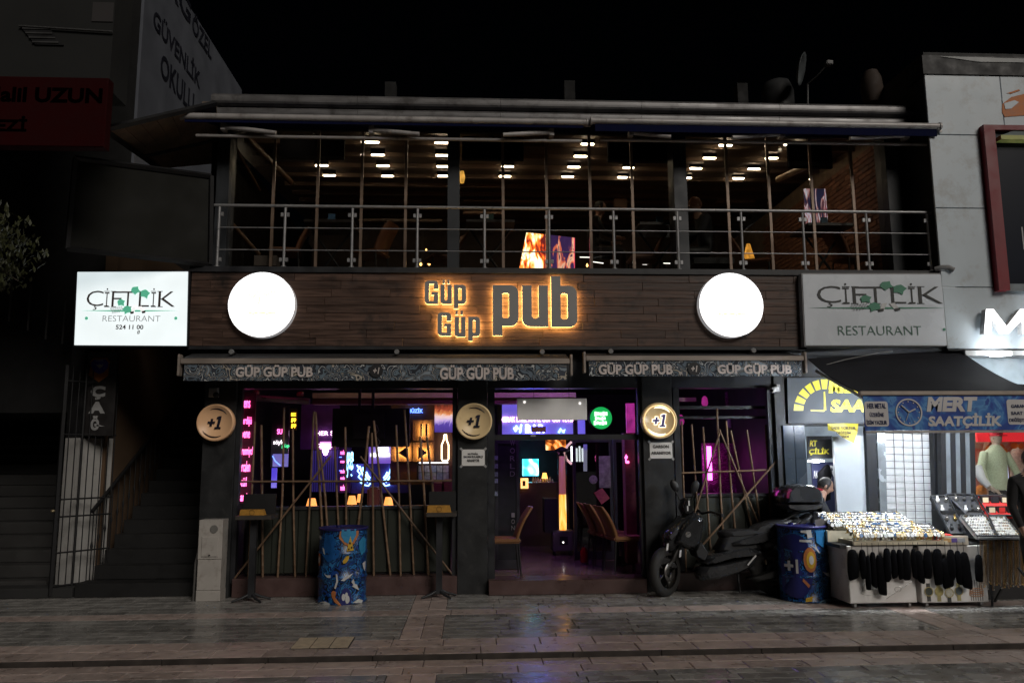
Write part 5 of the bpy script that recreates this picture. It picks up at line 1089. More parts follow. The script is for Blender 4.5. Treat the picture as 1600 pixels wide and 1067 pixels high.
# seated man upstairs, in profile to the left
hx = at(1086, 322, 11.35)
SEAT = {'pelvis':(.10,0,.50),'waist':(.09,0,.68),'chest':(.04,0,.92),'neck':(-.01,0,1.08),'head':(-.05,0,1.21),'shl':(.06,-.19,1.0),'ell':(-.05,-.25,.76),'wrl':(-.26,-.18,.70),'hal':(-.35,-.15,.71),'shr':(.06,.19,1.0),'elr':(-.05,.25,.76),'wrr':(-.26,.18,.70),'har':(-.35,.15,.71),
        'hil':(.06,-.10,.49),'knl':(-.38,-.12,.50),'anl':(-.36,-.12,.09),'tol':(-.50,-.12,.04),'hir':(.06,.10,.49),'knr':(-.38,.12,.50),'anr':(-.36,.12,.09),'tor':(-.50,.12,.04)}
ox = Vector((hx.x+.05, 11.35, hx.z-1.23)); 
M_coat = mat('black_coat', (.014,.014,.016), .85, var=.4, bump=.3, scale=20)
sx_ = 1.0
person('person', 'man in dark jacket and rust knit cap seated behind the upper railing', shift({k: v for k, v in SEAT.items()}, ox), RAD, M_coat, M_black, ox+Vector((0,0,0)), (-1,-.15,-.1), hair=False, cap=mat('rust_cap', (.26,.10,.05), .8, var=.3, bump=.3, scale=40))
t = thing('bench_seat', 'dark bench under the seated man upstairs', 'bench', (ox.x+.05, 11.35, UZ)); MB().box(ox.x-.18, ox.x+.42, 11.08, 11.62, max(UZ, ox.z+.28), ox.z+.37).build('seat', M_dark, t); MB().box(ox.x+.30, ox.x+.42, 11.08, 11.62, UZ, ox.z+.2).build('base', M_dark, t)
hx2 = at(938, 326, 12.2); o2 = Vector((hx2.x-.05, 12.2, hx2.z-1.23))
JJ = {k: (-v[0], v[1], v[2]) for k, v in SEAT.items()}
person('person', 'dim figure in black seated right of the fire display upstairs', shift(JJ, o2), RAD, M_coat, M_black, o2, (1,-.2,-.1))
# ================================================================== left neighbour: lightbox, billboard, eave, stairs
YL = 10.2
def lightbox_print(t, x0, y0, x1, y1, Y, lit):
    """restaurant logo: serif word, vine leaves, line and second word laid out in the pixel box (from the left sign)"""
    sx, sy = (x1-x0)/173.0, (y1-y0)/116.0
    def B(u0, v0, u1, v1): return (x0+u0*sx, y0+v0*sy, x0+u1*sx, y0+v1*sy)
    dark = glow('logo_dark_lit', (.12,.09,.08), .18, (.03,.025,.022)) if lit else mat('logo_dark', (.022,.024,.024), .5)
    gr = glow('logo_green_lit', (.10,.45,.28), .75, (.05,.25,.15)) if lit else mat('logo_green', (.06,.24,.15), .5)
    gry = glow('logo_grey_lit', (.25,.25,.25), .4, (.2,.2,.2)) if lit else mat('logo_grey', (.10,.10,.10), .5)
    rst = gry if lit else mat('logo_green2', (.10,.20,.155), .5)
    if lit: W = [('Ç',18,33,31,60,52-8),('İ',31.5,30,36,52,0),('F',38,33,50,52,0),('T',52,33,67,52,0),('L',79-9,33,84-1,52,0),('İ',86,30,91,52,0),('K',94,33,111,52,0)]
    word = [('Ç', 18, 30, 44, 60), ('İ', 46, 26, 53, 55), ('F', 57, 31, 72, 55), ('T', 72, 31, 92, 55), ('L', 99, 31, 115, 55), ('İ', 118, 26, 125, 55), ('K', 129, 31, 155, 55)]
    for ch, a, b, c, d in word:
        textp(ch, 'letter', dark, *B(a, b, c, d), Y, t, bold=-.012, extr=.003)
        if ch in 'FTLKİ':                       # serifs
            for v in ((b+(5 if ch == 'İ' else 0)), d):
                w_ = 5 if ch != 'T' else 7; mid = a+(3.5 if ch == 'İ' else (10 if ch == 'T' else 2.5))
                if ch == 'T' and v < d: continue
                panel('serif', dark, *B(mid-w_*.8, v-.5, mid+w_*.8, v+.5), Y-.001, .003, t)
    textp('RESTAURANT', 'lettering', rst, *(B(43, 69, 132, 78) if lit else B(41, 87, 132, 100)), Y, t, bold=-.015)
    L_ = [B(10, 61, 0, 0)[:2], B(85, 60, 0, 0)[:2], B(158, 61, 0, 0)[:2], B(85, 63, 0, 0)[:2]]
    quadp(MB(), L_[::-1], Y-.0015, .003).build('line', gr, t)
    def leafp(u, v, s, an):
        pts = []
        for k in range(15):
            a = 2*math.pi*k/15; rr = s*(1.0 if k % 3 == 0 else .74)*(1.2 if k == 0 else .8 if k in (6,9) else 1); pts.append((x0+(u+rr*math.cos(a+an))*sx, y0+(v+rr*math.sin(a+an)*.9)*sy))
        P = [at(x, y, Y-.006) for x, y in pts]; L2 = [(p.x, p.z) for p in P]
        if area(L2) < 0: L2 = L2[::-1]
        shape([L2], 'vine_leaf', gr, Y-.006, .003, t)
    for u, v, s, an in ((93,29,8,.3),(108,34,8.5,1.2),(71,48,7,.9),(81,59,8,2)): leafp(u, v, s, an)
    for k in range(16):
        r_, q = k//6, k % 6; c = at(x0+(56+q*3.2+r_*1.4)*sx, y0+(58+r_*3.0-q*.5)*sy, Y-.005); MB().lathe([(.006,0),(.010,0),(.010,.003),(.006,.003)], c, 'y', 10, False, False).build('grape', gry, t)
    for u0, v0, u1, v1 in ((92,55,88,66),(100,55,106,65)):
        q_ = [B(u0-3,v0,0,0)[:2], B(u0+3,v0-1,0,0)[:2], B(u1+3,v1-1,0,0)[:2], B(u1-2,v1,0,0)[:2]]; quadp(MB(), q_, Y-.004, .003).build('glass_outline', mat('logo_white', (.6,.6,.6), .5) if not lit else glow('logo_white_l', (.8,.8,.8), .9), t)
        q2 = [B(u1-3,v1-3,0,0)[:2], B(u1+3,v1-4,0,0)[:2], B(u1+3,v1-.5,0,0)[:2], B(u1-2,v1+.5,0,0)[:2]]; quadp(MB(), q2, Y-.009, .003).build('glass_foot', dark, t)
    for u in ((18, 156) if lit else (157,)): c = at(x0+u*sx, y0+(73 if lit else 92)*sy, Y-.002); MB().lathe([(.001,0),(.020,0),(.020,.003),(.001,.003)], c, 'y', 12, False).build('dot', gr, t)
t = thing('lit_sign_box', 'lit white restaurant lightbox with phone number at the left of the pub', 'light sign', at(206, 541, YL))
quadp(MB(), ((119,423),(296,422),(293,542),(114,541.5)), YL+.012, .2).build('case', M_black, t)
quadp(MB(), ((121,425),(293.5,424.5),(291,540),(116,539)), YL-.004, .012).build('lit_face', glow('lightbox_cool', (.80,.90,.92), .86, (.8,.8,.8), .07, 2.0), t)
lightbox_print(t, 117, 424.5, 292, 540, YL-.008, True)
textp('524 11 00', 'lettering', MATS['logo_dark_lit'], 181, 507.5, 224, 514.5, YL-.008, t, bold=.015)
textp('ø', 'lettering', MATS['logo_dark_lit'], 214.5, 516, 218.5, 522, YL-.008, t)
# blank billboard turned towards the street corner
t = thing('blank_billboard', 'big blank dark grey billboard above the lit restaurant sign', 'billboard', at(220, 410, 10.0))
A, B_, C_, D_ = at(119,248,9.6), at(331,276,10.3), at(329,414,10.3), at(106,389,9.6); D_.z = D_.z
def slabq(pts, th, nm, m, par): n = (pts[1]-pts[0]).cross(pts[3]-pts[0]).normalized()*th; return MB().loft([[p for p in pts], [p-n for p in pts]]).build(nm, m, par)
M_bb = mat('billboard_vinyl', (.012,.012,.010), .8, spec=.2, var=.12, scale=2)
slabq([A, B_, C_, D_], -.06, 'panel', M_bb, t)
for p, q in ((A, B_), (B_, C_), (C_, D_), (D_, A)): MB().tube([p+Vector((0,-.02,0)), q+Vector((0,-.02,0))], .035, 4, smooth=False).build('frame', M_black, t)
# timber eave
ev = thing('timber_eave', 'old timber eave with dark boards between the billboard and the pub roof', 'eave', at(260, 240, 10.4))
E0, E1, E2, E3 = at(168,206,9.5), at(338,166,10.3), at(345,255,11.6), at(250,264,11.2)
M_eave = mat('old_eave_boards', (.22,.15,.10), .8, var=.4, scale=5, bump=.2)
for k in range(7):
    a0, a1 = k/7+.004, (k+1)/7-.004
    pa, pb, pc, pd = E0.lerp(E1, a0), E0.lerp(E1, a1), E3.lerp(E2, a1), E3.lerp(E2, a0)
    MB().loft([[pa, pb, pc, pd], [p+Vector((0,.02,.035)) for p in (pa, pb, pc, pd)]]).build('eave_board', M_eave, ev)
MB().tube([E0+Vector((0,-.02,.03)), E1+Vector((0,-.02,.03))], .04, 4, smooth=False).build('eave_edge', M_dark, ev); MB().tube([E0, E3], .045, 4, smooth=False).build('rafter', M_dark, ev); MB().tube([E0.lerp(E3,.62), E1.lerp(E2,.55)], .035, 4, smooth=False).build('rafter', M_dark, ev)
# banner on the neighbour's side wall, running away from the street
XW = -5.15
c0, c1 = atX(222, 60, XW), atX(368, 150, XW)
Y0, Y1 = c0.y, c1.y
lw = thing('side_wall_building', 'dark house behind the left eave with a white banner wall', 'building', (XW-2, Y0, 0))
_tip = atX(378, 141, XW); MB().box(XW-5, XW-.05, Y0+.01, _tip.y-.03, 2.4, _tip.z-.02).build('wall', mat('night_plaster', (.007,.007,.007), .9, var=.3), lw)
bn = thing('white_banner', 'pale banner with dark blue capitals reading Özel Güvenlik Okulu', 'banner', (XW, Y0, 6))
zb0 = atX(216, 183, XW).z-1.2; tip = atX(378, 141, XW); top0 = 12.0
# the banner's upper edge falls towards its far tip
ztipn = tip.z; pts = [(Y0, zb0), (tip.y, zb0), (tip.y, ztipn), (Y0, ztipn)]
MB().loft([[Vector((XW-.045, y, z)) for y, z in pts], [Vector((XW, y, z)) for y, z in pts]]).build('sheet', mat('banner_vinyl', (.125,.135,.16), .6, var=.15, scale=2), bn)
M_bnt = mat('banner_navy', (.010,.011,.020), .6)
def side_text(s, p0, p1, hpx, name='lettering'):
    a, b = atX(*p0, XW+.006), atX(*p1, XW+.006); zt_b = (a.z+b.z)/2
    text(s, name, M_bnt, a.y, b.y, min(a.z, b.z), min(a.z, b.z)+hpx, 0, bn, bold=.02, extr=.004, fn=lambda p: Vector((XW+.008-p.y, p.x, p.z)))
a = atX(238, 22, XW); b = atX(312, 142, XW); za = (a.z+b.z)/2
side_text('GÜVENLİK', (240, 24), (312, 140), .42); side_text('OKULU', (250, 118), (302, 178), .42); side_text('ÖZEL', (300, 45), (330, 95), .42); side_text('RG', (262, -15), (297, 40), .42)
# far left building with red sign
lb = thing('left_building', 'dark grey overhanging building with ceiling grille at the left edge', 'building', (-8.5, 9, 0))
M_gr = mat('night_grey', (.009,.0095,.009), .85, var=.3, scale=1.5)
ya = 8.6
X0, X1 = at(-200,60,ya).x, at(176,60,ya).x
zs = at(90, 118, ya).z
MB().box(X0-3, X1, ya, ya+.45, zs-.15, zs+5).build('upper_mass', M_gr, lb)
a, b, c, d = rect(30, 42, 100, 70, ya-.02)
gr_ = MB().loft([[(a,ya-.02,d),(b-.18,ya-.02,d),(b,ya-.02,c),(a+.18,ya-.02,c)],[(a,ya-.001,d),(b-.18,ya-.001,d),(b,ya-.001,c),(a+.18,ya-.001,c)]]).build('grille', M_black, lb)
for k in range(4): z = d+(c-d)*(k+.5)/4; MB().box(a+.03+.04*k, b-.17+.04*k, ya-.03, ya-.021, z-.008, z+.008).build('grille_slat', mat('grille_grey', (.05,.05,.05), .6), lb)
MB().tube([at(30,41,ya-.03), at(176,50,ya-.03)], .012, 6).build('conduit', mat('conduit_grey', (.045,.045,.045), .7), lb)
panel('patch', mat('patch_grey', (.035,.032,.032), .9), 144, 4, 177, 34, ya-.012, .01, lb)
rs = thing('red_sign', 'dark red sign with black lettering at the upper left edge', 'sign', at(80, 228, ya-.15))
a, b, c, d = rect(-160, 119, 166, 228, ya-.15); MB().cbox(a, b, ya-.15, ya-.02, c, d, .01).build('face', mat('dark_red_vinyl', (.022,.0007,.0011), .8, spec=.1, var=.12), rs)
M_ink0 = mat('flat_black', (.001,.0003,.0003), 1.0, spec=.0)
textp('Halil UZUN', 'lettering', M_ink0, -25, 137, 160, 160, ya-.155, rs, bold=.03); textp('KEZİ', 'lettering', M_ink0, -25, 181, 42, 205, ya-.155, rs, bold=.03)
MB().box(-14, -9.0, ya+.5, ya+7, 0, zs+2).build('ground_mass', M_gr, lb)
# dark back of the passage between the houses
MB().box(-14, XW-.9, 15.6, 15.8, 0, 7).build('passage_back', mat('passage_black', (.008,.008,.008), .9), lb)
# tree crown hanging in at the left edge
tr = thing('street_tree', 'small street tree whose drooping crown hangs in at the left edge', 'tree', (at(-95, 700, 8.0).x, 8.0, 0))
M_bark = mat('bark', (.05,.038,.028), .9, bump=.5, scale=20); cc = at(-60, 385, 8.0); tx = tr.location.x
tk = MB().tube([(tx,8.0,0),(tx+.02,8.0,1.6),(tx+.05,8.02,2.9),(cc.x-.1,8.0,cc.z)], [.10,.08,.06,.03], 10)
for k in range(9): a = k*.7; tk.tube([(tx+.04,8.0,2.6+k*.14),(cc.x+.35*math.cos(a),8.0+.35*math.sin(a),cc.z-.2+.1*k),(cc.x+.58*math.cos(a),8.0+.55*math.sin(a),cc.z-.35+.1*k)], [.03,.015,.006], 6)
tk.build('trunk', M_bark, tr)
lv = MB(); rl_ = random.Random(3)
for k in range(2600):
    a, e = rl_.uniform(0, 6.28), rl_.uniform(-1.2, 1.3); rr = (.35+.65*rl_.random()**.5)
    lump = 1+.18*math.sin(a*3+e*4); p = Vector((cc.x+.66*rr*lump*math.cos(a)*math.cos(e), 8.0+.6*rr*lump*math.sin(a)*math.cos(e), cc.z+.50*rr*math.sin(e)*lump-.05))
    s = rl_.uniform(.035, .06); q = Matrix.Translation(p) @ Matrix.Rotation(rl_.uniform(0,6.28),4,'Z') @ Matrix.Rotation(rl_.uniform(.3,1.6),4,'X')
    lv.add([q @ Vector(v) for v in ((0,0,0),(s*.35,s*.6,.004),(0,s*1.5,0),(-s*.35,s*.6,.004))], [(0,1,2,3)])
lv.build('crown', mat('leaf_green', (.040,.045,.016), .5, var=.5, scale=8), tr, fix=False)
# ------------------------------------------------------------------ straight stair at the far left
M_step = mat('grey_step', (.032,.031,.030), .7, var=.25, scale=4, bump=.1)
s1 = thing('stone_stair', 'dark grey stone stair going up at the left edge', 'stair', (-6.6, 10.9, 0))
for k in range(13): MB().cbox(-8.6, -5.52, 10.95+k*.29, 10.95+(k+1)*.29+.02 if k < 12 else 15.4, k*.165, (k+1)*.165, .01).build('step', M_step, s1)
MB().box(-8.9, -8.61, 10.9, 15.5, 0, 4.5).build('cheek_wall', M_gr, s1)
tag(MB().cbox(at(-40,925,10.75).x, at(120,925,10.75).x, 10.62, 10.94, 0, .12, .01).build('kerb_step', mat('dark_concrete', (.02,.02,.02), .8), s1))
# rail bars seen above the stair
br = thing('upper_fence', 'thin vertical bars of a fence high at the left edge', 'fence', at(60, 530, 11.5))
for x, y0, y1 in ((20,428,502),(49,445,516),(77,458,530),(103,472,537)): MB().cyl(at(x,y0,11.5), at(x-6,y1,11.5), .016, 6).build('bar', mat('fence_grey', (.06,.06,.06), .6), br)
# pillar with white tile foot and black club board
pc = at(140, 800, 11.05); pr = thing('gate_pillar', 'pillar with pale tiled foot behind the bars left of the passage', 'pillar', (pc.x, 11.05, 0))
M_ptile = mat('pale_tile', (.50,.49,.47), .5, var=.08, scale=6, dirt=((.38,.365,.345), 6))
zt4 = at(140, 684, 11.0).z
def ppl(p, q, z0, z1, th, nm, m, par): d = (q-p).normalized(); n = Vector((-d.y, d.x, 0))*th; return MB().loft([[Vector((p.x,p.y,z0)),Vector((q.x,q.y,z0)),Vector((q.x+n.x,q.y+n.y,z0)),Vector((p.x+n.x,p.y+n.y,z0))],[Vector((p.x,p.y,z1)),Vector((q.x,q.y,z1)),Vector((q.x+n.x,q.y+n.y,z1)),Vector((p.x+n.x,p.y+n.y,z1))]]).build(nm, m, par)
pl, pr_ = at(108, 900, 10.95), at(163, 900, 11.45)
ppl(pl, pr_, .10, zt4, .25, 'tiled_foot', M_ptile, pr); ppl(pl+Vector((-.02,0,0)), pr_+Vector((.03,.02,0)), .0, .099, .3, 'base', mat('dark_concrete', (.02,.02,.02), .8), pr)
ppl(pl, pr_, zt4+.002, at(140, 540, 11.0).z, .25, 'shaft', M_dark, pr)
cb = thing('club_board', 'black vertical board with blue orange shield and letters ÇAĞ', 'sign', at(157, 682, 10.9))
a, b, c, d = rect(133, 549, 180, 681, 10.95); MB().cbox(a, b, 10.95, 11.0, c, d, .006).build('board', mat('board_black', (.014,.012,.012), .5), cb)
SH = lambda x, y: (x/3.953, 530+y/3.953)
def poly(pts, nm, m, Y, par):
    P = [at(*p, Y) for p in pts]; L2 = [(p.x, p.z) for p in P]; L2 = L2 if area(L2) > 0 else L2[::-1]; return shape([L2], nm, m, Y, .003, par)
poly([SH(*p) for p in ((575,118),(660,116),(680,140),(672,165),(668,225),(610,265),(545,222),(562,165),(555,140))], 'shield_edge', mat('shield_orange', (.30,.10,.025), .5), 10.945, cb)
poly([SH(*p) for p in ((582,125),(652,123),(670,145),(664,180),(640,205),(612,215),(580,200),(566,178),(562,145))], 'shield_field', mat('shield_blue', (.05,.035,.28), .5), 10.940, cb)
textp('CAĞ', 'lettering', mat('club_white', (.28,.28,.28), .5), *SH(592,122), *SH(640,136), 10.935, cb, bold=.02)
poly([SH(*p) for p in ((592,150),(605,160),(615,152),(628,160),(640,148),(632,168),(616,180),(600,168))], 'bird_mark', MATS['club_white'], 10.935, cb)
for ch, y0, y1 in (('Ç',288,372),('A',385,458),('Ğ',472,562)): textp(ch, 'lettering', MATS['club_white'], *SH(548 if ch == 'A' else 560, y0), *SH(650, y1), 10.945, cb, bold=.06)
# iron gate bars
gt = thing('iron_gate', 'black iron bar gate standing open in front of the pillar', 'gate', at(120, 910, 10.7))
g0, g1 = at(80, 905, 10.62), at(168, 890, 11.2)
ztop = at(130, 572, 10.75).z
MB().tube([Vector((g0.x,g0.y,.03)), Vector((g0.x,g0.y,ztop))], .028, 4, smooth=False).build('post', M_black, gt)
for k in range(8):
    p = g0.lerp(g1, (k+1)/8.2); MB().tube([Vector((p.x,p.y,.12)), Vector((p.x,p.y,ztop-.05*(k % 2)))], .008 if k not in (2,) else .018, 6).build('bar', M_black, gt)
for z in (.14, .55, 1.0, 1.22, 2.05, 2.75): MB().tube([Vector((g0.x,g0.y,z)), Vector((g1.x,g1.y,z))], .012, 6).build('cross_bar', M_black, gt)
MB().blob(Vector((g0.x-.03,g0.y-.02,1.08)), .03, .03, .02).build('knob', mat('brass_knob', (.4,.33,.2), .3, .8), gt)
# second stair with baluster rail beside the pub
s2 = thing('side_stair', 'dark stair beside the pub with black baluster handrail', 'stair', (-4.3, 10.7, 0))
M_dstep = mat('dark_step', (.005,.005,.005), .7, var=.3)
MB().cbox(-5.0, XL-.02, 10.62, 10.95, 0, .17, .01).build('step', M_dstep, s2)
for k in range(14): MB().cbox(-4.92, XL-.02, 10.95+k*.27, 10.95+(k+1)*.27+.01, .17+k*.0, .17+(k+1)*.175, .008).build('step', M_dstep, s2)
hp0, hp1 = Vector((-4.95, 10.9, 1.08)), Vector((-4.95, 14.6, 3.15))
MB().tube([hp0+Vector((0,-.05,-.03)), hp1], .026, 8).build('handrail', M_black, s2)
for k in range(22):
    p = hp0.lerp(hp1, k/21); q = Vector((p.x, p.y, max(.1, p.z-.95))); m_ = q.lerp(p, .5)
    MB().tube([q, m_-Vector((0,0,.06)), m_, m_+Vector((0,0,.06)), p], [.008,.008,.020,.008,.008], 6).build('baluster', M_black, s2)
MB().box(-5.2, -5.03, 11.3, 15.4, 0, 5.0).build('tan_wall', mat('tan_plaster', (.11,.066,.036), .9, var=.2, scale=2, bump=.05), s2)
MB().box(-5.02, XL-.03, 15.2, 15.4, 0, 5.0).build('back_wall', MATS['tan_plaster'], s2)
MB().box(-5.2, XL-.03, 11.4, 15.4, 4.3, 4.4).build('soffit', M_dark, s2)
t = thing('assumed_stair_lamp', 'small warm lamp under the soffit of the side stair behind lit sign', 'lamp', (-4.4, 12.0, 4.2)); MB().lathe([(.06,.0),(.09,-.03),(.06,-.07),(.01,-.08)], (-4.4, 12.2, 4.3), 'z', 16).build('shade', glow('assumed_stair_bulb', (1,.55,.22), 2.2), t)  # unseen lamp, assumed from the warm glow on the tan wall
# roof clutter and dark houses further back
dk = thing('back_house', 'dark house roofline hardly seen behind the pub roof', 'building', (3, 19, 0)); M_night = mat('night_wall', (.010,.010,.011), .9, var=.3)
MB().box(-3.6, 8.5, 18.1, 24, 0, 7.9).build('wall', M_night, dk)
for x, h in ((610,128),(890,126),(1160,130)): c = at(x, h, 12.5); MB().box(c.x-.09, c.x+.09, 12.5, 12.7, zt-.1, c.z).build('chimney', mat('chimney_grey', (.007,.007,.007), .9), dk)
# ================================================================== right side: restaurant sign, watch shop, clothes shop
YQ = 10.16
t = thing('unlit_sign_box', 'unlit white restaurant sign board right of the wood fascia', 'sign', at(1375, 541, YQ))
quadp(MB(), ((1252,427),(1493,427),(1503,541),(1257,541)), YQ+.004, .25).build('case', mat('sign_case', (.30,.30,.31), .5), t)
quadp(MB(), ((1254,429),(1491,429),(1500.5,539.5),(1259,539.5)), YQ-.006, .008).build('face', mat('sign_acrylic', (.72,.77,.83), .28, 0, .5, var=.05, scale=2), t)
lightbox_print(t, 1251, 414, 1498, 541, YQ-.012, False)
# white clad building
YW = 10.15
wb = thing('white_building', 'white panel clad building at the upper right with a red framed window', 'building', (at(1540,800,YW).x, YW+.2, 0))
M_clad = mat('white_cladding', (.53,.60,.65), .45, 0, .5, var=.10, scale=1.6, dirt=((.40,.415,.415), 3.0), bump=.03)
xe = at(1462, 330, YW).x
wz = [at(1560, v, YW).z for v in (545, 449, 326, 212, 119)]
vX = [xe, at(1566, 160, YW).x, xe+2.4, xe+3.6, xe+4.8]
MB().box(xe+.03, xe+6, YW+.03, YW+6, wz[0]-.02, wz[4]+.35).build('wall', mat('wall_gap', (.04,.04,.04), .8), wb)
rx0, rx1 = at(1541, 320, YW).x, xe+3.2
rows_ = list(zip(wz, wz[1:]))
for i, (z0, z1) in enumerate(rows_):
    if i in (1, 2): MB().cbox(xe, rx0-.01, YW, YW+.03, z0+.006, z1-.006, .004).build('cladding_panel', M_clad, wb)
    elif i == 0:
        for a, b in zip([xe, xe+1.35, xe+2.9, xe+4.4], [xe+1.35, xe+2.9, xe+4.4, xe+6]): MB().cbox(a+.005, b-.005, YW, YW+.03, z0+.006, z1-.006, .004).build('cladding_panel', M_clad, wb)
    else:
        for a, b in ((xe, vX[1]), (vX[1], xe+2.6), (xe+2.6, xe+4.4), (xe+4.4, xe+6)): MB().cbox(a+.005, b-.005, YW, YW+.03, z0+.006, z1-.006, .004).build('cladding_panel', M_clad, wb)
MB().box(xe-.02, xe+6, YW-.02, YW+.4, wz[4]+.002, at(1560, 90, YW).z).build('parapet', M_dark, wb)
MB().add([at(1466,88,YW-.03), at(1600,92,YW-.03), at(1600,98,YW-.03), at(1530,97,YW-.03)], [(0,1,2,3)]).build('torn_flashing', mat('flashing', (.30,.31,.31), .5), wb)
zR1, zR0 = at(1560, 200, YW).z, at(1560, 456, YW).z
rf = MB().box(rx0, rx1, YW-.10, YW+.02, zR1-.07, zR1).box(rx0, rx0+.155, YW-.10, YW+.02, zR0, zR1-.0701).build('red_window_frame', mat('red_paint', (.17,.003,.010), .45, var=.1), wb)
MB().box(rx0+.156, rx1, YW-.03, YW+.02, zR0+.10, zR1-.071).build('dark_window', mat('night_glass', (.006,.009,.018), .35, 0, .15, var=.02, rvar=.0), wb)
MB().box(rx0+.156, rx1, YW-.06, YW-.031, zR0, zR0+.099).build('window_sill', mat('sill_grey', (.16,.18,.19), .6), wb)
c = at(1562, 217, YW-.1); MB().box(c.x-.02, c.x+1.2, YW-.16, YW-.02, c.z-.03, c.z+.03).build('pelmet', mat('yellow_green', (.40,.42,.12), .5), wb)
poly([(1556,215),(1600,198),(1600,214)], 'blind', mat('blind_grey', (.14,.17,.18), .7), YW-.08, wb)
textp('IR', 'lettering', mat('win_white', (.4,.4,.4), .5), 1597.5, 355, 1612, 390, YW-.034, wb)
t = thing('orange_mural', 'orange paint stroke emblem cut by the right picture edge', 'mural', at(1590, 180, YW))
M_orp = mat('orange_paint', (.50,.17,.05), .6, var=.3, scale=10)
poly([(1566,163),(1580,152),(1610,145),(1610,180),(1570,183),(1566,176)], 'stroke', M_orp, YW-.006, t); poly([(1573,146),(1592,140),(1594,142),(1580,147)], 'stroke', M_orp, YW-.006, t); poly([(1569,162),(1585,157),(1592,160),(1580,170),(1571,171)], 'white_gap', M_clad, YW-.012, t)
# M letters
t = thing('lit_letter', 'glowing white letter M of the clothes shop at the right edge', 'light sign', at(1570, 521, YW-.12))
ML = [(1538,521),(1541,483),(1552,483),(1573,510),(1594,483),(1606,483),(1610,521),(1598,521),(1597,500),(1576,521),(1569,521),(1549,497),(1549,521)]
P = [at(x, y, YW-.14) for x, y in ML]; L2 = [(p.x, p.z) for p in P]; L2 = L2 if area(L2) > 0 else L2[::-1]
shape([L2], 'face', glow('shop_letter', (1,1,1), 2.2), YW-.14, .01, t); shape([L2], 'side', mat('letter_side', (.35,.35,.35), .5), YW-.085, .09, t)
# awnings of the watch shop
M_shopcl = mat('shop_awning_cloth', (.022,.023,.028), .9, spec=.15, var=.25, scale=3, bump=.1)
aw = thing('shop_awning', 'dark shop awning with blue watchmaker valance at the right', 'awning', at(1470, 672, 9.0))
YVv = 8.95
A0, A1 = at(1262, 556, 10.28), at(1494, 547, 10.28); B0, B1 = at(1345, 613, YVv), at(1622, 613, YVv)
A0 = at(1262, 560, 10.30); A1 = at(1499, 547, 10.30)
n = 10; vs = []
for k in range(n+1):
    for j in range(7):
        u, v = k/n, j/6; p = A0.lerp(A1, u).lerp(B0.lerp(B1, u), v); p.z -= .05*math.sin(math.pi*v)*(1+.3*math.sin(u*9)); vs.append(p)
cut = at(1497, 548, 10.28)
fs = [(k*7+j, k*7+j+1, (k+1)*7+j+1, (k+1)*7+j) for k in range(n) for j in range(6)]
MB().add(vs, fs, True).add([v+Vector((0,0,-.012)) for v in vs], [f[::-1] for f in fs], True).build('cloth', M_shopcl, aw, fix=False)
zv1, zv0, zbar = at(1470, 616, YVv).z, at(1470, 672, YVv).z, at(1470, 611, YVv).z
MB().box(B0.x-.02, B1.x, YVv-.03, YVv+.04, zv1-.01, zbar).build('front_bar', mat('grey_bar', (.42,.36,.31), .45, var=.15), aw, bevel=.006)
MB().box(at(1352,672,YVv).x, B1.x, YVv-.02, YVv+.02, zv0-.03, zv0-.005).build('bottom_bar', M_alu, aw)
M_bluev = ramp_mat('blue_silk_print', [(0,(.01,.03,.16)),(.42,(.015,.06,.32)),(.52,(.03,.14,.45)),(.60,(.10,.30,.60)),(.66,(.02,.07,.33)),(1,(.01,.03,.2))], scale=2.6, distortion=2.2, detail=3, constant=False, rough=.5)
vx0 = at(1350, 645, YVv).x
MB().box(vx0, B1.x-.02, YVv-.006, YVv+.006, zv0, zv1-.011).build('valance', M_bluev, aw)
M_cream = mat('cream_print', (.62,.60,.60), .6, var=.1)
Yt = YVv-.009
textp('MERT', 'lettering', M_cream, 1447, 620, 1528, 643, Yt, aw, bold=.055, shear=.18); textp('SAATÇİLİK', 'lettering', M_cream, 1450, 645, 1565, 669, Yt, aw, bold=.045, shear=.12)
def rbox(x0, y0, x1, y1, m, nm): a, b, c, d = rect(x0, y0, x1, y1, Yt); shape([rrect(a, c, b, d, .03)], nm, m, Yt+.001, .003, aw)
rbox(1351.5, 627, 1388, 666, M_cream, 'label_box'); rbox(1574, 624, 1640, 663, M_cream, 'label_box')
M_navyt = mat('navy_text', (.02,.03,.10), .5)
for s, x0, y0, x1, y1 in (('HER METAL',1355,630,1384,638),('ÜZERİNE',1359,643,1381,651),('İSİM YAZILIR',1354,655,1386,663),('GARANTİLİ',1580,630,1614,637),('SAAT PİLİ',1580,641,1614,648),('DEĞİŞTİRİLİR',1577,652,1620,660)): textp(s, 'lettering', M_navyt, x0, y0, x1, y1, Yt-.004, aw, bold=.02)
cc_ = at(1420, 644, Yt-.002); rr_ = 22*YVv/FPX
MB().lathe([(rr_*.90,0),(rr_,0),(rr_,.004),(rr_*.90,.004)], cc_, 'y', 40, False, False).build('clock_ring', M_cream, aw)
for (u, v, w_) in ((-12,-11,.010),(10,-5,.010),(-4,13,.004)): e = at(1420+u, 644+v, Yt-.004); MB().tube([cc_+Vector((0,-.003,0)), e], w_, 4).build('clock_hand', M_cream, aw)
for k in range(12): a = k*math.pi/6; MB().box(cc_.x+rr_*.78*math.cos(a)-.006, cc_.x+rr_*.78*math.cos(a)+.006, Yt-.005, Yt-.002, cc_.z+rr_*.78*math.sin(a)-.006, cc_.z+rr_*.78*math.sin(a)+.006).build('clock_mark', M_cream, aw)
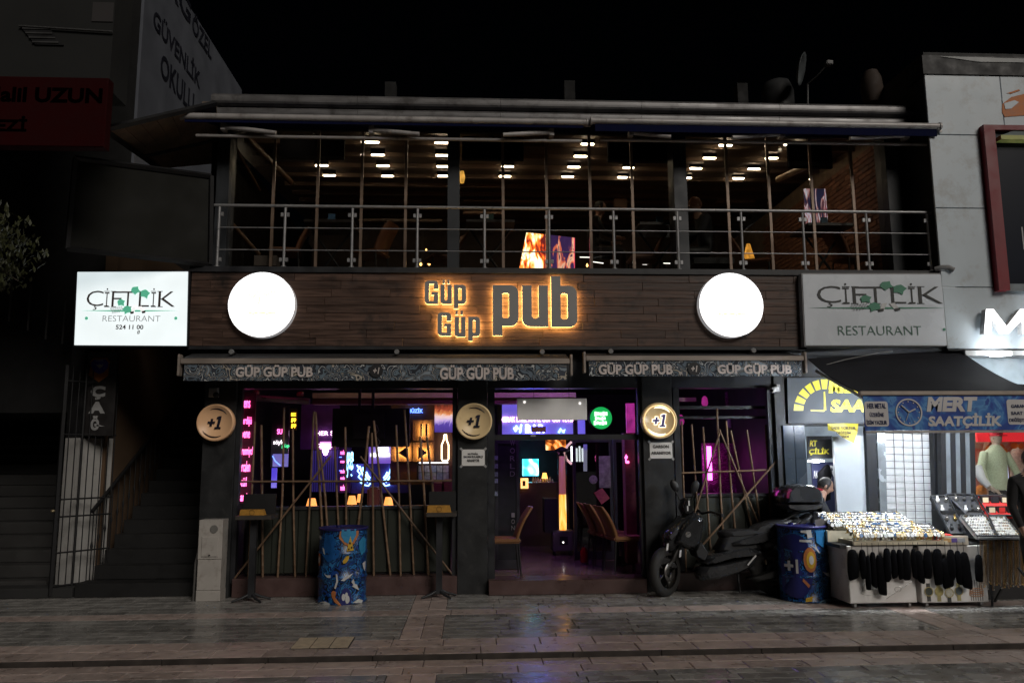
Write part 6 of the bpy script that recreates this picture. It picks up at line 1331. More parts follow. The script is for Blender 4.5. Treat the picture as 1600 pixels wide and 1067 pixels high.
for p, q in ((at(1275,568,10.2), at(1352,618,YVv+.06)), (at(1500,556,10.2), at(1612,618,YVv+.06))): MB().tube([p-Vector((0,0,.10)), q-Vector((0,0,.04))], .02, 6).build('awning_arm', M_alu, aw)
MB().tube(pix([(1283,572),(1320,562),(1370,552),(1395,549)], 10.1), .006, 5).build('cable', mat('cable_white', (.3,.3,.3), .6), aw)
# unseen tube lamps assumed under the awning, added to light board, wall and stall
def assumed_tube_lamp(name_label, p0, p1, e, nm='lamp'):
    t = thing('assumed_tube_lamp', name_label, 'tube lamp', (Vector(p0)+Vector(p1))/2, 'white tube lamps of the watch shop')
    MB().tube([p0, p1], .016, 8).build('tube', glow('assumed_white_tube_%s' % nm, (.92,.97,1), e), t)
    a, b = Vector(p0), Vector(p1); MB().box(min(a.x,b.x)-.03, max(a.x,b.x)+.03, a.y-.02, a.y+.02, a.z+.018, a.z+.045).build('fitting', M_white, t)
assumed_tube_lamp('tube lamp over the dark watch board', (at(1322,582,10.0).x, 10.0, at(1322,586,10.0).z), (at(1395,582,10.0).x, 10.0, at(1322,586,10.0).z), 34, 'a')
assumed_tube_lamp('tube lamp over the watch display under the awning', (4.72, 8.985, 2.26), (5.75, 8.985, 2.26), 430, 'b')  # unseen; this and the next are assumed lamps that brighten the stall
assumed_tube_lamp('tube lamp over the right trays under the awning', (5.9, 8.985, 2.26), (6.45, 8.985, 2.26), 430, 'b')
# dark watch board
YM = 10.42
wb2 = thing('watch_board', 'dark grey board with yellow dial and clipped yellow capitals', 'sign', at(1290, 661, YM))
quadp(MB(), ((1230,590),(1440,590),(1440,661),(1232,661)), YM, .06).build('face', mat('board_grey', (.045,.055,.065), .5, 0, .4, var=.1), wb2)
M_yel = mat('yellow_vinyl', (.70,.60,.02), .35, var=.06)
cX, cY = 1289, 641.5
for k in range(8):
    a0, a1 = 180-k*16.5, 180-k*16.5-12.5; pts = []
    for a, rr in ((a0,49),(a1,49),(a1,34),(a0,34)): pts.append((cX+rr*math.cos(R(a)), cY-rr*math.sin(R(a))))
    poly(pts, 'dial_segment', M_yel, YM-.006, wb2)
quadp(MB(), ((1267,640),(1288,640.5),(1288,643),(1267,642)), YM-.006, .005).build('dial_hand', M_yel, wb2); quadp(MB(), ((1287.3,612),(1289,612),(1291,641),(1287.5,641)), YM-.006, .005).build('dial_hand', M_yel, wb2)
textp('MERT', 'lettering', M_yel, 1294, 594, 1374, 614, YM-.006, wb2, bold=.05, shear=.15); textp('SAAT', 'lettering', M_yel, 1297, 624, 1372, 644, YM-.006, wb2, bold=.05, shear=.15)
# tiled pier and shop recess
wt = thing('watch_shop', 'small watch shop with tiled pier, white door and gridded wall', 'shop', (at(1320,900,F).x, F, 0))
M_tile = mat('dark_blue_tile', (.030,.040,.050), .22, 0, .5, var=.15, scale=3)
tx0, tx1 = at(1229, 780, YM).x, at(1264, 780, YM).x
zt5 = at(1250, 664, YM).z
tz = [0, .42, .84, 1.26, 1.68, zt5]
for z0, z1 in zip(tz, tz[1:]):
    for a, b in ((tx0, (tx0+tx1)/2), ((tx0+tx1)/2, tx1)): MB().cbox(a+.002, b-.002, YM, YM+.05, z0+.002, z1-.002, .003).build('wall_tile', M_tile, wt)
MB().box(tx0, tx1, YM+.05, YM+.4, 0, zt5).build('pier', M_dark, wt)
sx0, sx1 = tx1+.001, at(1545, 780, YM).x
MB().box(tx0, sx1+3, YM+.07, YM+.5, zt5+.001, zt5+1.1).build('lintel', M_dark, wt)
YB = 11.6
MB().box(sx0, sx1, YB+.9, YB+1.0, 0, 3).build('back_wall', mat('shop_blue_grey', (.30,.36,.42), .5), wt)
MB().box(tx0, sx1+3, YM, YB+1, -.0, .03).build('shop_floor', mat('shop_floor', (.2,.2,.2), .4), wt)
MB().box(sx0, sx1+3, YM+.5, YB+1, 2.62, 2.7).build('shop_ceiling', M_white, wt)
t = thing('white_door', 'white shop door panel behind the watch display', 'door', at(1330, 820, YM+.2))
quadp(MB(), ((1302,682),(1352,680),(1360,850),(1311,850)), YM+.2, .05).build('leaf', mat('door_white', (.50,.55,.60), .4, var=.04), t)
quadp(MB(), ((1353,666),(1368,666),(1376,850),(1361,850)), YM+.12, .08).build('jamb', M_black, t)
quadp(MB(), ((1370,674),(1383,674),(1388,850),(1378,850)), YM+.1, .06).build('alu_strip', mat('bright_alu', (.45,.50,.54), .25, .6), t)
# gridded slat wall: white slats with black wire grid
gw = thing('wire_grid_wall', 'white slatted wall behind a black wire grid', 'display wall', at(1420, 800, YM+.25))
quadp(MB(), ((1381,672),(1460,672),(1466,850),(1389,850)), YM+.30, .04).build('panel', mat('white_board', (.62,.65,.67), .45, var=.06), gw)
for k in range(11): y = 678+k*11; quadp(MB(), ((1382,y),(1458,y),(1458,y+6.5),(1382,y+6.5)), YM+.285, .012).build('slat', mat('white_slat', (.68,.70,.72), .5, var=.08), gw)
for k in range(6): x = 1381+k*14.8; MB().tube([at(x, 672, YM+.25), at(x+7, 850, YM+.25)], .004, 5).build('grid_wire', M_black, gw)
for k in range(13): y = 676+k*11; MB().tube([at(1381, y, YM+.245), at(1464, y+2, YM+.245)], .0035, 5).build('grid_wire', M_black, gw)
quadp(MB(), ((1458,672),(1470,672),(1478,850),(1464,850)), YM+.15, .1).build('dark_post', M_black, gw)
# striped pier of the clothes shop
sp = thing('striped_pier', 'black and grey vertically striped pier of the clothes shop', 'pier', at(1500, 800, YM))
for k in range(7):
    x0 = 1470+k*7.6; m = (M_black, mat('stripe_grey', (.16,.18,.20), .4))[k % 2]
    quadp(MB(), ((x0,672),(x0+7.4,672),(x0+11.4,860),(x0+4,860)), YM+(.01 if k % 2 else 0), .1).build('stripe', m, sp)
t = thing('added_shop_lamp', 'square white ceiling lamp inside the watch shop', 'ceiling lamp', (at(1420,700,11.4).x, 11.3, 2.6)); c = t.location  # panels added to brighten the shop and its slat wall
MB().box(c.x-.3, c.x+.3, 11.0, 11.6, 2.585, 2.618).build('diffuser', glow('shop_panel', (.93,.97,1), 22), t); MB().box(c.x-.9, c.x-.7, 10.75, 11.5, 2.585, 2.618).build('diffuser', MATS['shop_panel'], t)
# clothes shop window
cw = thing('clothes_window', 'bright clothes shop window with red and orange backdrop', 'shop window', at(1570, 800, YM+.3))
x5 = at(1523, 760, YM).x
MB().box(x5, x5+3.5, YM+1.2, YM+1.25, 0, 2.62).build('backdrop', ramp_mat('warm_backdrop', [(0,(.35,.10,.06)),(.40,(.62,.34,.22)),(.5,(.50,.33,.22)),(.58,(.6,.10,.05)),(.68,(.62,.42,.30))], scale=1.7, distortion=1.5, detail=4, constant=False), cw)
panel('red_header', glow('red_header_l', (.9,.03,.04), .7, (.5,.03,.03)), 1527, 674, 1640, 690, YM+.6, .04, cw)
MB().box(x5, x5+3.5, YM+.02, YM+.03, .35, zt5).build('glass', glass('shop_glass', (.95,.95,.95), .03), cw)
MB().box(x5, x5+3.5, YM+.0, YM+1.2, 0, .349).build('window_base', M_white, cw)
panel('inner_post', M_black, 1567, 700, 1571, 776, YM+.9, .05, cw); panel('blue_light_strip', glow('blue_white_strip', (.55,.6,1), 1.2), 1572, 714, 1576, 772, YM+.85, .03, cw)
a = at(1530, 690, YM+.4); tube_ = thing('window_tube', 'white tube lamp inside the top of clothes window', 'tube lamp', (a.x+1, YM+.4, 2.5), 'white tube lamps of the clothes shop'); MB().tube([(x5+.1, YM+.35, 2.52), (x5+3, YM+.35, 2.52)], .018, 8).build('tube', glow('added_window_tube_l', (1,.97,.92), 150), tube_); MB().box(x5+.05, x5+3.05, YM+.33, YM+.37, 2.54, 2.57).build('fitting', M_white, tube_)  # unseen tube added to light the window display and the paving
for k in range(10):
    c = at(1535+k*6.5+rnd.uniform(-2,2), 690+rnd.uniform(0,14)+(70 if k % 3 == 0 else 0), YM+1.0); pts = [(c.x+rnd.uniform(.03,.07)*math.cos(q*1.05), c.z+rnd.uniform(.03,.06)*math.sin(q*1.05)) for q in range(6)]
    shape([pts], 'paper_leaf', mat('leaf_orange', (.65,.20,.03), .6), YM+1.0-.01*k, .004, cw)
# canopy with lamps; unseen ones further right are added to light the paving
cn = thing('shop_canopy', 'white canopy with round lamps over the clothes shop', 'canopy', at(1570, 560, 10.0))
zc0 = at(1560, 545, YW).z
MB().box(at(1508,545,YW).x, xe+6, YW-.0, YM+.06, zc0-.09, zc0-.022).build('soffit', mat('soffit_white', (.6,.62,.63), .4), cn)
quadp(MB(), ((1504,548),(1700,548),(1700,600),(1510,600)), YM+.02, .05).build('wall_band', mat('band_grey', (.34,.40,.44), .35), cn)
for k, x in enumerate((1563, 1640, 1720, 1800, 1880, 1960)):
    c = at(x, 551.5, 9.98); MB().lathe([(.01,.0),(.13,.0),(.13,-.03),(.01,-.03)], c, 'z', 24).build('lamp', glow('canopy_lamp', (.92,.97,1), 26), cn)
# yellow notice hanging under the board
yn = thing('yellow_notice', 'crumpled yellow plastic notice reading İade Yoktur under watch board', 'notice', at(1318, 690, YM-.05))
vs = [at(x, y, YM-.05+dz) for x, y, dz in ((1293,662,0),(1318,661,.02),(1341,662,0),(1340,675,.03),(1334,692,0),(1316,683,.02),(1306,674,.0),(1294,672,.02))]
MB().add(vs, [(0,1,5,6),(0,6,7),(1,2,3,5),(3,4,5)]).add([v+Vector((0,.004,0)) for v in vs], [(0,6,5,1),(0,7,6),(1,5,3,2),(3,5,4)]).build('sheet', mat('yellow_plastic', (.52,.42,.03), .45, var=.15, bump=.2), yn, fix=False)
textp('İADE YOKTUR', 'lettering', M_ink, 1299, 664.5, 1337, 671, YM-.062, yn, bold=.01); textp('DEĞİŞİM', 'lettering', M_ink, 1307, 673, 1329, 679, YM-.06, yn, bold=.01); textp('VARDIR', 'lettering', M_ink, 1315, 680, 1327, 684, YM-.055, yn)
t = sign('inner_watch_sign', 'black inner sign with yellow clipped capitals beside the white door', 'sign', 1262, 681, 1301, 716, YM+.45, M_black)
textp('RT', 'lettering', M_yel, 1265, 688, 1277, 697, YM+.44, t, bold=.03, shear=.15); textp('ÇİLİK', 'lettering', M_yel, 1264, 699, 1296, 711, YM+.44, t, bold=.03, shear=.15)
t = thing('inner_lamp', 'white oval lamp under the inner watch sign', 'lamp', at(1275, 721, YM+.5)); MB().lathe([(.001,.02),(.10,.015),(.11,0),(.001,-.02)], at(1275, 720.5, YM+.5), 'z', 20).build('globe', glow('inner_lamp_l', (.95,.98,1), 40), t)
t = sign('inner_poster', 'dark blue poster with white capitals behind the seated man', 'poster', 1270, 722, 1308, 800, YM+.75, mat('poster_navy', (.03,.035,.10), .5), .02)
textp('AK', 'lettering', M_white, 1271, 735, 1278, 747, YM+.74, t); textp('R', 'lettering', M_white, 1297, 727, 1306, 748, YM+.74, t, bold=.02)
t = thing('hanging_coat', 'black coat hanging behind the seated man', 'coat', at(1288, 780, YM+.6)); 
MB().loft([[at(x, y, YM+.62+dy) for x, y, dy in ring] for ring in ([(1289,727,0),(1293,725,-.03),(1297,728,0),(1293,728,.05)],[(1278,738,0),(1288,735,-.08),(1300,738,0),(1288,738,.08)],[(1277,760,0),(1287,760,-.1),(1298,762,0),(1287,762,.1)],[(1280,782,0),(1288,784,-.09),(1298,780,0),(1288,782,.09)])], True, True).build('cloth', mat('coat_flat', (.006,.006,.007), 1.0, spec=.02), t)
# mannequin with green sweater and red cap
mq = thing('mannequin', 'mannequin in pale green half zip sweater and red cap in the shop window', 'mannequin', at(1556, 850, YM+.55))
Ym = YM+.55; M_sw = mat('pale_green_knit', (.52,.58,.38), .9, var=.15, bump=.4, scale=60)
def ring(x0, x1, y, dep): a, b = at(x0, y, Ym), at(x1, y, Ym); c = (a+b)/2; w_ = (b.x-a.x)/2; return [(c.x+w_*math.cos(2*math.pi*k/16), Ym+dep*math.sin(2*math.pi*k/16), c.z) for k in range(16)]
MB().loft([ring(1549,1562,695,.05), ring(1545,1566,700,.08), ring(1536,1572,708,.11), ring(1535,1572,725,.13), ring(1542,1573,745,.12), ring(1546,1573,765,.11)], True, True).build('sweater', M_sw, mq)
def q_(x, y, dy): return at(x, y, Ym+dy)
MB().tube([q_(1539,708,0), q_(1533,730,-.05), q_(1540,752,-.12), q_(1549,762,-.18)], [.065,.055,.045,.036], 10).build('sleeve', M_sw, mq); MB().tube([q_(1570,708,0), q_(1583,728,-.05), q_(1594,748,-.1)], [.06,.05,.04], 10).build('sleeve', M_sw, mq)
M_mq = mat('mannequin_skin', (.52,.40,.30), .4)
hm = MB().tube([q_(1549,762,-.18), q_(1556,768,-.2)], [.03,.028], 8)
for k in range(5): hm.tube([q_(1554+k*1.1,766-k*.4,-.2), q_(1559+k*1.2,770+k*.5,-.22), q_(1562+k*1.0,774-k*.7,-.22)], [.008,.007,.005], 5)
hm.build('hand', M_mq, mq)
MB().blob(q_(1556,683,0), .075, .09, .11).tube([q_(1556,700,0), q_(1556,688,0)], .05, 10).tube([q_(1552,684,-.08), q_(1552,685,-.10)], .015, 6).build('head', M_mq, mq)
MB().lathe([(.085,-.02),(.088,.02),(.07,.07),(.02,.10)], q_(1556,679,0), 'z', 18).box(q_(1556,679,0).x-.07, q_(1556,679,0).x+.05, Ym-.17, Ym-.06, q_(1556,679,0).z-.02, q_(1556,679,0).z-.008).build('cap', mat('red_cap', (.5,.02,.03), .7), mq)
MB().loft([ring(1546,1572,766,.10), ring(1547,1571,800,.10)], True, True).build('trousers', M_coat, mq); MB().cyl(at(1558,800,Ym), Vector((at(1558,800,Ym).x, Ym, .35)), .03, 10).build('stand', M_chrome, mq)
# garments hanging behind the mannequin
def garment(x0, x1, y0, y1, Y, m, label):
    t = thing('hanging_garment', label, 'garment', at((x0+x1)/2, y1, Y), 'garments hanging in the clothes window'); rg = []
    for f, w_ in ((0,.25),(.06,.75),(.2,1.0),(.6,.92),(1,1.0)):
        xm_, y_ = (x0+x1)/2, y0+(y1-y0)*f; c_ = at(xm_, y_, Y); hw_ = (at(x1, y_, Y).x-at(x0, y_, Y).x)/2*w_
        rg.append([(c_.x+hw_*math.cos(2*math.pi*k/18)*(1+.06*math.sin(k*2.7)), Y+.06*math.sin(2*math.pi*k/18)+.012*math.sin(k*3.1), c_.z) for k in range(18)])
    MB().loft(rg, True, True).build('cloth', m, t); MB().tube([at((x0+x1)/2, y0, Y), at((x0+x1)/2, y0-6, Y)], .006, 5).build('hook', M_chrome, t)
garment(1578, 1606, 698, 775, YM+1.0, mat('beige_wool', (.62,.45,.33), .9, var=.25, bump=.3, scale=30), 'beige coat hanging right of the mannequin')
garment(1525, 1541, 758, 812, YM+.95, mat('orange_wool', (.62,.20,.03), .9, var=.3, bump=.3, scale=30), 'orange jumper low at the left of clothes window')
garment(1537, 1551, 690, 740, YM+1.05, mat('brown_wool', (.30,.14,.08), .9, var=.25, bump=.3, scale=30), 'brown jacket hanging left of the mannequin')
# second sleeve of a white shirt at the window's left
t = thing('white_shirt_arm', 'white shirt sleeve of a second mannequin low in the window', 'mannequin', at(1535, 800, YM+.4)); MB().tube([at(1526,730,YM+.45), at(1534,748,YM+.35), at(1545,760,YM+.28)], [.07,.055,.04], 10).build('sleeve', M_white, t)
hm = MB().tube([at(1545,760,YM+.28), at(1549,764,YM+.27)], .028, 8)
for k in range(5): hm.tube([at(1547+k*.9,762,YM+.27), at(1550+k*.8,767+k*.4,YM+.25)], [.008,.006], 5)
hm.build('hand', M_mq, t)
# seated man in profile inside the watch shop
h3 = at(1283, 757, YM+.28); o3 = Vector((h3.x-.05, YM+.28, h3.z-1.23))
dz = -o3.z+.03
J3 = {k: (-v[0], v[1], v[2]) for k, v in SEAT.items()}; J3['head'] = (.10, 0, 1.19); J3['neck'] = (.04, 0, 1.08)
J3 = shift(J3, o3)
for k in list(J3):
    if k[:2] in ('an','to'): v = J3[k]; J3[k] = (v[0], v[1], max(.06, v[2]))
person('person', 'dark haired man with beard looking down behind the scooter top box', J3, RAD, M_coat, M_black, (o3.x, o3.y, .03), (1,-.25,-.55))
t = thing('shop_stool', 'dark stool under the man in the watch shop', 'stool', (o3.x-.1, YM+.28, .03)); MB().cyl((o3.x-.1, YM+.28, o3.z+.30), (o3.x-.1, YM+.28, o3.z+.38), .18, 16).build('seat', M_dark, t); MB().cyl((o3.x-.1, YM+.28, .03), (o3.x-.1, YM+.28, o3.z+.30), .03, 10).build('stem', M_chrome, t)
# person in black cut by the right picture edge
h4 = at(1608, 728, 8.7); STAND = {'pelvis':(0,0,.95),'waist':(0,0,1.10),'chest':(0,0,1.36),'neck':(0,0,1.52),'head':(0,-.02,1.64),'shl':(-.20,0,1.43),'ell':(-.25,.0,1.15),'wrl':(-.23,-.12,.92),'hal':(-.22,-.16,.84),'shr':(.20,0,1.43),'elr':(.25,0,1.15),'wrr':(.23,-.12,.92),'har':(.22,-.16,.84),'hil':(-.10,0,.92),'knl':(-.11,-.02,.50),'anl':(-.11,0,.09),'tol':(-.12,-.15,.04),'hir':(.10,0,.92),'knr':(.11,-.02,.50),'anr':(.11,0,.09),'tor':(.12,-.15,.04)}
o4 = Vector((at(1614, 790, 8.7).x, 8.7, 0))
person('person', 'person in black coat cut off by the right picture edge at the stall', shift(STAND, o4), RAD, M_coat, M_black, o4, (.2,1,-.2))
# ================================================================== watch stall
M_case = mat('white_case', (.66,.64,.62), .35, var=.05, dirt=((.5,.48,.45), 4))
YC = 9.12
def case(x0, x1, y0, y1, label, skirt):
    a, b = at(x0, 900, YC).x, at(x1, 900, YC).x; zt6, z06 = at((x0+x1)/2, y0, YC).z, at((x0+x1)/2, y1, YC).z
    t = thing('display_case', label, 'display case', ((a+b)/2, YC, 0), 'white wheeled display cases')
    MB().cbox(a, b, YC, YC+.62, z06, zt6, .008).build('cabinet', M_case, t)
    for X in (a+.07, b-.07):
        for y in (YC+.06, YC+.55):
            w_ = MB().cyl((X-.014, y, .036), (X+.014, y, .036), .035, 14).build('caster', M_grey, t); MB().box(X-.02, X+.02, y-.012, y+.012, .04, z06).build('fork', M_chrome, w_)
    return t, a, b, z06, zt6
c1, a1, b1, z01, zt1 = case(1326, 1430, 852, 942, 'left white display case with pale bracelet drawing and black pouches', 0)
c2, a2, b2, z02, zt2c = case(1438, 1542, 852, 941, 'right white display case with printed watches on its front', 0)
Mp = mat('bracelet_print', (.30,.28,.26), .5)
for cx, cy, rx, ry in ((1362,925,17,5),(1352,917,6,4),(1403,920,5,4)): MB().tube([at(cx+rx*math.cos(k*.42), cy+ry*math.sin(k*.42), YC-.002) for k in range(15)], .003, 4).build('printed_bracelet', Mp, c1)
MB().tube(pix([(1385,935),(1398,926),(1410,918),(1425,908)], YC-.002), .004, 4).build('printed_bracelet', Mp, c1)
for k, (cx, cy) in enumerate(((1451,925),(1467,925),(1483,927),(1498,924))):
    c = at(cx, cy, YC-.003); dm = mat('print_dial%d' % k, ((.05,.06,.05),(.35,.30,.12),(.45,.43,.36),(.06,.08,.09))[k], .4, var=.3, scale=40)
    MB().box(c.x-.022, c.x+.022, YC-.003, YC-.0005, c.z-.10, c.z+.10).build('printed_strap', mat('print_strap%d' % (k % 2), ((.05,.05,.045),(.38,.33,.15))[k % 2], .5), c2)
    MB().lathe([(.001,0),(.044,0),(.05,.0),(.05,.003),(.001,.003)], (c.x, YC-.004, c.z+.01), 'y', 24, False).build('printed_dial', dm, c2); MB().lathe([(.044,0),(.052,0),(.052,.003),(.044,.003)], (c.x, YC-.008, c.z+.01), 'y', 24, False, False).build('printed_bezel', mat('print_gold', (.35,.28,.12), .4), c2)
for j in range(3): MB().tube([at(1526+11*math.cos(k*.42), 922+j*3.2+3.2*math.sin(k*.42), YC-.004) for k in range(15)], .004, 4).build('printed_bangle', mat('print_copper', (.45,.20,.08), .4), c2)
for k in range(6): panel('printed_stripe', mat('stripe_ink', (.12,.12,.12), .5), 1516+k*3.6+(18 if k > 3 else 0)*0, 905+k % 2, 1517.2+k*3.6, 938, YC-.0015, .001, c2)
# stepped trays of watches on top
tb = thing('stall_table', 'stepped table top carrying rows of watches', 'table', ((a1+b2)/2, 9.5, 0)); Xl, Xr = at(1298, 830, 9.4).x, at(1475, 830, 9.4).x
zA = zt1+.01
M_cream2 = mat('cream_felt', (.62,.56,.42), .8)
MB().box(Xl+.12, b2-.45, YC-.03, YC+.36, zA, zA+.04).build('front_step', M_cream2, tb); MB().box(Xl, b2-.55, YC+.37, YC+.80, zA, zA+.125).build('back_step', M_cream2, tb)
MB().box(Xl-.02, b2, YC+.02, YC+.85, zA-.04, zA-.001).build('board', M_dark, tb)
for X in (Xl+.02, b2-.06):
    for y in (YC+.68, YC+.80): MB().box(X, X+.05, y, y+.05, 0, zA-.041).build('leg', M_black, tb)
# watches: a curved strap with case and dial on a cushion
def make_watch(i):
    mS, mD = [(mat('steel_bracelet', (.75,.74,.72), .15, .9), mat('dial_silver', (.70,.72,.74), .15)), (mat('gold_bracelet', (.80,.58,.22), .18, .9), mat('dial_champagne', (.72,.62,.42), .15)), (mat('black_strap', (.03,.03,.03), .4), mat('dial_white', (.8,.8,.8), .15)), (MATS['steel_bracelet'], mat('dial_blue', (.06,.14,.30), .12))][i]
    t = thing('watch', 'x', 'watch', (0,0,0), 'watches standing in rows on the stall')
    st_ = MB(); n = 12; rings = []
    for k in range(n+1):
        a = -math.pi*.62+math.pi*1.24*k/n; y, z = -.026*math.cos(a), .038+.034*math.sin(a); y2, z2 = -.022*math.cos(a), .038+.030*math.sin(a)
        rings.append([(-.010,y,z),(.010,y,z),(.010,y2,z2),(-.010,y2,z2)])
    st_.loft(rings).build('strap', mS, t)
    MB().lathe([(.001,.0),(.019,.0),(.021,.004),(.019,.009),(.016,.0095)], (0,-.024,.040), 'y', 14, cap=False).build('case', mS, t)
    MB().lathe([(.001,0),(.016,0),(.016,.002),(.001,.002)], (0,-.031,.040), 'y', 14, False).build('dial', mD, t)
    return t
protos = [make_watch(i) for i in range(4)]; used_w = set(); nw = 0
kinds = ('silver bracelet watch', 'gold bracelet watch', 'black strap watch', 'blue dial watch')
ORD = ('first','second','third','fourth','fifth','sixth','seventh','eighth','ninth','tenth','eleventh','twelfth','thirteenth','fourteenth','fifteenth','sixteenth','seventeenth','eighteenth','nineteenth','twentieth','21st','22nd','23rd','24th','25th','26th','27th')
def put(i, x, y, z, where, sc=1.0):
    o = protos[i] if i not in used_w else copy_tree(protos[i]); used_w.add(i); o.location = (x, y, z); o.rotation_euler = (R(rnd.uniform(-22,-8)), 0, R(rnd.uniform(-14,14))); o.scale = (sc,)*3
    o['label'] = '%s %s' % (kinds[i], where)
for r_ in range(4):
    y = YC+.0+r_*.085; n = 26
    for k in range(n): put(rnd.choice((0,0,1,1,2,3)), Xl+.16+(b2-.45-Xl-.2)*(k+.5+rnd.uniform(-.15,.15))/n, y, zA+.041+.020*r_, 'on the front step, row %s from the street, %s from the left' % (ORD[r_], ORD[k]), 1.45)
for r_ in range(5):
    y = YC+.40+r_*.085; n = 27
    for k in range(n): put(rnd.choice((0,0,0,1,2,3)), Xl+.05+(b2-.55-Xl-.1)*(k+.5+rnd.uniform(-.15,.15))/n, y, zA+.126+.022*r_, 'on the back step, row %s from the street, %s from the left' % (ORD[r_], ORD[k]), 1.5)
# black pouches hanging along the front
M_pouch = mat('black_velvet', (.004,.004,.005), .95, spec=.05, var=.3, bump=.3, scale=30)
P_ = [(334,352,855,902),(346,352,857,0),(359,866,855,0)]
pz = [(1323,1342,858,905),(1342,1354,858,903),(1353,1362,868,920),(1360,1370,862,917),(1368,1383,866,928),(1381,1393,856,907),(1392,1403,858,902),(1401,1412,858,904),(1410,1424,857,905),(1424,1433,857,903),(1430,1443,860,910),(1443,1457,857,902),(1458,1474,857,912),(1470,1489,872,918),(1480,1494,858,905),(1492,1504,860,912),(1500,1516,862,919),(1524,1537,866,907)]
for i, (x0, x1, y0, y1) in enumerate(pz):
    Y = YC-.05-.012*(i % 3); a, b, c, d = rect(x0, y0, x1, y1, Y); xm = (a+b)/2; hw = (b-a)/2
    t = thing('black_pouch', '%s black pouch on the stall front, %s' % (('small','large','long')[i % 3], ('first','second','third','fourth','fifth','sixth','seventh','eighth','ninth','tenth','eleventh','twelfth','thirteenth','fourteenth','fifteenth','sixteenth','seventeenth','eighteenth')[i]+' from the left'), 'pouch', (xm, Y, c), 'black pouches hanging on the stall')
    rg = []
    for f, w_, dp in ((0,.62+.3*((i*7) % 5)/5,.012),(.05,.88,.022),(.30,1.0,.03),(.62,.95,.026),(.86,.82,.02),(.96,.62,.015),(1,.30,.008)):
        sk = .015*math.sin(i*2.1)*(1-f); rg.append([(xm+sk+hw*w_*math.cos(2*math.pi*k/10)*(1+.08*math.sin(k*2.3+i*1.7)), Y+dp*math.sin(2*math.pi*k/10)+.004*math.sin(k*3+i), c+(d-c)*f+(.014*math.cos(2*math.pi*k/10+i)*(1-f))) for k in range(10)])
    MB().loft(rg, True, True).build('bag', M_pouch, t); MB().tube([(xm, Y, d-.005), (xm, Y, zA+.03)], .003, 5).build('cord', M_black, t)
# red tray, open tilted trays, sign box
t = thing('red_box', 'open red jewellery box at the right end of the watch rows', 'box', at(1470, 835, 9.3)); M_redv = mat('red_velvet', (.55,.02,.015), .8, var=.15)
c = at(1468, 830, 9.25); MB().box(c.x-.16, c.x+.10, 9.15, 9.42, zA, zA+.10).build('tray', M_redv, t, bevel=.008); MB().loft([[(c.x-.16,9.42,zA+.1),(c.x+.10,9.42,zA+.1),(c.x+.10,9.45,zA+.1),(c.x-.16,9.45,zA+.1)],[(c.x-.18,9.55,zA+.2),(c.x+.07,9.55,zA+.2),(c.x+.07,9.58,zA+.19),(c.x-.18,9.58,zA+.19)]]).build('lid', M_black, t)
t = sign('label_card', 'cream card with coloured blocks at the stall front', 'card', 1472, 837, 1513, 851, YC-.02, mat('card_cream', (.62,.55,.45), .6), .03)
for x0, x1, col in ((1475,1486,(.60,.36,.14)),(1487,1496,(.12,.08,.30)),(1497,1508,(.40,.42,.45))): panel('colour_block', mat('block%d' % x0, col, .5), x0, 840.5, x1, 847, YC-.024, .003, t)
# tilted trays on an easel frame
def tray(p00, p10, p11, p01, Yb, Yt, m, label, nx, ny, item):
    A, B, C2, D = at(*p00, Yb), at(*p10, Yb), at(*p11, Yt), at(*p01, Yt)
    t = thing('tilted_tray', label, 'tray', (A+B)/2, 'tilted jewellery trays at the stall')
    n_ = (B-A).cross(D-A).normalized(); th = n_*-.04
    MB().loft([[A, B, C2, D], [p+th for p in (A, B, C2, D)]]).build('base', m, t)
    for p, q in ((A,B),(B,C2),(C2,D),(D,A)): MB().tube([p+n_*.012, q+n_*.012], .012, 4, smooth=False).build('rim', M_black, t)
    for j in range(ny):
        for k in range(nx):
            u, v = (k+.5)/nx, (j+.5)/ny; p = A.lerp(B, u).lerp(D.lerp(C2, u), v)+n_*.018
            if item == 'watch':
                mb_ = MB().lathe([(.001,0),(.022,0),(.026,.006),(.022,.012),(.001,.012)], p, 'y', 12); mb_.box(p.x-.012, p.x+.012, p.y-.004, p.y+.004, p.z-.055, p.z+.055); mb_.build('watch_piece', rnd.choice((MATS['steel_bracelet'], MATS['gold_bracelet'], MATS['dial_white'], MATS['black_strap'])), t)
            elif item == 'box':
                MB().box(p.x-.05, p.x+.05, p.y-.02, p.y+.02, p.z-.045, p.z+.045).build('gift_box', M_black, t); MB().box(p.x-.035, p.x+.035, p.y-.027, p.y-.021, p.z-.03, p.z+.03).build('gift_card', rnd.choice((M_ink, MATS['dial_champagne'], M_redv)), t)
            else:
                MB().lathe([(.006,0),(.011,0),(.011,.006),(.006,.006)], p, 'y', 8, False, False).build('ring_piece', rnd.choice((MATS['steel_bracelet'], MATS['gold_bracelet'], MATS['dial_white'])), t)
tray((1484,834),(1508,834),(1480,775),(1454,776), 9.35, 9.75, M_dark, 'tall black tilted tray of watches left in the stall fan', 2, 4, 'watch')
tray((1512,806),(1537,806),(1521,773),(1478,773), 9.5, 9.78, M_dark, 'short black tilted tray beside the red trays', 3, 2, 'watch')
tray((1545,806),(1592,806),(1570,775),(1525,775), 9.45, 9.75, M_redv, 'red tilted tray of small black boxes at the right', 3, 2, 'box')
M_silverfelt = mat('silver_felt', (.55,.53,.50), .6)
tray((1526,838),(1556,838),(1540,806),(1500,806), 9.15, 9.4, M_silverfelt, 'silver tilted tray of rings in the middle right', 9, 7, 'ring')
tray((1558,838),(1594,838),(1570,808),(1545,808), 9.13, 9.38, M_silverfelt, 'silver tilted tray of rings near the right edge', 9, 7, 'ring')
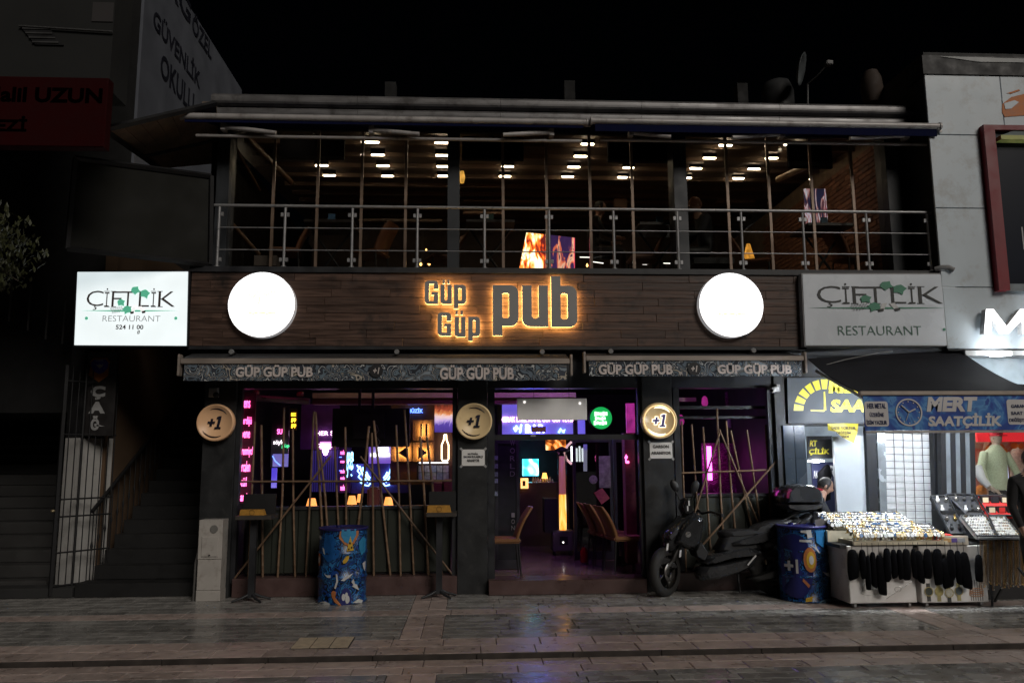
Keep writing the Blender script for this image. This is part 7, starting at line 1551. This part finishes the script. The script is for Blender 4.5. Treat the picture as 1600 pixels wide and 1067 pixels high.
t = thing('tray_frame', 'black frame table carrying the tilted trays', 'table', at(1550, 940, 9.3)); X0, X1 = at(1455, 850, 9.5).x, at(1640, 850, 9.5).x
ztt = at(1550, 842, 9.15).z
MB().box(b2+.01, X1, 9.12, 9.5, ztt-.05, ztt-.012).build('top', M_black, t); [MB().tube([p, q], .015, 6).build('leg', M_black, t) for p, q in (((b2+.1,9.15,ztt-.05),(b2+.02,9.1,0)), ((b2+.55,9.4,ztt-.3),(b2+.25,9.4,0)), ((b2+.30,9.0,ztt-.3),(b2+.47,8.75,0)), ((X1-.05,9.3,ztt-.05),(X1-.05,9.3,0)))]
MB().box(X0+.2, X1, 9.55, 9.78, 0, 1.05).build('back_box', M_dark, t)
# hanging chains
M_gch, M_sch, M_cch = mat('gold_chain', (.72,.45,.12), .25, .85), mat('silver_chain', (.55,.53,.50), .25, .85), mat('copper_chain', (.45,.28,.16), .35, .6)
for k in range(34):
    x = 1531+k*2.35; p = at(x, 844+rnd.uniform(-1,1), 9.08); q = at(x+rnd.uniform(-.5,.5), 912+rnd.uniform(-6,8), 9.08)
    t = thing('neck_chain', 'neck chain in the right stall curtain, %s from the left' % (ORD+('28th','29th','30th','31st','32nd','33rd','34th'))[k], 'chain', q, 'neck chains hanging at the stall'); m = (M_gch, M_cch, M_sch, M_cch)[k % 4] if k > 12 else (M_cch, M_sch, M_cch, M_gch)[k % 4]
    MB().tube([p, p.lerp(q,.33)+Vector((.002,0,0)), p.lerp(q,.66)-Vector((.002,0,0)), q, q+Vector((.012,0,.004)), p.lerp(q,.5)+Vector((.011,0,0)), p+Vector((.010,0,0))], .0032, 5).build('links', m, t)
    MB().lathe([(.004,0),(.009,0),(.009,.004),(.004,.004)], q+Vector((.005,-.003,-.01)), 'y', 10, False, False).build('pendant', m, t)
MB().box(at(1528,842,9.08).x, X1, 9.07, 9.10, at(1550,842,9.08).z, at(1550,839,9.08).z).build('chain_rail', M_chrome, bpy.data.objects['tray_frame'])
# grey cart and dark bag behind the barrel
t = thing('stall_bag', 'dark printed bag between the barrel and the display case', 'bag', at(1308, 930, 9.75)); xa, xb = at(1289,900,9.7).x, at(1324,900,9.7).x
MB().loft([[(xa,9.62,.02),(xb,9.62,.02),(xb,9.9,.02),(xa,9.9,.02)],[(xa-.01,9.60,.2),(xb+.01,9.59,.2),(xb,9.92,.2),(xa,9.92,.2)],[(xa-.01,9.61,.4),(xb,9.60,.4),(xb,9.9,.4),(xa,9.9,.4)],[(xa+.03,9.66,.60),(xb-.03,9.65,.60),(xb-.03,9.82,.60),(xa+.03,9.82,.60)]], True).build('body', mat('printed_bag', (.03,.03,.032), .6, var=.9, scale=14, bump=.3), t, bevel=.02)
text('TLER', 'lettering', mat('bag_print', (.16,.16,.16), .6), xa+.02, xb-.05, .16, .27, 9.585, t, bold=.03)
t = thing('folded_chair_back', 'grey plastic tray leaning between barrel and watches', 'tray', at(1290, 850, 9.6)); MB().loft([[at(x, y, 9.62) for x, y in ((1273,812),(1284,809),(1298,820),(1302,838),(1276,838))],[at(x, y, 9.68) for x, y in ((1273,812),(1284,809),(1298,820),(1302,838),(1276,838))]]).build('shell', mat('mid_grey', (.12,.11,.11), .5), t)
# satellite dish and clutter on the roof
sd_ = thing('satellite_dish', 'grey satellite dish on the dark roof at the right', 'satellite dish', at(1262, 150, 11.6))
c = at(1250, 108, 11.6); Mx = Matrix.Translation(c) @ Matrix.Rotation(R(18), 4, 'Y') @ Matrix.Rotation(R(62), 4, 'Z')
MB().lathe([(.02,-.05),(.12,-.035),(.22,.005),(.255,.03),(.25,.035),(.20,.005),(.10,-.025),(.01,-.035)], (0,0,0), 'y', 28).xform(Mx).build('reflector', mat('dish_grey', (.085,.095,.10), .5), sd_)
MB().tube([at(1262,132,11.6), at(1278,118,11.45), at(1291,103,11.35)], .012, 6).build('feed_arm', mat('arm_grey', (.06,.06,.06), .5), sd_); p = at(1295, 100, 11.35); MB().box(p.x-.05, p.x+.05, 11.3, 11.4, p.z-.03, p.z+.04).build('receiver', MATS['arm_grey'], sd_, bevel=.01)
MB().tube([at(1262,132,11.65), at(1262,165,11.65)], .018, 6).build('mast', MATS['arm_grey'], sd_)
t = thing('round_tank', 'dark round tank barely visible on the roof', 'tank', at(1215, 165, 12.2)); c = at(1215, 150, 12.2); MB().lathe([(.02,.26),(.20,.22),(.26,.05),(.26,-.25)], c, 'z', 24).build('shell', mat('tank_dark', (.018,.019,.02), .6), t)
t = thing('roof_pot', 'brownish broken pot shape on the dark roof right of the dish', 'pot', at(1362, 155, 11.4)); c = at(1362, 135, 11.4); MB().lathe([(.12,-.28),(.17,-.1),(.15,.12),(.10,.24)], c, 'z', 14).build('body', mat('pot_brown', (.035,.022,.015), .8), t)
p = at(1415, 135, 11.2); t = thing('roof_box', 'small grey box on the dark roof beside the white building', 'box', p); MB().box(p.x-.07, p.x+.07, 11.2, 11.35, p.z-.12, p.z+.08).build('box', mat('box_night', (.03,.03,.03), .7), t)
t = thing('drain_pipe', 'white drain pipe crossing at the right end of the railing', 'pipe', at(1475, 420, 10.25)); MB().tube([at(1461,421,10.2), at(1473,418,10.14), at(1482,418,10.13), at(1490,422,10.12)], .035, 10).build('pipe', mat('pipe_white', (.22,.22,.22), .6), t)
